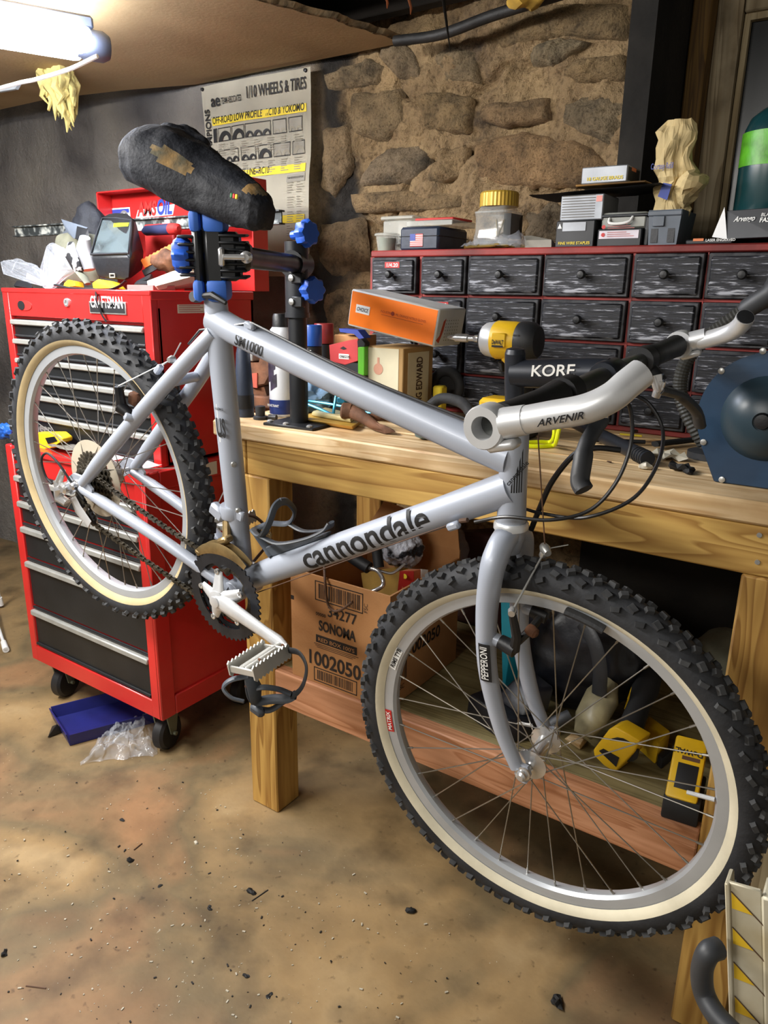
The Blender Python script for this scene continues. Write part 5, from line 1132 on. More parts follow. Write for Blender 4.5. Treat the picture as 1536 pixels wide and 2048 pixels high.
for k in range(2): obj('screw', screw((jc + jw * .35, 1.75, ZC + .030), (.3 - .5 * k, .2, 1), .045), 'brass', jar)
# bag of screws
bag = thing('screw_bag', 'crinkled clear bag of long brass screws in front of the gold-lidded jar', 'bag')
bm = B(); ba, bb = aY(926, 500, 1.69), aY(1052, 500, 1.69)
grid(bm, 26, 12, lambda s, t: (ba.x + (bb.x - ba.x) * s, 1.672 + .055 * t, ZC + .004 + .030 * math.sin(PI * t) * (.45 + .55 * s) * min(1, 6 * s, 8 * (1 - s)) + abs(fb((s * 4, t * 3, 0), 2, 3)) * .012))
obj('film', bm, 'poly_bag', bag, ang=180)
for k in range(9): obj('screw', screw((ba.x + .012 + .012 * (k % 3), 1.678 + .005 * k, ZC + .004 + .003 * (k % 2)), (1, random.uniform(-.12, .12), .02), .085, .003), 'brass', bag)
# grey carton and stack
one('small_carton', hull([(aY(1050, 503, 1.70).x, 1.70, ZC), (aY(1102, 503, 1.70).x, 1.70, ZC), (aY(1050, 503, 1.70).x, 1.76, ZC), (aY(1102, 503, 1.70).x, 1.76, ZC), (aY(1052, 490, 1.70).x, 1.70, ZC + .018), (aY(1102, 490, 1.70).x, 1.70, ZC + .018), (aY(1046, 478, 1.75).x, 1.755, ZC + .032), (aY(1060, 478, 1.75).x, 1.755, ZC + .032)]), 'halftone', 'low grey wedge-shaped carton between screw bag and box stack', 'carton', smooth=False)
mat('carton_black', (32, 34, 38), .5, 0, .2, 10); mat('carton_silver', (150, 154, 160), .4, .3, .15, 10); mat('amber_pack', (150, 108, 52), .4, 0, .3, 12, .2, 30); mat('pink_print2', (226, 150, 140), .6); mat('lilac_paper', (222, 214, 222), .7)
A, xa, xb, za, zb = pbox('carton', 'black carton with slot window and yellow print, bottom left of the stack', 'carton', 1111, 1188, 500, 441, 1.69, .10, 'carton_black', z=ZC, parts=True, group='boxes stacked on the cabinet')
bm = B(); bx(bm, (xa + .016, 1.6885, za + .034), (xb - .020, 1.6895, za + .052), .0); obj('window', bm, 'carton_silver', A); text('FINE WIRE STAPLES', .006, T(xa + .008, 1.689, za + .006), 'yellow_print', A, bold=.02, fit=xb - xa - .016); 
bm = B(); prism(bm, [(0, 0), (.010, 0), (.005, .011)], .0006, T(xa + .004, 1.689, zb - .016)); obj('mark', bm, 'white_print', A)
A2, ya, yb, zc_, zd = pbox('carton', 'grey gridded carton with a pink corner patch on the black slot carton', 'carton', 1121, 1206, 440, 389, 1.695, .10, 'carton_silver', z=zb + .0005, parts=True, group='boxes stacked on the cabinet')
bm = B(); 
for k in range(9): bx(bm, (ya + .004, 1.6945, zc_ + .006 + .0055 * k), (yb - .018, 1.6950, zc_ + .0075 + .0055 * k))
obj('grid_print', bm, 'grey_print', A2); bm = B(); bx(bm, (yb - .016, 1.6942, zd - .016), (yb - .003, 1.695, zd - .004)); obj('patch', bm, 'pink_print2', A2)
A3, xc, xd, ze, zf = pbox('carton', 'black carton with white warning label below the clear handle case', 'carton', 1194, 1282, 499, 457, 1.69, .11, 'carton_black', z=ZC, parts=True, group='boxes stacked on the cabinet')
bm = B(); bx(bm, (xc + .004, 1.689, ze + .016), (xd - .006, 1.6898, zf - .004)); lb = obj('label', bm, 'lilac_paper', A3)
for k in range(2):
    bm = B(); lathe(bm, [(.0042, 0), (.0042, .0005)], (xc + .013, 1.6888, ze + .024 + .016 * k), (0, -1, 0), 14); obj('warning_dot', bm, 'red_print', lb)
    bm = B(); [bx(bm, (xc + .022, 1.6885, ze + .020 + .016 * k + .004 * j), (xd - .016 - .008 * j, 1.689, ze + .0214 + .016 * k + .004 * j)) for j in range(3)]; obj('label_print', bm, 'pink_print', lb)
A4, xe_, xf, zg, zh = pbox('handle_case', 'clear plastic case with white wire handle on the labelled carton', 'case', 1203, 1293, 456, 424, 1.70, .12, 'cloudy_plastic', .004, z=zf + .0005, parts=True)
bm = B(); bx(bm, (xe_ - .004, 1.696, zh - .010), (xf + .004, 1.824, zh - .004), .002); obj('rim', bm, 'dark_plastic', A4)
bm = B(); tube(bm, bez([(xe_ + .018, 1.699, zh - .012), (xe_ + .022, 1.690, zh - .022), (xe_ + .045, 1.688, zh - .024), (xe_ + .064, 1.690, zh - .020), (xe_ + .068, 1.699, zh - .010)], 14), .003, 8); obj('handle', bm, 'white_print', A4)
# black flap sheet over the stack
pts = [aY(1066, 391, 1.70), aY(1110, 386, 1.70), aY(1200, 385, 1.69), aY(1325, 378, 1.70), aY(1325, 374, 1.84), aY(1068, 389, 1.84)]
zs_ = max(zd, zh) + .002
bm = B(); grid(bm, 12, 6, lambda s, t: (aY(1066, 385, 1.70).x + (aY(1325, 380, 1.70).x - aY(1066, 385, 1.70).x) * s, 1.675 + .16 * t, zs_ + .004 + .010 * (s - .4) + fb((s, t, 0), 3, 1) * .003)); bmesh.ops.solidify(bm, geom=bm.faces[:], thickness=.003)
one('black_card', bm, 'carton_black', 'sheet of black card lying across the top of the box stack', 'card', ang=180)
zq = zs_ + .014
A5, m0, m1, n0, n1 = pbox('amber_packet', 'flat amber plastic packet lying on the black card', 'packet', 1150, 1290, 384, 365, 1.69, .11, 'amber_pack', .004, z=zq)
A6, m0, m1, n2_, n3 = pbox('carton', 'silver carton with yellow print lying on the amber packet', 'carton', 1163, 1254, 370, 332, 1.695, .09, 'carton_silver', z=n1 + .0006, parts=True, group='boxes stacked on the cabinet')
text('18 GAUGE BRADS', .007, T(m0 + .012, 1.694, n2_ + .006), 'yellow_print', A6, bold=.03, fit=(m1 - m0) * .8); bm = B(); bx(bm, (m1, 1.70, n2_ + .004), (m1 + .0008, 1.775, n3 - .004)); obj('end_panel', bm, 'carton_black', A6)
bm = B(); bx(bm, (m1 + .0008, 1.72, n2_ + .024), (m1 + .0012, 1.75, n2_ + .031)); obj('end_mark', bm, 'orange_scrap', A6)
one('slim_case', B() if False else bx(B(), (aY(1286, 480, 1.70).x, 1.70, ZC), (aY(1297, 480, 1.70).x, 1.80, ZC + .06), .003), 'dark_plastic', 'slim dark case standing between the labelled carton and grey bin', 'case')
# grey bin and paper bag
mat('bin_grey', (92, 100, 110), .5, 0, .08, 20); mat('paper_bag', (206, 184, 134), .85, 0, .12, 14, .25, 60)
bl, br = aY(1300, 460, 1.70).x, aY(1356, 460, 1.70).x; zt_ = aY(1330, 420, 1.70).z
gb = thing('grey_bin', 'open grey plastic bin holding the crumpled paper bag', 'bin')
bm = B(); w_ = .003
ol, orr = bl - .004, br + .006
hull([(bl, 1.70, ZC), (br, 1.70, ZC), (bl, 1.80, ZC), (br, 1.80, ZC), (ol, 1.696, zt_), (ol + w_, 1.696, zt_), (ol, 1.81, zt_), (ol + w_, 1.81, zt_), (bl + w_, 1.70, ZC), (bl + w_, 1.8, ZC)][0:0] + [(bl, 1.70, ZC), (bl + w_, 1.70, ZC), (bl, 1.80, ZC), (bl + w_, 1.80, ZC), (ol, 1.696, zt_), (ol + w_, 1.696, zt_), (ol, 1.81, zt_), (ol + w_, 1.81, zt_)], 0, bm)
hull([(br, 1.70, ZC), (br - w_, 1.70, ZC), (br, 1.80, ZC), (br - w_, 1.80, ZC), (orr, 1.696, zt_), (orr - w_, 1.696, zt_), (orr, 1.81, zt_), (orr - w_, 1.81, zt_)], 0, bm)
for y0, y1 in ((1.70, 1.696), (1.80, 1.81)): hull([(bl, y0, ZC), (br, y0, ZC), (bl, y0 - w_, ZC), (br, y0 - w_, ZC), (ol, y1, zt_), (orr, y1, zt_), (ol, y1 - w_, zt_), (orr, y1 - w_, zt_)], 0, bm)
bx(bm, (bl, 1.70, ZC), (br, 1.80, ZC + .003)); bx(bm, (ol - .001, 1.690, zt_ - .012), (orr + .001, 1.697, zt_ - .001), .002); obj('body', bm, 'bin_grey', gb, smooth=False)
for k in (0, 1):
    bm = B(); xx = bl + .004 + .034 * k; bx(bm, (xx, 1.6945, ZC + .006), (xx + .014, 1.6962, ZC + .034)); obj('cutout', bm, 'dark_plastic', gb)
bm = B(); bx(bm, (bl + .006, 1.690, zt_ - .032), (bl + .030, 1.6945, zt_ - .012), .001); obj('card_holder', bm, 'bin_grey', gb)
bm = B(); c0 = aY(1340, 415, 1.75); prof = [(.026, 1.52 * 0), (.030, .02), (.034, .05), (.036, .08), (.030, .10), (.038, .13), (.040, .165), (.034, .19), (.020, .205)]
zbase = ZC + .012
lathe(bm, [(r, h) for r, h in [(.022, 0), (.027, .03), (.034, .065), (.038, .09), (.030, .115), (.037, .14), (.039, .18), (.034, .21), (.018, .235)]], (0, 0, 0), (0, 0, 1), 30)
bmesh.ops.subdivide_edges(bm, edges=bm.edges[:], cuts=1, use_grid_fill=True); 
for v in bm.verts: v.co += Vector((fb(v.co, 22, 3), fb(v.co, 22, 4), fb(v.co, 22, 5) * .5)) * .016
for v in bm.verts: v.co.x -= .004 * (v.co.z / .2); v.co += Vector(((bl + br) / 2, 1.75, zbase))
pg = thing('paper_bag', 'crumpled tan paper bag with blue print stuffed in the grey bin', 'bag'); obj('crumpled_paper', bm, 'paper_bag', pg, smooth=False)
bm = B(); p = aY(1372, 378, 1.74); bmesh.ops.create_icosphere(bm, subdivisions=3, radius=1, matrix=T(*p) @ Matrix.Rotation(-.6, 4, 'Y') @ Matrix.Diagonal((.042, .03, .028, 1))); 
for v in bm.verts: v.co += Vector((fb(v.co, 22, 3), fb(v.co, 22, 4), fb(v.co, 22, 5))) * .018
obj('folded_flap', bm, 'paper_bag', pg, smooth=False)
p = aY(1312, 338, 1.70); text('Courtesy Refill', .012, T(p.x - .012, 1.704, p.z), 'blue_print', pg, bold=.01, fit=.045)
bm = B(); p = aY(1313, 392, 1.70); prism(bm, [(0, 0), (.020, -.008), (.026, .022), (.008, .026)], .001, T(p.x, 1.709, p.z)); obj('blue_print_patch', bm, 'blue_print', pg)
# slim box, black box with white end, propane cylinder
A7, m0, m1, n0, n1 = pbox('flat_carton', 'flat brown-edged carton with red pencil print under the black box', 'carton', 1371, 1464, 496, 479, 1.675, .08, 'carton_black', .002, z=ZC, parts=True)
bm = B(); bx(bm, (m0 + .014, 1.6742, n0 + .006), (m0 + .034, 1.6748, n0 + .011)); obj('red_mark', bm, 'orange_scrap', A7); text('LASER ENGRAVED', .005, T(m0 + .038, 1.6745, n0 + .005), 'white_print', A7, bold=.02)
P1 = [aY(1424, 474, 1.70), aY(1454, 478, 1.69), aY(1449, 414, 1.70)]
ab = thing('fastener_box', 'black retail box with white end flap and white lettering at the right', 'box')
xr = aY(1560, 470, 1.68).x; zt_ = aY(1500, 418, 1.69).z; zb_ = n1 + .001
bm = B(); hull([(P1[1].x, 1.69, zb_), (xr, 1.66, zb_), (P1[1].x, 1.78, zb_), (xr, 1.75, zb_), (P1[2].x + .004, 1.705, zt_), (xr, 1.675, zt_), (P1[2].x + .004, 1.77, zt_), (xr, 1.74, zt_)], .001, bm); obj('carton', bm, 'carton_black', ab, smooth=False)
bm = B(); hull([P1[0], P1[1], P1[2], P1[0] + Vector((0, .002, 0)), P1[1] + Vector((0, .002, 0)), P1[2] + Vector((0, .002, 0))], 0, bm); obj('end_flap', bm, 'white_paper', ab, smooth=False)
dx = Vector((xr - P1[1].x, -.03, 0)).normalized(); q = aY(1468, 440, 1.69)
Mx = frame((q.x, 1.69 - .03 * (q.x - P1[1].x) / (xr - P1[1].x) + .0085, q.z - .004), dx, (0, .3, 1)) @ T(0, -.003, 0)
text('Arvengo', .011, Mx, 'white_print', ab, bold=.02, shear=.3, fit=.042); text('BLACK', .007, Mx @ T(.052, 0, .007), 'white_print', ab); text('FASTENERS', .009, Mx @ T(.052, 0, -.004), 'white_print', ab, bold=.03)
mat('tank_green', (22, 62, 66), .25, 0, .15, 6, coat=.4); mat('label_green', (96, 184, 40), .4, 0, .25, 30, .3, 60)
tc_ = aY(1512, 400, 1.81); R = .060
tk = thing('propane_cylinder', 'dark green gas cylinder with bright green label at the right end', 'cylinder')
z0 = ZC; z1 = aY(1500, 262, 1.80).z; bm = B(); lathe(bm, [(R * .9, 0), (R, .008), (R, z1 - z0 - .02), (R * .96, z1 - z0), (R * .82, z1 - z0 + .022), (R * .5, z1 - z0 + .038), (.018, z1 - z0 + .044)], (tc_.x + .018, 1.815, z0), (0, 0, 1), 36); obj('body', bm, 'tank_green', tk)
bm = B(); zl0, zl1 = aY(1500, 330, 1.76).z, z1 - .006; lathe(bm, [(R + .0008, zl0), (R + .0008, zl1)], (tc_.x + .018, 1.815, 0), (0, 0, 1), 36, caps=False); obj('label', bm, 'label_green', tk)
bm = B(); lathe(bm, [(.017, 0), (.017, .022), (.012, .026)], (tc_.x + .018, 1.815, z1 + .044), (0, 0, 1), 20); obj('valve', bm, 'steel', tk)
# ================================================================ on the bench top
ZT = ZB + .0005
# vise
vs_ = thing('bench_vise', 'rusty brown bench vise with a red patch behind the seat tube', 'vise'); vy = 1.40
bm = B(); sil([(478, 745), (478, 702), (492, 698), (494, 728), (520, 728), (520, 698), (542, 702), (545, 742), (530, 770), (500, 776)], vy, .09, .004, bm); sil([(500, 776), (530, 770), (534, 800), (540, 822), (492, 826), (498, 798)], vy + .01, .07, .004, bm); z_ = aY(515, 824, vy).z
x0, x1 = aY(488, 800, vy).x, aY(545, 800, vy).x; bx(bm, (x0, vy - .01, ZT), (x1, vy + .10, ZT + .03), .004)
obj('body', bm, 'rust', vs_); bm = B(); bx(bm, (aY(493, 700, vy).x, vy - .004, aY(500, 722, vy).z), (aY(506, 700, vy).x, vy + .09, aY(500, 702, vy).z), .002); obj('jaw_plate', bm, 'steel', vs_)
bm = B(); sil([(488, 748), (514, 746), (514, 776), (500, 774)], vy - .003, .004, 0, bm); mat('red_patch', (190, 84, 62), .7, 0, .2, 20); obj('red_patch', bm, 'red_patch', vs_)
# tall navy bottle
c = aZ(487, 834, ZT); zt_ = aY(478, 690, c.y).z; bt = thing('navy_bottle', 'tall narrow dark navy bottle standing right behind the seat tube', 'bottle')
bm = B(); lathe(bm, [(.021, ZT), (.0215, ZT + .05), (.019, ZT + .10), (.016, zt_ - .02), (.012, zt_)], (c.x - .006, c.y + .012, 0), (0, 0, 1), 24); obj('body', bm, 'navy_plastic', bt); bm = B(); lathe(bm, [(.0222, ZT + .020), (.0222, ZT + .052)], (c.x - .006, c.y + .012, 0), (0, 0, 1), 24, caps=False); obj('dark_band', bm, 'black_plastic', bt)
# spray can white
mat('can_white', (224, 228, 234), .35, 0, .05); mat('can_navy', (36, 56, 120), .4)
c = aZ(566, 836, ZT); R = .030; cy_ = c.y + R; cz = aY(562, 668, cy_).z
wc = thing('spray_can', 'white spray can with navy base band and dark cap beside the stand post', 'can')
cx_ = aY(563, 750, cy_).x
bm = B(); lathe(bm, [(R * .96, ZT), (R, ZT + .004), (R, cz - .012), (R * .92, cz), (R * .80, cz + .010), (R * .62, cz + .016)], (cx_, cy_, 0), (0, 0, 1), 28); obj('body', bm, 'can_white', wc)
bm = B(); lathe(bm, [(R + .0005, ZT + .006), (R + .0005, ZT + .040)], (cx_, cy_, 0), (0, 0, 1), 28, caps=False); obj('base_band', bm, 'can_navy', wc)
bm = B(); lathe(bm, [(R * .62, cz + .016), (R * .60, cz + .040), (R * .5, cz + .046)], (cx_, cy_, 0), (0, 0, 1), 20); obj('cap', bm, 'black_plastic', wc)
mat('art_purple', (66, 56, 78), .5, 0, .4, 60); bm = B()
for k, (u0, u1, v0, v1) in enumerate(((-1.3, -.35, .095, .135), (-1.1, .1, .075, .105), (-.55, .25, .10, .125), (-.3, .35, .06, .09))):
    grid(bm, 6, 2, lambda s, t: (cx_ + (R + .0006) * math.sin(u0 + (u1 - u0) * s), cy_ - (R + .0006) * math.cos(u0 + (u1 - u0) * s), ZT + v0 + (v1 - v0) * t + .012 * s))
obj('printed_art', bm, 'art_purple', wc)
text('PENETRANT', .006, T(cx_ - .018, cy_ - R - .0016, ZT + .024), 'white_print', wc, bold=.02, xs=.8)
# cap, blue rag, cans
c = aZ(521, 838, ZT); cp = thing('pipe_cap', 'small black plastic cap standing on the bench beside the base plate', 'cap'); bm = B(); lathe(bm, [(.017, 0), (.017, .006), (.011, .008), (.012, .030), (.009, .031)], (c.x, c.y, ZT), (0, 0, 1), 20); obj('cap', bm, 'dark_plastic', cp)
bm = B(); lathe(bm, [(.006, 0), (.006, .02)], (c.x + .018, c.y + .01, ZT + .006), (1, .2, 0), 10); obj('spout', bm, 'dark_plastic', cp)
for nm, lb, px, pyb, pyt, y, R, m1_, m2_ in (('paint_can', 'spray paint can with bright blue cap behind the top tube', 625, 840, 650, 1.47, .024, 'blue_can', 'dark_plastic'), ('paint_can', 'spray paint can with dull red cap, rearmost of the two cans', 648, 835, 647, 1.56, .026, 'red_can', 'carton_black')):
    if m1_ not in MATS: mat(m1_, (34, 84, 168) if 'blue' in m1_ else (140, 44, 44), .35, 0, .1)
    x_ = aY(px, 690, y).x; zt_ = aY(px, pyt, y).z; o = thing(nm, lb, 'can', group='spray paint cans')
    bm = B(); lathe(bm, [(R * .97, ZT), (R * .97, zt_ - .052)], (x_, y, 0), (0, 0, 1), 24); obj('body', bm, m2_, o)
    bm = B(); lathe(bm, [(R, zt_ - .050), (R, zt_ - .003), (R * .95, zt_)], (x_, y, 0), (0, 0, 1), 24); obj('cap', bm, m1_, o)
    if 'blue' in m1_: text('Color', .008, T(x_ - .010, y - R - .001, zt_ - .064), 'white_print', o, bold=.04)
mat('rag_blue', (140, 176, 206), .8, 0, .2, 18, .3, 60)
bm = B(); c = aY(625, 802, 1.44); bmesh.ops.create_icosphere(bm, subdivisions=5, radius=1, matrix=T(c.x, 1.44, ZT + .035) @ Matrix.Diagonal((.068, .05, .042, 1)))
for v in bm.verts: v.co += Vector((fb(v.co, 24, 1), fb(v.co, 24, 2), fb(v.co, 24, 3))) * .018; v.co.z = max(v.co.z, ZT + .001)
one('shop_rag', bm, 'rag_blue', 'crumpled pale blue shop rag on the bench behind the stand post', 'rag', ang=180)
# blue wire cage
mat('anod_blue', (70, 164, 204), .3, .6, .1); y = 1.335
bm = B(); tube(bm, bez([aY(610, 806, y), aY(640, 818, y), aY(664, 828, y - .01), aY(668, 818, y - .01), aY(672, 792, y), aY(676, 778, y + .01)], 26), .0035, 8); tube(bm, bez([aY(618, 802, y + .04), aY(660, 808, y + .04), aY(700, 816, y + .04), aY(740, 826, y + .04), aY(752, 818, y + .04), aY(750, 806, y + .04)], 26), .0035, 8)
wcg = thing('bottle_cage', 'anodised blue wire bottle cage lying on the bench', 'bottle cage'); obj('wire', bm, 'anod_blue', wcg)
for px, py in ((684, 800), (718, 808)): bm = B(); box(bm, (0, 0, 0), (.022, .014, .016), T(*aY(px, py, y + .03)) @ rz(.3), .003); obj('clip', bm, 'anod_blue', wcg)
# amber pad
mat('amber_block', (206, 164, 72), .4, 0, .25, 12, .2, 30); mat('frost_block', (196, 182, 130), .35, 0, .15, 12)
pk = thing('amber_blister_pack', 'yellow translucent blister pack lying under the rusty hammer head', 'packet'); bm = B(); a = aZ(592, 842, ZT); b = aZ(712, 858, ZT)
hull([aZ(596, 842, ZT), aZ(706, 860, ZT), aZ(728, 842, ZT), aZ(640, 826, ZT), aZ(592, 836, ZT + .012), aZ(704, 853, ZT + .012), aZ(730, 836, ZT + .012), aZ(640, 820, ZT + .012)], .002, bm); obj('base', bm, 'amber_block', pk)
bm = B(); hull([aZ(622, 832, ZT + .0125), aZ(702, 846, ZT + .0125), aZ(716, 836, ZT + .0125), aZ(650, 822, ZT + .0125), aZ(624, 822, ZT + .024), aZ(700, 836, ZT + .024), aZ(712, 828, ZT + .024), aZ(650, 814, ZT + .024)], .003, bm); obj('bubble', bm, 'frost_block', pk)
# hammer
mat('rusty_iron', (112, 76, 54), .8, .1, .3, 30, .3, 90); y = 1.312
hm = thing('hammer_head', 'rust-brown hammer head with flared blade lying on the bench', 'hammer'); bm = B()
lathe(bm, [(.014, -.012), (.018, -.010), (.018, .008), (.014, .012)], aY(693, 822, y - .005), (-1, -.55, .1), 20); 
tube(bm, [aY(700, 822, y), aY(722, 832, y - .004), aY(745, 848, y - .010), aY(772, 862, y - .016)], [.016, .014, .011, .003], 12, flat=1.0); hull([aY(735, 840, y - .01), aY(742, 858, y - .014), aY(770, 868, y - .02), aY(792, 864, y - .02), aY(770, 850, y - .02), aY(770, 866, y), aY(788, 860, y), aY(742, 850, y)], .001, bm); obj('head', bm, 'rusty_iron', hm)
bm = B(); tube(bm, [aY(728, 836, y + .01), aY(790, 832, y + .05), aY(850, 836, y + .08)], [.009, .009, .010], 10); obj('handle', bm, 'rust', hm)
# chain link bits, disc
ck = thing('chain_links', 'short silver chain with clip on the bench under the top tube', 'chain')
for k in range(4):
    c = aZ(800 + 14 * k, 846 + 3 * k, ZT + .004); bm = B(); pts = [c + Vector((math.cos(2 * PI * i / 14) * .011, math.sin(2 * PI * i / 14) * .006, (.004 if k % 2 else 0) * math.sin(2 * PI * i / 14))) for i in range(14)]; tube(bm, pts, .002, 6, closed=True); obj('link', bm, 'steel', ck)
c = aZ(848, 877, ZT); bm = B(); lathe(bm, [(.019, 0), (.020, .003), (.012, .006), (.004, .006)], (c.x, c.y, ZT + .004), (0.1, 0, 1), 24); dsc = thing('knob_disc', 'grey-green round disc with stub lying alone on the bench front', 'disc'); mat('disc_grey', (96, 112, 108), .5, .2); obj('disc', bm, 'disc_grey', dsc); bm = B(); lathe(bm, [(.006, 0), (.006, .008)], (c.x + .004, c.y - .006, ZT), (0, 0, 1), 12); obj('stub', bm, 'dark_plastic', dsc)
# red saw-chain package + green lighter
mat('pack_red', (196, 58, 60), .55, 0, .08); y = 1.43
og = thing('saw_chain_pack', 'red hanging retail pack with white brand patch behind the top tube', 'package'); bm = B(); sil([(658, 690), (700, 680), (716, 678), (716, 722), (690, 730), (660, 722)], y, .028, .001, bm); obj('carton', bm, 'pack_red', og)
zb_ = aY(690, 724, y).z; bm = B(); bx(bm, (aY(664, 740, y).x, y + .001, ZT), (aY(716, 740, y).x, y + .027, zb_), .001); obj('lower_carton', bm, 'carton_black', og)
bm = B(); p = aY(687, 697, y); prism(bm, [(-.010, 0), (0, .005), (.010, 0), (0, -.003)], .0008, T(p.x, y - .0008, p.z)); obj('hang_hole', bm, 'black_print', og)
bm = B(); p = aY(688, 713, y); bx(bm, (p.x - .015, y - .0008, p.z - .006), (p.x + .015, y, p.z + .006)); lb = obj('brand_patch', bm, 'white_print', og); text('OREGON', .006, T(p.x - .012, y - .0014, p.z - .003), 'black_print', lb, bold=.02, xs=.9)
mat('lime_green', (98, 186, 40), .45); y = 1.415; lt = thing('green_tape_roll', 'bright green upright strip pack at the end of the red pack', 'package'); bm = B(); sil([(715, 694), (729, 692), (729, 752), (715, 750)], y, .02, .002, bm); obj('label', bm, 'lime_green', lt)
bm = B(); sil([(714, 682), (722, 677), (730, 686), (729, 694), (715, 694)], y, .02, .001, bm); bx(bm, (aY(715, 750, y).x, y, ZT), (aY(729, 750, y).x, y + .02, aY(722, 751, y).z)); obj('case', bm, 'black_plastic', lt)
# cigar box
mat('kraft', (176, 140, 88), .8, 0, .1, 10); mat('cream_card', (222, 212, 180), .75, 0, .08, 8); y = 1.43
kx0, kx1 = aY(733, 745, y).x, aY(806, 745, y).x; kz = aY(770, 694, y).z; kd = .13
kb = thing('cigar_box', 'cream and tan cigar carton standing on the bench under the glove box', 'carton'); bm = B(); bx(bm, (kx0, y, ZT), (kx1, y + kd, kz), .002); obj('carton', bm, 'kraft', kb)
bm = B(); bx(bm, (kx0 + .004, y - .0008, ZT + .01), (kx1 - .012, y, kz - .003)); fc = obj('front_print', bm, 'cream_card', kb)
mat('faded_red', (206, 150, 124), .75); bm = B(); p = aY(757, 738, y); prism(bm, [(math.cos(a) * .013, math.sin(a) * .013) for a in [2 * PI * k / 18 for k in range(18)]], .0006, T(p.x, y - .0014, p.z)); bx(bm, (p.x - .003, y - .0013, p.z + .012), (p.x + .003, y - .0008, p.z + .026)); obj('faded_figure', bm, 'faded_red', fc)
bm = B(); bx(bm, (kx1, y + .02, ZT + .012), (kx1 + .0006, y + kd - .02, kz - .012)); sd_ = obj('side_panel', bm, 'cream_card', kb)
Mx = Matrix(((0, -1, 0, kx1 + .0008), (0, 0, 1, 0), (1, 0, 0, 0), (0, 0, 0, 1)))
Mx = frame((kx1 + .0010, y + .080, ZT + .022), (0, 0, 1), (0, -1, 0)); text('KING EDWARD', .026, Mx, 'strap_brown', sd_, bold=.035, fit=(kz - ZT) - .045)
# glove box (tilted, leaning on the cigar box)
mat('glove_orange', (255, 126, 20), .35, 0, .05, 6, coat=.2); mat('carton_grey', (200, 200, 196), .6, 0, .06)
ga, gb_, gc_ = aY(722, 585, 1.40), aY(902, 626, 1.40), aY(694, 650, 1.40)
gx = (gb_ - ga); gl = gx.length; gz = (ga - gc_); gh = gz.length; Mg = frame(gc_, gx, gz) 
gv = thing('glove_box', 'bright orange nitrile glove box tilted across the cigar carton', 'box', mtx=Mg); gd = .115
bm = B(); bx(bm, (0, 0, 0), (gl, gd, gh * .985), .003); obj('carton', bm, 'carton_grey', gv)
bm = B(); bx(bm, (.004, -.0008, .004), (gl - .004, 0, gh * .985 - .004)); fo = obj('front_print', bm, 'glove_orange', gv)
bm = B(); bx(bm, (.020, -.0014, gh * .40), (.058, -.0008, gh * .62)); wl = obj('brand_patch', bm, 'white_print', fo); text('CHOICE', .0085, T(.0225, -.0018, gh * .46), 'black_print', wl, bold=.02, shear=.2, fit=.033)
mat('rust_print', (176, 62, 20), .6); text('INDUSTRIAL', .0052, T(.088, -.0016, gh * .56), 'rust_print', fo, xs=.9); text('MIL ORANGE NITRILE GLOVES', .0052, T(.128, -.0016, gh * .56), 'rust_print', fo, xs=.82)
bm = B(); lathe(bm, [(.0045, 0), (.0045, .0006)], (.120, -.0009, gh * .59), (0, -1, 0), 16); obj('round_mark', bm, 'rust_print', fo); bm = B(); bx(bm, (.09, -.0014, gh * .50), (.20, -.0009, gh * .508)); obj('rule', bm, 'rust_print', fo)
bm = B(); prism(bm, [(0, .01), (.012, .02), (.02, .05), (.028, .055), (.024, .03), (.012, .004)], .0008, frame((gl + .0008, .004, .004), (0, 1, 0), (0, 0, 1))); obj('hand_print', bm, 'rust_print', gv)
bm = B()
for i in range(6):
    for j in range(7): bx(bm, (gl, .035 + .010 * i, .012 + .007 * j), (gl + .0005, .038 + .010 * i, .0145 + .007 * j))
tag(obj('dot_print', bm, 'halftone', gv), kind='stuff')
# clutter behind
one('blue_strip', sil([(678, 657), (715, 660), (728, 676), (718, 678), (708, 668), (680, 664)], 1.50, .03), 'blue_print', 'blue plastic strip sticking up behind the red pack', 'strip')
one('tan_carton', bx(B(), (aY(668, 700, 1.52).x, 1.52, ZT), (aY(716, 700, 1.52).x, 1.60, aY(690, 670, 1.52).z), .002), 'cardboard', 'small tan carton behind the red pack', 'carton')
rt = thing('tyre_coil', 'black ring-shaped coil standing against the drawers behind the cigar carton', 'coil'); c = aY(893, 772, 1.60); bm = B(); tube(bm, [c + Vector((math.cos(a) * .036, .0, math.sin(a) * .036)) for a in [2 * PI * k / 28 for k in range(28)]], .012, 10, closed=True); obj('ring', bm, 'rubber', rt); bm = B(); lathe(bm, [(.03, 0), (.03, .006)], c, (0, 1, 0), 20); obj('disc', bm, 'black_plastic', rt)
for v in (rt,): v.location.z += (ZT + .049 - c.z) if c.z < ZT + .049 else 0
one('yellow_tag_roll', bx(B(), (aY(864, 790, 1.52).x, 1.52, ZT), (aY(882, 790, 1.52).x, 1.55, aY(870, 772, 1.52).z), .004), 'yellow_print', 'small yellow block in the dark clutter beside the cigar carton', 'block')
bm = B(); tube(bm, bez([aZ(846, 826, ZT + .03) + Vector((0, 0, 0)), aY(880, 798, 1.44), aY(915, 802, 1.43), aY(935, 816, 1.40), aY(948, 842, 1.375)], 30), .012, 12); one('inner_tube', bm, 'rubber', 'glossy black rubber hose arching over the bench beside the top tube', 'hose')
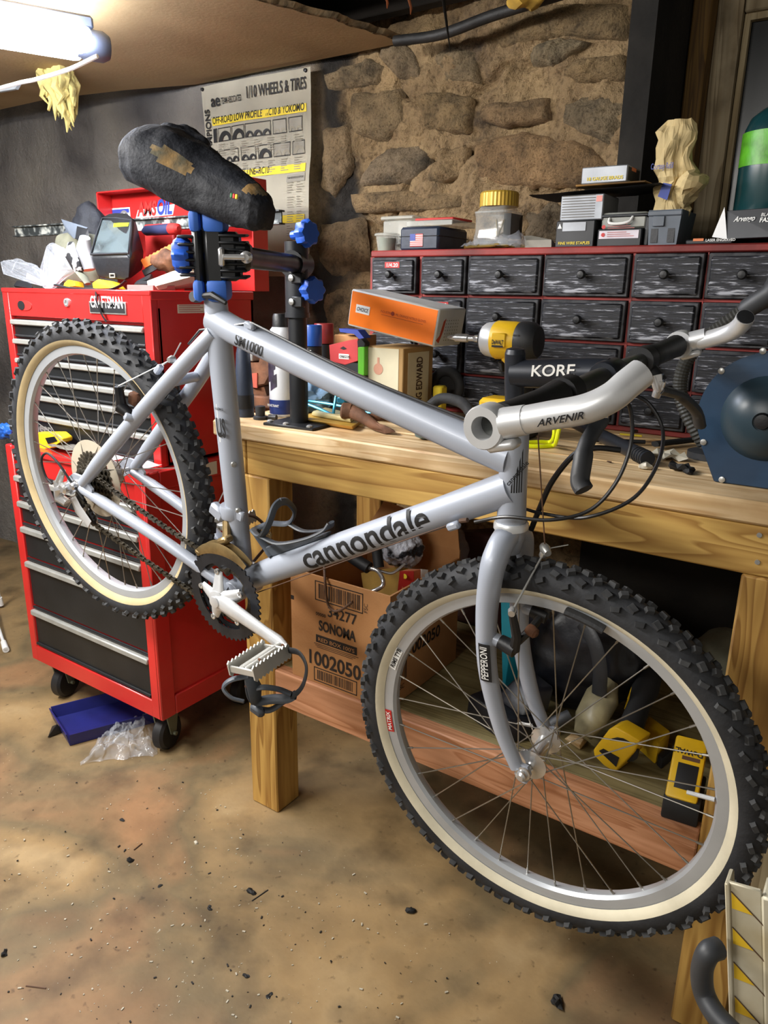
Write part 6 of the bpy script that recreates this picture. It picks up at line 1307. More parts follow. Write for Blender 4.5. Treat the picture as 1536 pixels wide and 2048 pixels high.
# impact driver
mat('tool_yellow', (232, 186, 30), .42, 0, .06, 20); mat('tool_black', (34, 35, 37), .55, 0, .15, 30); y = 1.44
im = thing('impact_driver', 'yellow and black cordless impact driver standing on the bench behind the handlebar', 'impact driver'); ax0 = aY(1000, 680, y)
def ix(px): return aY(px, 680, y).x - ax0.x
R = .036; cz_ = ax0.z
def lx(bm, pr): lathe(bm, [(r, ix(px)) for px, r in pr], ax0, (1, 0, 0), 28); return bm
obj('nose', lx(B(), [(962, .014), (964, .022), (970, .028), (972, .030)]), 'tool_black', im); obj('gear_case', lx(B(), [(970, .030), (975, .034), (992, .037), (994, .037)]), 'alu', im)
obj('motor_housing', lx(B(), [(992, .0365), (996, .039), (1030, .0385), (1052, .036), (1058, .030)]), 'tool_yellow', im); obj('rear_cap', lx(B(), [(1040, .0375), (1046, .040), (1068, .038), (1078, .030), (1080, .012)]), 'tool_black', im)
bm = B(); lathe(bm, [(.009, ix(962)), (.008, ix(950)), (.006, ix(948)), (.006, ix(938)), (.009, ix(936)), (.009, ix(912)), (.006, ix(910)), (.006, ix(902)), (.002, ix(894))], ax0, (1, 0, 0), 14); obj('bit_holder', bm, 'chrome', im)
bm = B(); sil([(1006, 712), (1032, 712), (1036, 732), (1032, 760), (1024, 742), (1014, 728), (1000, 722)], y - .016, .032, .003, bm); obj('trigger_guard', bm, 'tool_yellow', im); bm = B(); sil([(994, 722), (1004, 726), (1006, 745), (998, 742)], y - .008, .016, .002, bm); obj('trigger', bm, 'tool_black', im)
bm = B(); sil([(1020, 712), (1048, 712), (1052, 760), (1050, 800), (1022, 800), (1020, 760)], y - .018, .036, .006, bm); obj('handle', bm, 'tool_black', im)
hxc = aY(1035, 800, y); bm = B(); bx(bm, (hxc.x - .075, y - .034, ZT + .036), (hxc.x + .035, y + .034, aY(1035, 798, y).z), .008); obj('foot', bm, 'tool_yellow', im); bm = B(); bx(bm, (hxc.x - .07, y - .036, ZT), (hxc.x + .038, y + .036, ZT + .036), .006); obj('battery', bm, 'tool_black', im)
bm = B(); bx(bm, (ix(1000) + ax0.x, y - .041, cz_ - .012), (ix(1028) + ax0.x, y - .034, cz_ + .016), .002); pn = obj('name_panel', bm, 'tool_yellow', im); text('DeWALT', .009, T(ax0.x + ix(1000) + .002, y - .0416, cz_ - .006), 'black_print', pn, bold=.04, fit=ix(1026) - ix(1000) - .003); bm = B(); bx(bm, (ax0.x + ix(1000) + .002, y - .0415, cz_ - .012), (ax0.x + ix(1024), y - .0408, cz_ - .008)); obj('name_bar', bm, 'black_print', pn)
for k in range(4): bm = B(); bx(bm, (ax0.x + ix(1042), y - .0385, cz_ - .016 + .009 * k), (ax0.x + ix(1053), y - .033, cz_ - .0125 + .009 * k)); obj('vent', bm, 'tool_black', im)
# neon yellow wire stand
mat('neon', (226, 236, 20), .4, 0, .04); y = 1.36
bm = B(); tube(bm, bez([aZ(1050, 892, ZT + .004), aZ(1080, 893, ZT + .004), aZ(1106, 891, ZT + .004), aY(1112, 884, y), aY(1118, 858, y), aY(1124, 838, y)], 26), .0042, 8); tube(bm, bez([aZ(1048, 886, ZT + .006), aZ(1080, 884, ZT + .006), aZ(1100, 884, ZT + .006), aY(1108, 872, y + .02), aY(1109, 846, y + .02)], 26), .0042, 8); one('bottle_cage_wire', bm, 'neon', 'neon yellow bent wire cage lying on the bench under the handlebar', 'wire cage')
# black tube
bm = B(); a, b = aZ(1150, 842, ZT + .018), aZ(1296, 914, ZT + .018); tube(bm, [a, b], .0135, 18); bt = thing('seat_tube_offcut', 'glossy black round tube lying on the bench under the brake lever', 'tube'); obj('tube', bm, 'stem_black', bt); d = (b - a).normalized()
bm = B(); [tube(bm, [b - d * (.012 + .010 * k), b - d * (.007 + .010 * k)], .0145, 18) for k in range(4)]; obj('ribs', bm, 'grip_black', bt)
bt.location.z = -.0035
# bench litter
mat('scrap_black', (24, 24, 24), .7, 0, .3); mat('clear_scrap', (190, 184, 166), .4, 0, .1)
for i, (px, py, s, m_, lb) in enumerate(((1362, 944, .020, 'scrap_black', 'crumbly black scrap on the bench front near the blue guard'), (1218, 925, .006, 'strap_brown', 'tiny brown chip on the bench under the cables'), (1290, 938, .012, 'clear_scrap', 'pale curled shaving on the bench front edge'), (1338, 918, .024, 'clear_scrap', 'torn clear plastic scrap on the bench before the blue guard'), (1376, 948, .009, 'scrap_black', 'small black crumb touching the larger black scrap'))):
    bm = B(); c = aZ(px, py, ZT); bmesh.ops.create_icosphere(bm, subdivisions=2, radius=s, matrix=T(c.x, c.y, ZT + s * .3) @ Matrix.Diagonal((1, .7, .3 if i != 3 else .12, 1))); crumple(bm, s * .9, 60, i)
    for v in bm.verts: v.co.z = max(v.co.z, ZT)
    one('bench_scrap', bm, m_, lb, 'scrap', 'litter on the bench')
for i, (p0, p1, r, m_, lb) in enumerate((((1225, 876), (1330, 880), .006, 'pine_new', 'thin pale stick lying along the foot of the drawer cabinet'), ((1240, 868), (1284, 872), .004, 'yellow_print', 'yellow plastic anchor lying at the foot of the drawers'), ((1190, 880), (1290, 884), .007, 'scrap_black', 'black rod lying before the drawer cabinet'), ((1310, 888), (1400, 878), .010, 'scrap_black', 'black flat bar leaning towards the blue guard'), ((1262, 862), (1330, 858), .005, 'chain_steel', 'short length of dark bike chain at the foot of the drawers'))):
    bm = B(); tube(bm, [aZ(*p0, ZT + r), aZ(*p1, ZT + r)], r, 8, flat=.6); one('bench_rod', bm, m_, lb, 'rod', 'litter on the bench')
# blue guarded grinder
mat('guard_blue', (34, 66, 96), .42, 0, .18, 10, .08, 60, (26, 52, 78)); mat('guard_dome', (44, 62, 72), .35, 0, .2, 10)
gy = 1.285; gc2 = aY(1532, 838, gy); gr = gc2.x - aY(1393, 838, gy).x
gg = thing('disc_sander', 'large blue round machine guard with centre dome on the bench end', 'machine guard'); poly = []
for k in range(33):
    a = math.radians(205 - 230 * k / 32); poly.append((gc2.x + gr * math.cos(a), gc2.z + gr * math.sin(a)))
p1, p2 = aY(1402, 892, gy), aY(1427, 966, gy); poly = [(p1.x, p1.z)] + poly + [(gc2.x + (gc2.x - p2.x), ZT), (p2.x, ZT)]
poly = [(x, max(z, ZT)) for x, z in poly]
bm = B(); prism(bm, poly, .07, T(0, gy, 0), bev=.002); obj('guard', bm, 'guard_blue', gg); bm = B(); lathe(bm, [(.066, 0), (.060, .010), (.045, .024), (.030, .032), (.014, .035), (.014, .031), (.006, .031)], (gc2.x, gy, gc2.z), (0, -1, 0), 40); obj('dome', bm, 'guard_dome', gg); bm = B(); lathe(bm, [(.013, 0), (.011, .008), (.006, .009)], (gc2.x, gy - .030, gc2.z), (0, -1, 0), 16); obj('centre_nut', bm, 'black_plastic', gg)
for px, py in ((1443, 742), (1407, 884), (1444, 959), (1526, 702)):
    bm = B(); p = aY(px, py, gy); lathe(bm, [(.005, 0), (.005, .002), (.002, .003)], (p.x, gy, p.z), (0, -1, 0), 10); obj('screw', bm, 'steel', gg)
# gooseneck lamp
mat('hose_grey', (62, 62, 58), .55, 0, .2, 30); y = 1.47
gpts = bez([aZ(1420, 905, ZT + .01), aY(1392, 862, y + .0), aY(1368, 812, y), aY(1360, 768, y), aY(1372, 724, y), aY(1402, 686, y), aY(1445, 652, y), aY(1490, 620, y), aY(1515, 604, y)], 110)
gn = thing('gooseneck_lamp', 'grey lamp on a ribbed flexible gooseneck rising behind the blue guard', 'lamp'); bm = B(); tube(bm, gpts, [.0135 if i % 2 else .0115 for i in range(len(gpts))], 14); obj('gooseneck', bm, 'hose_grey', gn, ang=20)
bm = B(); d = (gpts[-1] - gpts[-3]).normalized(); lathe(bm, [(.012, -.03), (.017, -.02), (.018, .02), (.030, .04), (.050, .07), (.052, .11), (.045, .13)], gpts[-1], d, 26); obj('shade', bm, 'lever_grey', gn); bm = B(); q = gpts[0]; lathe(bm, [(.04, 0), (.04, .012), (.016, .02)], (q.x, q.y, ZT), (0, 0, 1), 24); obj('base', bm, 'lever_grey', gn)
# ================================================================ in and on the tool chest
ZR = HZ1 - .0045            # tray floor of the chest
mat('bag_black', (28, 30, 34), .45, 0, .25, 14, .2, 80); mat('window_film', (84, 94, 96), .12, 0, .3, 12); mat('lime', (196, 232, 30), .5); mat('olive_pouch', (116, 116, 98), .8, 0, .2, 14, .4, 60)
hbg = thing('handlebar_bag', 'black zipped handlebar bag with clear phone window on the tool chest', 'bag')
fb_, ft, bt_ = [aY(197, 556, 1.335), aY(257, 562, 1.335)], [aY(181, 512, 1.33), aY(261, 510, 1.33)], [aY(205, 432, 1.44), aY(268, 437, 1.44)]
bb_ = [aY(205, 540, 1.46), aY(286, 540, 1.47)]; rt_ = aY(288, 500, 1.45)
bm = B(); hull(fb_ + ft + bt_ + bb_ + [rt_, aY(272, 445, 1.45), aY(222, 423, 1.45), aY(255, 424, 1.45)], .008, bm); obj('body', bm, 'bag_black', hbg)
n_ = (ft[1] - ft[0]).cross(bt_[0] - ft[0]).normalized(); n_ = n_ if n_.y < 0 else -n_
def wn(s, t, e): return (ft[0].lerp(ft[1], s)).lerp(bt_[0].lerp(bt_[1], s), t) + n_ * e
bm = B(); q = [wn(.06, .05, .003), wn(.94, .05, .003), wn(.94, .88, .003), wn(.06, .88, .003)]; hull(q + [v - n_ * .004 for v in q], .0012, bm); wd = obj('phone_window', bm, 'window_film', hbg)
bm = B(); tube(bm, [wn(.03, .02, .003), wn(.97, .02, .003), wn(.99, .5, .003), wn(.95, .92, .003), wn(.5, .95, .003), wn(.05, .92, .003), wn(.01, .5, .003)], .003, 8, closed=True); obj('zip_piping', bm, 'dark_plastic', hbg)
bm = B(); q = [wn(.45, .80, .0045), wn(.90, .84, .0045), wn(.88, .74, .0045), wn(.46, .70, .0045)]; hull(q + [v - n_ * .002 for v in q], 0, bm); obj('lime_mark', bm, 'lime', hbg)
bm = B(); p = aY(224, 551, 1.330); annulus(bm, [(-.012, -.006), (.012, -.006), (.012, .006), (-.012, .006)], [(-.009, -.003), (.009, -.003), (.009, .003), (-.009, .003)], .003, T(p.x, p.y, p.z)); obj('buckle_loop', bm, 'trim_grey', hbg)
one('knit_cap', crumple(bmesh.ops.create_icosphere(t_ := B(), subdivisions=4, radius=1, matrix=T(*(aY(180, 432, 1.50) - Vector((0, 0, .05)))) @ Matrix.Diagonal((.058, .045, .092, 1))) and t_, .010, 24, 2), 'black_cloth', 'rounded dark cloth pad behind the handlebar bag', 'pad', ang=180)
one('dark_mound', crumple(bmesh.ops.create_icosphere(t_ := B(), subdivisions=4, radius=1, matrix=T(aY(135, 418, 1.55).x, 1.545, ZR + .095) @ Matrix.Diagonal((.070, .030, .096, 1))) and t_, .006, 20, 5), 'bin_grey', 'low grey cloth mound at the back of the chest by the wall channel', 'cloth', ang=180)
one('pouch', hull([aY(112, 470, 1.42), aY(150, 462, 1.42), aY(196, 470, 1.42), aY(200, 540, 1.40), aY(108, 500, 1.40), aY(112, 565, 1.40), aY(200, 565, 1.40), aY(112, 470, 1.48), aY(196, 470, 1.48), aY(112, 560, 1.48), aY(198, 560, 1.48)], .01), 'olive_pouch', 'slumped olive grey pouch standing behind the plastic sleeves', 'pouch')
bk_ = thing('folded_strap', 'grey and black folded neoprene strap in front of the cloth pad', 'strap'); bm = B(); hull([aY(122, 438, 1.395), aY(154, 450, 1.39), aY(176, 455, 1.39), aY(148, 478, 1.38), aY(132, 462, 1.39), aY(122, 438, 1.41), aY(154, 450, 1.41), aY(176, 457, 1.41), aY(148, 478, 1.40)], .001, bm); obj('grey_face', bm, 'bin_grey', bk_)
bm = B(); hull([aY(154, 452, 1.385), aY(176, 458, 1.38), aY(180, 482, 1.37), aY(166, 476, 1.37), aY(150, 478, 1.37), aY(154, 452, 1.39), aY(176, 458, 1.39), aY(180, 482, 1.38), aY(150, 478, 1.38)], .001, bm); obj('black_face', bm, 'bag_black', bk_)
mat('white_poly', (222, 224, 224), .5, 0, .05)
wb = thing('white_bottle', 'white plastic bottle poking up beside the handlebar bag', 'bottle'); bm = B(); tube(bm, [aY(170, 475, 1.345), aY(168, 498, 1.35), aY(178, 540, 1.35)], [.014, .022, .018], 16); obj('body', bm, 'white_poly', wb)
gl_ = thing('glove', 'black and white patterned work glove hanging over the chest front', 'glove'); bm = B(); tube(bm, [aY(142, 485, 1.325), aY(140, 505, 1.315), aY(152, 530, 1.315), aY(160, 545, 1.315)], [.012, .024, .020, .012], 14, flat=.5, up=(0, 1, 0)); crumple(bm, .004, 50, 1)
m_ = mat('zebra', (222, 222, 220), .8, 0, 0, 26, 0, 60, (22, 22, 24), .48, .52, det=2); obj('back', bm, 'zebra', gl_, ang=180); bm = B(); tube(bm, [aY(158, 545, 1.315), aY(168, 556, 1.315), aY(176, 568, 1.315)], [.012, .014, .010], 10, flat=.5); obj('cuff', bm, 'olive_pouch', gl_)
for lb, pts, lab in (('plastic sleeve leaning upright with white label, right of the two', [aY(92, 490, 1.36), aY(112, 496, 1.37), aY(136, 540, 1.34), aY(96, 582, 1.30), aY(84, 575, 1.31), aY(78, 545, 1.34)], [(110, 512), (126, 515), (128, 530), (114, 528)]), ('plastic sleeve lying flat with white label, left of the two', [aY(0, 524, 1.36), aY(20, 520, 1.37), aY(60, 532, 1.36), aY(84, 556, 1.32), aY(82, 572, 1.305), aY(50, 560, 1.32), aY(6, 548, 1.34)], [(54, 546), (80, 560), (80, 569), (52, 556)])):
    o = thing('poly_sleeve', 'crinkled clear ' + lb, 'plastic sleeve', group='plastic sleeves on the chest'); bm = B(); hull(pts + [p + Vector((.004, .022, .004)) for p in pts], .002, bm); bmesh.ops.triangulate(bm, faces=bm.faces[:]); bmesh.ops.subdivide_edges(bm, edges=bm.edges[:], cuts=3); crumple(bm, .008, 30, 2); obj('film', bm, 'poly_bag', o, smooth=False)
    P_ = [aY(px, py, 1.318 if 'flat' in lb else 1.325) for px, py in lab]; bm = B(); hull(P_ + [p + Vector((0, .001, 0)) for p in P_], 0, bm); obj('label', bm, 'white_paper', o)
one('dark_coil', hull([aY(26, 572, 1.30), aY(68, 578, 1.30), aY(60, 562, 1.32), aY(34, 560, 1.32), aY(30, 575, 1.36), aY(66, 575, 1.36)], .004), 'bag_black', 'dark webbing lump under the flat plastic sleeve', 'webbing')
for i, (pts, lb) in enumerate((([aY(126, 575, 1.30), aY(150, 572, 1.30), aY(148, 562, 1.31), aY(136, 559, 1.32), aY(128, 566, 1.33)], 'yellow tool tip at the chest front below the glove'), ([aY(184, 566, 1.31), aY(196, 558, 1.32), aY(222, 562, 1.32), aY(234, 576, 1.30), aY(186, 577, 1.30)], 'yellow handle lying under the handlebar bag'))):
    bm = B(); hull(pts + [p + Vector((0, .03, -.004)) for p in pts], .002, bm); one('yellow_tool', bm, 'tool_yellow', lb, 'tool', 'yellow tools in the chest')
bm = B(); tube(bm, bez([aY(112, 570, 1.30), aY(140, 576, 1.285), aY(180, 578, 1.28), aY(215, 580, 1.28), aY(240, 572, 1.29), aY(252, 562, 1.30)], 26), .008, 8, flat=.4); tube(bm, bez([aY(188, 580, 1.275), aY(192, 590, 1.240), aY(194, 606, 1.236), aY(204, 630, 1.238), aY(212, 642, 1.238)], 16), .006, 8, flat=.35, up=(0, 1, 0)); one('webbing_strap', bm, 'bag_black', 'black webbing strap draped over the chest front across the badge', 'strap')
o, x0, x1, z0, z1 = pbox('small_box', 'small pale red carton at the chest front right of the bag', 'carton', 254, 306, 582, 570, 1.275, .07, 'pink_print', .001, z=ZR)
one('white_carton', hull([aY(296, 578, 1.29), aY(318, 580, 1.29), aY(402, 562, 1.45), aY(402, 548, 1.45), aY(398, 532, 1.50), aY(376, 530, 1.50), aY(294, 562, 1.29), aY(312, 572, 1.28), aY(310, 578, 1.36), aY(400, 575, 1.48)], .001), 'paper', 'long white carton lying slantwise on the tool chest', 'carton', smooth=False)
mat('level_orange', (236, 120, 24), .45); a, b = aY(285, 528, 1.39), aY(376, 480, 1.46); up_ = Vector((0, .1, 1)); Mx = frame(a, b - a, up_); Ln = (b - a).length
lv2 = thing('folding_saw', 'bright orange serrated saw guard slanting out of the chest', 'saw'); bm = B(); poly = [(0, -.012), (Ln, -.010)] + [(Ln - Ln * k / 24, .010 + (.003 if k % 2 else 0)) for k in range(25)]; prism(bm, poly, .012, Mx, bev=.0); obj('guard', bm, 'level_orange', lv2, smooth=False)
bm = B(); prism(bm, [(-.01, -.03), (Ln * .7, -.026), (Ln * .7, -.014), (-.01, -.014)], .008, Mx); obj('blade', bm, 'dark_steel', lv2)
mat('handle_navy', (48, 52, 84), .45, 0, .1); sc_ = thing('screwdriver', 'navy and red handled screwdriver lying in the chest under the lid', 'screwdriver'); bm = B(); a, b = aY(288, 462, 1.53), aY(345, 458, 1.50); tube(bm, [a, a.lerp(b, .1), a.lerp(b, .9), b], [.008, .014, .015, .012], 14); obj('grip', bm, 'handle_navy', sc_); bm = B(); tube(bm, [b - (b - a) * .04, b + (b - a) * .16, b + (b - a) * .2], [.0158, .014, .006], 14); obj('butt_cap', bm, 'red_print', sc_)
one('red_tin', bx(B(), (aY(292, 448, 1.57).x, 1.56, ZR), (aY(350, 448, 1.57).x, 1.595, aY(320, 448, 1.57).z), .004), 'red_print', 'red tin standing at the back of the chest below the lid stickers', 'tin')
one('brown_cloth', crumple(bmesh.ops.create_icosphere(t_ := B(), subdivisions=4, radius=1, matrix=T(*aY(340, 522, 1.43)) @ Matrix.Diagonal((.07, .03, .03, 1))) and t_, .012, 30, 7), 'rust', 'crumpled brown cloth under the orange saw guard', 'cloth', ang=180)
one('dark_pouch', hull([aY(272, 562, 1.33), aY(298, 560, 1.30), aY(304, 545, 1.40), aY(292, 575, 1.31), aY(262, 575, 1.33), aY(310, 560, 1.45)], .006), 'bag_black', 'black pouch slumped between handlebar bag and white carton', 'pouch')
# ledge of the lower cabinet
ZL = CZ1 + .0045; yl = 1.205
dw = thing('yellow_drill_battery', 'yellow and black tool battery standing on the cabinet ledge behind the rear wheel', 'battery'); bm = B(); sil([(60, 872), (66, 866), (112, 866), (124, 876), (124, 884), (110, 888), (108, 896), (64, 904), (60, 890)], yl, .035, .003, bm); obj('housing', bm, 'tool_yellow', dw); bm = B(); x0, x1 = aY(66, 905, yl).x, aY(108, 905, yl).x; bx(bm, (x0, yl + .001, ZL), (x1, yl + .034, aY(90, 893, yl).z), .003); obj('pack', bm, 'tool_black', dw); bm = B(); sil([(90, 876), (108, 873), (114, 882), (96, 888)], yl - .002, .003, 0, bm); obj('window', bm, 'glass_dark', dw)
for i, (l, r, t, m__, lb) in enumerate(((104, 168, 2, 'halftone', 'clear-wrapped parts bag lying on the cabinet ledge by the battery'), (150, 232, 1, 'white_paper', 'white paper slip lying on the cabinet ledge behind the spokes'), (246, 302, 1, 'white_paper', 'folded white leaflet at the right end of the cabinet ledge'))):
    x0, x1 = aY(l, 905, yl).x, aY(r, 905, yl).x; bm = B(); grid(bm, 8, 4, lambda s, t_: (x0 + (x1 - x0) * s, yl - .022 + .055 * t_, ZL + .002 + .006 * t + abs(fb((s * 2, t_, i), 2, i)) * .006)); bmesh.ops.solidify(bm, geom=bm.faces[:], thickness=.0015); one('paper_slip', bm, m__, lb, 'paper', ang=180)
one('blue_glove', crumple(bmesh.ops.create_icosphere(t_ := B(), subdivisions=4, radius=1, matrix=T(aY(2, 880, 1.19).x, 1.21, ZL + .022) @ Matrix.Diagonal((.040, .02, .022, 1))) and t_, .012, 40, 2), 'blue_can', 'crumpled blue rubber glove on the left end of the cabinet ledge', 'glove', ang=180)
# ================================================================ under the bench
ZS = .4145
ZS = .4158
bx0, bx1 = aY(583, 1240, 1.21).x, aY(780, 1240, 1.21).x; by0, by1 = 1.21, 1.51; bz = aY(680, 1165, 1.21).z
cbx = thing('cardboard_box', 'open cardboard case printed with barcodes and numbers on the lower shelf', 'box')
for nm, a, b in (('panel', (bx0, by0, ZS), (bx1, by0 + .005, bz)), ('panel', (bx0, by1 - .005, ZS), (bx1, by1, bz + .02)), ('panel', (bx0, by0 + .005, ZS), (bx0 + .005, by1 - .005, bz)), ('panel', (bx1 - .005, by0 + .005, ZS), (bx1, by1 - .005, bz)), ('bottom', (bx0 + .005, by0 + .005, ZS), (bx1 - .005, by1 - .005, ZS + .005))):
    bm = B(); bx(bm, a, b); obj(nm, bm, 'cardboard', cbx)
bm = B(); prism(bm, [(0, 0), (bx1 - bx0, 0), (bx1 - bx0 - .02, .05), (.03, .085)], .004, T(bx0, by1 - .006, bz + .02) @ Matrix.Rotation(-.5, 4, 'X')); obj('flap', bm, 'cardboard', cbx)
mat('carton_ink', (46, 36, 30), .8, 0, .2, 40)
def ctext(s, h, px, py, pxr, m='carton_ink', bold=.02, face='F'):
    p = aY(px, py, by0); q = aY(pxr, py, by0); c = bpy.data.curves.new('w', 'FONT'); 
    o = text(s, h, T(p.x, by0 - .0004, p.z), m, cbx, bold=bold); bpy.data.curves.remove(c)
    w_ = max(v.co.x for v in o.data.vertices) - p.x
    for v in o.data.vertices: v.co.x = p.x + (v.co.x - p.x) * (q.x - p.x) / w_
def barcode(a, b, n, parent, y, m='carton_ink', fr=True):
    bm = B(); x0, z0, x1, z1 = a.x, b.z, b.x, a.z; t = .0022
    if fr:
        for c in ((x0, z0, x1, z0 + t), (x0, z1 - t, x1, z1), (x0, z0, x0 + t, z1), (x1 - t, z0, x1, z1)): bx(bm, (c[0], y - .0005, c[1]), (c[2], y, c[3]))
    x = x0 + .010
    while x < x1 - .010:
        w_ = random.choice((.0008, .0012, .002, .0028)); bx(bm, (x, y - .0005, z0 + .006), (x + w_, y, z1 - .006)); x += w_ + random.choice((.0012, .002, .003))
    return tag(obj('barcode', bm, m, parent), kind='stuff')
barcode(aY(630, 1160, by0), aY(726, 1228, by0), 30, cbx, by0); barcode(aY(628, 1332, by0), aY(714, 1392, by0), 30, cbx, by0)
ctext('34277', .026, 655, 1232, 714); ctext('SONOMA', .025, 638, 1259, 712, bold=.045); a, b = aY(632, 1256, by0), aY(714, 1292, by0)
bm = B(); bx(bm, (a.x, by0 - .0005, a.z - .034), (b.x, by0, a.z - .015)); rb = obj('label_bar', bm, 'carton_ink', cbx)
p = aY(637, 1279, by0); text("RED BOX 100'S", .0095, T(a.x + .006, by0 - .0009, a.z - .0295), 'cardboard', cbx, bold=.01, fit=b.x - a.x - .012)
ctext('1002050', .036, 614, 1322, 722, bold=.03); ctext('00000', .008, 632, 1229, 652)
bm = B(); bx(bm, (bx0, by0 - .0004, aY(590, 1200, by0).z), (bx0 + .009, by0, aY(590, 1192, by0).z)); obj('print_mark', bm, 'carton_ink', cbx)
for k in range(3): 
    bm = B(); z_ = a.z - .039 - .004 * k; bx(bm, (a.x - .006 + .004 * k, by0 - .0004, z_), (b.x + .004 - .008 * k, by0, z_ + .0012)); obj('small_print', bm, 'carton_ink', cbx)
p = aY(728, 1225, by0); text('FSC', .010, T(p.x + .010, by0 - .0004, p.z) @ Matrix.Rotation(-PI / 2, 4, 'Y'), 'carton_ink', cbx); p = aY(745, 1290, by0); text('10/23/21', .009, T(p.x + .006, by0 - .0004, p.z) @ Matrix.Rotation(-PI / 2, 4, 'Y'), 'carton_ink', cbx, xs=.8); p = aY(738, 1340, by0); text('14:26:57', .009, T(p.x + .004, by0 - .0004, p.z) @ Matrix.Rotation(-PI / 2, 4, 'Y'), 'carton_ink', cbx, xs=.8)
Mr = frame((bx1 + .0004, by0 + .07, ZS + .10), (0, 1, 0), (0, 0, 1)); text('SONOMA', .022, Mr @ T(.02, 0, .045), 'carton_ink', cbx, bold=.04); text('1002050', .030, Mr, 'carton_ink', cbx, bold=.03); text('FSC', .012, Mr @ T(-.035, 0, -.07), 'carton_ink', cbx)
bm = B(); 
for k in range(11): bx(bm, (bx1, by0 + .022 + .0045 * k, ZS + .05), (bx1 + .0005, by0 + .022 + .0045 * k + random.choice((.001, .002, .003)), ZS + .115))
tag(obj('barcode', bm, 'carton_ink', cbx), kind='stuff')
# box contents
ZS = .4158
mat('manila', (190, 150, 72), .8, 0, .1); zi = ZS + .0055
one('manila_envelope', hull([Vector((bx0 + .10, 1.40, zi)), Vector((bx1 - .03, 1.40, zi)), Vector((bx0 + .12, 1.415, zi)), Vector((bx1 - .03, 1.415, zi)), aY(722, 1146, 1.43), aY(815, 1130, 1.43), aY(722, 1146, 1.445), aY(815, 1130, 1.445)], .001), 'manila', 'mustard yellow envelope sticking up inside the cardboard box', 'envelope', smooth=False)
bkx = thing('paperback_book', 'orange and red paperback standing in the right of the cardboard box', 'book'); q = [Vector((bx1 - .075, 1.32, zi)), Vector((bx1 - .02, 1.35, zi)), aY(828, 1142, 1.35), aY(800, 1142, 1.33)]; bm = B(); hull(q + [v + Vector((.006, .02, 0)) for v in q], .001, bm); obj('cover', bm, 'orange_scrap', bkx, smooth=False)
bm = B(); q2 = [q[0].lerp(q[3], .80), q[1].lerp(q[2], .80), q[2], q[3]]; hull([v + Vector((0, -.0012, 0)) for v in q2] + q2, 0, bm); obj('red_band', bm, 'red_print', bkx); bm = B(); q3 = [v + Vector((.008, .021, 0)) for v in q]; hull(q3 + [v + Vector((.008, .014, -.004)) for v in q3], 0, bm); obj('pages', bm, 'white_paper', bkx, smooth=False); bm = B(); c = q[3].lerp(q[2], .4) - Vector((0, 0, .012)); lathe(bm, [(.006, 0), (.006, .001)], c + Vector((0, -.0025, 0)), (0, -1, 0), 14); obj('yellow_dot', bm, 'yellow_print', bkx)
ul = thing('bike_lock', 'black sleeved steel bicycle lock hanging into the cardboard box', 'lock'); bm = B(); tube(bm, bez([aY(690, 1105, 1.30), aY(720, 1125, 1.30), aY(738, 1136, 1.30)], 10), .014, 12); tube(bm, [aY(752, 1090, 1.32), aY(758, 1135, 1.31)], [.012, .012], 12); obj('sleeve', bm, 'grip_black', ul); bm = B(); tube(bm, bez([aY(738, 1136, 1.30), aY(756, 1142, 1.30), aY(766, 1160, 1.30), aY(765, 1172, 1.29), aY(752, 1180, 1.285), aY(742, 1184, 1.28)], 24), .005, 10); tube(bm, bez([aY(760, 1142, 1.31), aY(785, 1146, 1.33), aY(810, 1128, 1.36)], 12), .0035, 8); obj('shackle', bm, 'chrome', ul)
one('leather_thong', tube(B(), bez([aY(648, 1120, 1.24), aY(650, 1160, 1.203), aY(655, 1205, 1.203), aY(668, 1222, 1.203), aY(685, 1218, 1.203), aY(705, 1204, 1.203)], 26), .003, 8), 'strap_brown', 'brown leather thong looped over the cardboard box front', 'thong')
mm = mat('printed_bag', (206, 210, 222), .4, 0, 0, 18, .2, 40, (40, 42, 48), .5, .55, det=3); bm = B(); c = aY(800, 1095, 1.42); bmesh.ops.create_icosphere(bm, subdivisions=5, radius=1, matrix=T(c.x, 1.42, c.z) @ Matrix.Diagonal((.055, .05, .05, 1))); crumple(bm, .018, 22, 3); one('printed_bag', bm, 'printed_bag', 'crinkled white and black printed bag on top of the box contents', 'bag', smooth=False)
bm = B(); c = aY(872, 1120, 1.60); bmesh.ops.create_icosphere(bm, subdivisions=5, radius=1, matrix=T(c.x, 1.62, ZS + .17) @ Matrix.Diagonal((.075, .05, .165, 1))); crumple(bm, .022, 16, 4); one('clear_bag', bm, 'poly_bag', 'large crumpled clear bag standing behind the cardboard box', 'bag', smooth=False)
mat('maroon', (70, 36, 32), .7, 0, .3, 10, .3, 50); one('maroon_bag', crumple(hull([Vector((aY(880, 1200, 1.72).x, 1.70, ZS)), Vector((aY(1010, 1200, 1.72).x, 1.70, ZS)), Vector((aY(880, 1200, 1.72).x, 1.86, ZS)), Vector((aY(1010, 1200, 1.72).x, 1.86, ZS)), aY(890, 1060, 1.72), aY(1000, 1060, 1.72), aY(890, 1060, 1.84), aY(1000, 1060, 1.84)], .02), .01, 12, 2), 'maroon', 'dark maroon bag at the back of the lower shelf', 'bag', ang=180)
mat('teal', (18, 124, 144), .5, 0, .1); one('teal_folder', hull([aZ(1006, 1405, ZS), aZ(1036, 1402, ZS), aZ(1012, 1398, ZS), aZ(1040, 1396, ZS), aY(1000, 1100, 1.32), aY(1046, 1095, 1.32), aY(1000, 1100, 1.34), aY(1046, 1095, 1.34)], .001), 'teal', 'teal blue plastic folder standing upright behind the fork', 'folder', smooth=False)
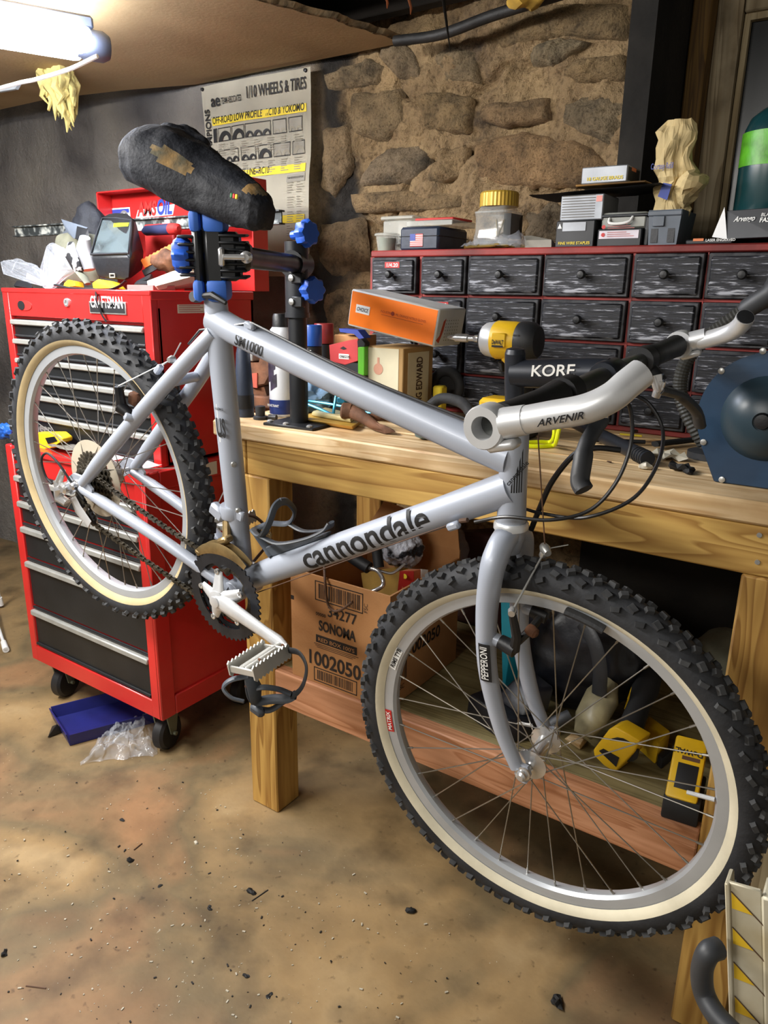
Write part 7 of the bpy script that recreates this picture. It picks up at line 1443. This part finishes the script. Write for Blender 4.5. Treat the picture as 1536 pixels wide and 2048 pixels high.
bgx = thing('black_backpack', 'black padded bag lying behind the front hub on the shelf', 'bag'); bm = B(); c = aZ(1165, 1470, ZS); bmesh.ops.create_icosphere(bm, subdivisions=5, radius=1, matrix=T(aY(1150, 1350, 1.48).x, 1.50, ZS + .13) @ Matrix.Diagonal((.145, .10, .15, 1))); crumple(bm, .016, 9, 6)
for v in bm.verts: v.co.z = max(v.co.z, ZS)
mat('nylon_black', (22, 24, 32), .38, 0, .3, 8, .15, 90); obj('body', bm, 'nylon_black', bgx, ang=180); bm = B(); tube(bm, bez([aY(1165, 1245, 1.39), aY(1190, 1290, 1.37), aY(1200, 1340, 1.365), aY(1198, 1390, 1.37)], 20), .016, 10, flat=.25, up=(0, 1, 0)); obj('strap', bm, 'dark_plastic', bgx)
bcx = thing('black_case', 'low black soft case with white scribble logo beside the fork', 'case'); bm = B(); q = [aZ(930, 1432, ZS), aZ(1010, 1490, ZS), aZ(1085, 1480, ZS), aZ(1000, 1405, ZS)]; hull(q + [v + Vector((0, .01, .05)) for v in q], .008, bm); hull([v.lerp(q[2], .3) + Vector((0, .02, .05)) for v in q] + [v.lerp(q[2], .5) + Vector((0, .05, .10)) for v in q], .008, bm); obj('case', bm, 'nylon_black', bcx)
bm = B(); p = aZ(1052, 1442, ZS + .052)
for k in range(5): tube(bm, [p + Vector((-.014 + .003 * k, -.012, -.004 + .003 * (k % 3))), p + Vector((.012 + .002 * k, -.010, .001 + .003 * (k % 2)))], .0008, 5)
obj('white_scribble', bm, 'white_print', bcx)
ZS = .4145
# respirator-like clear guard, grinder, second tool, charger battery, scraps
mat('dirty_clear', (176, 166, 130), .35, 0, .3, 16, .3, 50, alpha=.85); gsh = thing('dusty_guard', 'dusty clear plastic guard leaning beside the yellow grinder', 'guard'); bm = B(); a, b = aZ(1165, 1470, ZS + .03), aY(1222, 1362, 1.42); tube(bm, [a, a.lerp(b, .3), a.lerp(b, .7), b], [.020, .034, .036, .020], 16, flat=.6); crumple(bm, .006, 30, 2); obj('shield', bm, 'dirty_clear', gsh, ang=180); bm = B(); tube(bm, [aY(1140, 1430, 1.30), aY(1110, 1445, 1.28), aY(1085, 1468, 1.27)], [.012, .013, .010], 12); obj('side_handle', bm, 'lever_grey', gsh); bm = B(); tube(bm, [aY(1212, 1398, 1.385), aY(1226, 1378, 1.40)], .004, 8); obj('bolt', bm, 'steel', gsh)
gr_ = thing('angle_grinder', 'yellow and black cordless grinder lying with its battery seat facing out', 'power tool'); yb = 1.285
a, b = aZ(1245, 1500, ZS + .05), aY(1300, 1352, 1.50); bm = B(); tube(bm, [a, a.lerp(b, .25), a.lerp(b, .6), a.lerp(b, .8), b], [.030, .024, .022, .028, .024], 16); obj('handle', bm, 'tool_black', gr_)
bm = B(); q = [aY(1218, 1458, yb), aY(1232, 1454, yb), aY(1280, 1482, yb), aY(1268, 1505, yb), aY(1244, 1522, yb), aY(1230, 1545, yb), aY(1208, 1532, yb), aY(1188, 1512, yb), aY(1186, 1500, yb)]; q = [Vector((v.x, v.y, max(v.z, ZS))) for v in q]; hull(q + [v + Vector((.01, .04, 0.0)) for v in q], .003, bm); obj('battery_seat', bm, 'tool_yellow', gr_)
bm = B(); q = [aY(1198, 1502, yb - .002), aY(1206, 1498, yb - .002), aY(1238, 1516, yb - .002), aY(1232, 1534, yb - .002)]; q = [Vector((v.x, v.y, max(v.z, ZS + .001))) for v in q]; hull(q + [v + Vector((0, .003, 0)) for v in q], 0, bm); obj('terminal_slot', bm, 'black_print', gr_); bm = B(); q = [aY(1262, 1400, 1.42), aY(1272, 1372, 1.45), aY(1256, 1420, 1.40)]; tube(bm, q, .008, 8, flat=.5); obj('trim', bm, 'tool_yellow', gr_)
y2_ = thing('rotary_tool', 'yellow tool body lying half hidden behind the grinder', 'power tool'); bm = B(); q = [aZ(1275, 1500, ZS), aZ(1310, 1532, ZS), aZ(1335, 1505, ZS), aZ(1290, 1470, ZS)]; hull(q + [v + Vector((0, .01, .045)) for v in q], .006, bm); obj('body', bm, 'tool_yellow', y2_); bm = B(); q = [aZ(1312, 1530, ZS), aZ(1336, 1512, ZS), aZ(1345, 1520, ZS), aZ(1322, 1540, ZS)]; hull(q + [v + Vector((0, 0, .025)) for v in q], .003, bm); obj('foot', bm, 'tool_black', y2_)
bp_ = thing('battery_pack', 'yellow and black battery pack with dark window standing by the bench leg', 'battery'); yb = 1.25
bm = B(); q = [aZ(1318, 1638, ZS), aZ(1392, 1662, ZS), aZ(1405, 1600, ZS), aZ(1335, 1580, ZS)]; q = [Vector((v.x, v.y + .006, v.z)) for v in q]; hull(q + [v + Vector((0, .004, .045)) for v in q], .004, bm); obj('base', bm, 'tool_black', bp_)
fr4 = [q[0] + Vector((.002, .002, .046)), q[1] + Vector((-.006, .002, .046)), q[2] + Vector((-.006, .004, .115)), q[3] + Vector((0, .004, .115))]; nn = (fr4[1] - fr4[0]).cross(fr4[3] - fr4[0]).normalized(); nn = nn if nn.y < 0 else -nn
bm = B(); hull(fr4 + [v - nn * .03 for v in fr4], .005, bm); obj('housing', bm, 'tool_yellow', bp_)
def f4(s, t, e): return fr4[0].lerp(fr4[1], s).lerp(fr4[3].lerp(fr4[2], s), t) + nn * e
bm = B(); w4 = [f4(.22, .16, .0008), f4(.86, .16, .0008), f4(.86, .56, .0008), f4(.22, .56, .0008)]; hull(w4 + [v - nn * .002 for v in w4], .0003, bm); obj('window', bm, 'black_print', bp_)
text('DeWALT', .010, frame(f4(.92, .78, .0006), fr4[0] - fr4[1], fr4[0] - fr4[3]) @ Matrix.Identity(4), 'black_print', bp_, bold=.04); bm = B(); w4 = [f4(.3, .62, .0006), f4(.85, .62, .0006), f4(.85, .68, .0006), f4(.3, .68, .0006)]; hull(w4 + [v - nn * .001 for v in w4], 0, bm); obj('name_bar', bm, 'strap_brown', bp_)
one('red_hide', crumple(hull([aZ(1358, 1500, ZS), aZ(1392, 1520, ZS), aZ(1400, 1490, ZS), aZ(1370, 1470, ZS), aZ(1375, 1480, ZS + .07), aZ(1390, 1480, ZS + .06)], .006), .006, 30, 1), 'rust', 'reddish brown scrap of hide behind the battery pack', 'scrap', smooth=False)
one('wood_offcut', hull([aZ(1128, 1478, ZS), aZ(1160, 1500, ZS), aZ(1176, 1482, ZS), aZ(1145, 1465, ZS), aZ(1135, 1478, ZS + .02), aZ(1160, 1492, ZS + .02), aZ(1168, 1478, ZS + .018)], .002), 'pine_new', 'small pale wood offcut on the shelf by the front hub', 'offcut')
bm = B(); bmesh.ops.create_icosphere(bm, subdivisions=4, radius=1, matrix=T(-.235, 1.74, ZS + .07) @ Matrix.Diagonal((.07, .07, .075, 1))); crumple(bm, .012, 14, 2)
for v in bm.verts: v.co.z = max(v.co.z, ZS)
one('tan_sack', bm, 'olive_pouch', 'dull tan sack at the back right of the lower shelf', 'sack', ang=180)
# ================================================================ floor things
mat('tray_blue', (34, 38, 104), .35, 0, .1, 14); tr = thing('blue_tray', 'dark blue plastic tray lying on the floor beneath the tool cabinet', 'tray')
q = [aZ(106, 1438, 0), aZ(140, 1492, 0), aZ(330, 1440, 0), aZ(262, 1398, 0)]; ce = sum(q, Vector()) / 4; bm = B()
hull([v + Vector((0, 0, .001)) for v in q] + [v + Vector((0, 0, .004)) for v in q], 0, bm)
for a, b in zip(q, q[1:] + q[:1]):
    d = (ce - (a + b) / 2); d.z = 0; d.normalize(); d *= .004; o_ = -d * 2
    hull([a + Vector((0, 0, .001)), b + Vector((0, 0, .001)), a + d + Vector((0, 0, .001)), b + d + Vector((0, 0, .001)), a + o_ + Vector((0, 0, .04)), b + o_ + Vector((0, 0, .04)), a + o_ + d + Vector((0, 0, .04)), b + o_ + d + Vector((0, 0, .04))], 0, bm)
obj('tray', bm, 'tray_blue', tr, smooth=False); bm = B(); p = aZ(104, 1452, .02); hull([p, p + Vector((.02, -.03, -.018)), p + Vector((.01, .0, -.019)), p + Vector((.03, .02, -.018)), p + Vector((.03, 0, .018))], .001, bm); obj('end_tab', bm, 'black_plastic', tr)
pgb = thing('plastic_bag', 'crumpled clear plastic bag lying on the floor beside the front caster', 'plastic bag'); c = aZ(240, 1490, 0); bm = B(); ax_ = (aZ(318, 1478, 0) - aZ(165, 1528, 0)); ay_ = Vector((-ax_.y, ax_.x, 0)).normalized()
def pbg(s, t):
    p = aZ(160, 1530, 0).lerp(aZ(316, 1512, 0), s).lerp(aZ(225, 1470, 0).lerp(aZ(300, 1428, 0), s), t); e = min(1, 7 * s, 7 * (1 - s), 7 * t, 7 * (1 - t))
    return p + Vector((fb((s, t, 0), 6, 1) * .014, fb((s, t, 3), 6, 2) * .014, .003 + e * (.012 + .040 * abs(fb((s * 2.5, t * 2.5, 1), 1.6, 3)) + .012 * abs(fb((s, t, 5), 7, 6)))))
grid(bm, 60, 44, pbg); obj('film', bm, 'poly_bag', pgb, ang=180)
one('small_roller', lathe(B(), [(.006, -.012), (.020, -.012), (.022, -.008), (.022, .008), (.020, .012), (.006, .012)], aZ(753, 1514, 0) + Vector((.0, .02, .0222)), (1, -.6, 0), 20), 'caster_wheel', 'small black roller on the floor behind the front tyre', 'roller')
rk = thing('wire_rack', 'white wire rack leg with rubber tips at the left edge of the floor', 'rack')
for k, (p0, p1) in enumerate((((-25, 1080), (2, 1200)), ((-28, 1180), (12, 1290)))):
    a = aZ(-30, p0[1] + 40, .3) if False else aY(p0[0], p0[1], 1.45); b = aZ(p1[0], p1[1] + 10, .012); bm = B(); tube(bm, [a, b], .006, 10); obj('rod', bm, 'white_poly', rk); bm = B(); tube(bm, [b + (a - b) * .12, b], [.010, .0115], 12); obj('tip', bm, 'white_print', rk)
random.seed(11)
DEB = [(505, 1786, .010, 0, 'black crumb lying just left of the bent black twig'), (320, 1774, .006, 0, 'small black crumb on the pale grey floor stain'), (420, 1818, .007, 0, 'spiky black crumb right below the pale grey floor stain'), (260, 1722, .010, 0, 'larger dark crumb below the straw splinter'), (250, 1703, .006, 0, 'smaller dark crumb left of the straw splinter'),
 (493, 1954, .008, 0, 'dark crumb on the open floor above the lowest dark crumb'), (540, 1992, .008, 0, 'lowest dark crumb on the open floor left of the front tyre'), (10, 1906, .010, 0, 'dark crumb at the left edge of the floor above the brown splinter'), (822, 1822, .010, 0, 'dark crumb on the floor just below the left of the front tyre'), (1112, 2004, .014, 0, 'widest dark crumb near the bottom edge below the front tyre'), (244, 1642, .006, 0, 'dark crumb on the floor straight below the clear plastic bag'),
 (317, 1864, .006, 1, 'pale chip on the floor, lower of the two pale chips'), (392, 1686, .006, 1, 'pale chip on the floor, upper of the two pale chips')]
for i, (px, py, s, k_, lb_) in enumerate(DEB):
    c = aZ(px, py, 0); bm = B(); bmesh.ops.create_icosphere(bm, subdivisions=2, radius=s, matrix=T(c.x, c.y, s * .3) @ rz(i * 1.3) @ Matrix.Diagonal((1, .55, .35, 1))); crumple(bm, s * .9, 90, i)
    for v in bm.verts: v.co.z = max(v.co.z, .0008)
    one('floor_crumb', bm, 'clear_scrap' if k_ else 'scrap_black', lb_, 'crumb', 'crumbs on the floor', smooth=False)
bm = B(); random.seed(5)
for i in range(900):
    px, py = random.uniform(0, 1100), random.uniform(1540, 2048); c = aZ(px, py, 0)
    if c.y > 1.15 and c.x > -1.3 or (c - aZ(390, 1800, 0)).length > random.uniform(.1, .75): continue
    r = random.choice((.0007, .0009, .0012, .0018)); t = bmesh.new(); bmesh.ops.create_cube(t, size=1, matrix=T(c.x, c.y, .0025 + r * .3) @ rz(random.uniform(0, 3)) @ Matrix.Diagonal((r * random.uniform(1, 4), r * 1.5, r, 1))); merge(bm, t, None, random.choice((0, 0, 1)))
one('floor_grit', bm, ['clear_scrap', 'scrap_black'], 'fine pale and dark grit scattered over the concrete floor', 'grit', kind='stuff', smooth=False)
for i, (a, b, lb) in enumerate((((268, 1700), (284, 1687), 'thin straw splinter on the floor near the dark crumbs'), ((52, 1972), (92, 1977), 'straight brown splinter on the floor at lower left'), ((504, 1802), (536, 1780), 'bent black twig on the floor beside a dark crumb'))):
    one('floor_splinter', tube(B(), [aZ(*a, .002), aZ(*b, .002)], .0016, 6), 'strap_brown' if i < 2 else 'scrap_black', lb, 'splinter', 'floor splinters')
# ================================================================ foreground: rail with triangle marks and hose
mat('rail_alu', (196, 190, 168), .5, .15, .2, 12, .1, 60, (170, 156, 122)); mat('tri_yellow', (226, 186, 40), .6); yf = .62
a, b = aY(1455, 1764, yf), aY(1512, 1780, yf); lo1, lo2 = aY(1412, 2075, yf), aY(1490, 2075, yf)
rl = thing('marked_rail', 'pale metal rail with yellow triangle marks in the lower right corner', 'rail'); dn_ = (lo1 - a).normalized(); wv = (b - a); Mx = frame(a, b - a, a - lo1); ww = (b - a).length * 1.18; LL = .30
bm = B(); bx(bm, (0, 0, -LL), (ww, .004, 0), .001, Mx); bx(bm, (ww, -.002, -LL), (ww + .012, .03, -.004), .002, Mx); bx(bm, (ww + .012, .006, -LL), (ww + .06, .04, -.03), .003, Mx); bx(bm, (-.002, -.003, -LL), (.002, .02, 0), .001, Mx); obj('rail', bm, 'rail_alu', rl)
for k in range(5):
    z_ = -.008 - .036 * k; bm = B(); prism(bm, [(.003, z_ - .017), (.003, z_), (.003 + .018, z_ - .018)], .0005, Mx @ T(0, -.0006, 0)); t_ = obj('triangle_mark', bm, 'tri_yellow', rl); bm = B(); tube(bm, [Mx @ Vector((.003, -.0008, z_)), Mx @ Vector((.034, -.0008, z_ - .031))], .0005, 5); obj('scribe_line', bm, 'strap_brown', t_)
bm = B(); tube(bm, bez([aY(1436, 1896, yf - .02), aY(1416, 1906, yf - .03), aY(1404, 1940, yf - .03), aY(1408, 1985, yf - .03), aY(1432, 2030, yf - .04), aY(1475, 2075, yf - .05)], 26), .0095, 14); obj('hose', bm, 'lever_grey', rl)
bm = B(); bx(bm, (ww + .02, .012, -.80), (ww + .055, .045, -LL), .002, Mx); obj('upright', bm, 'rail_alu', rl)
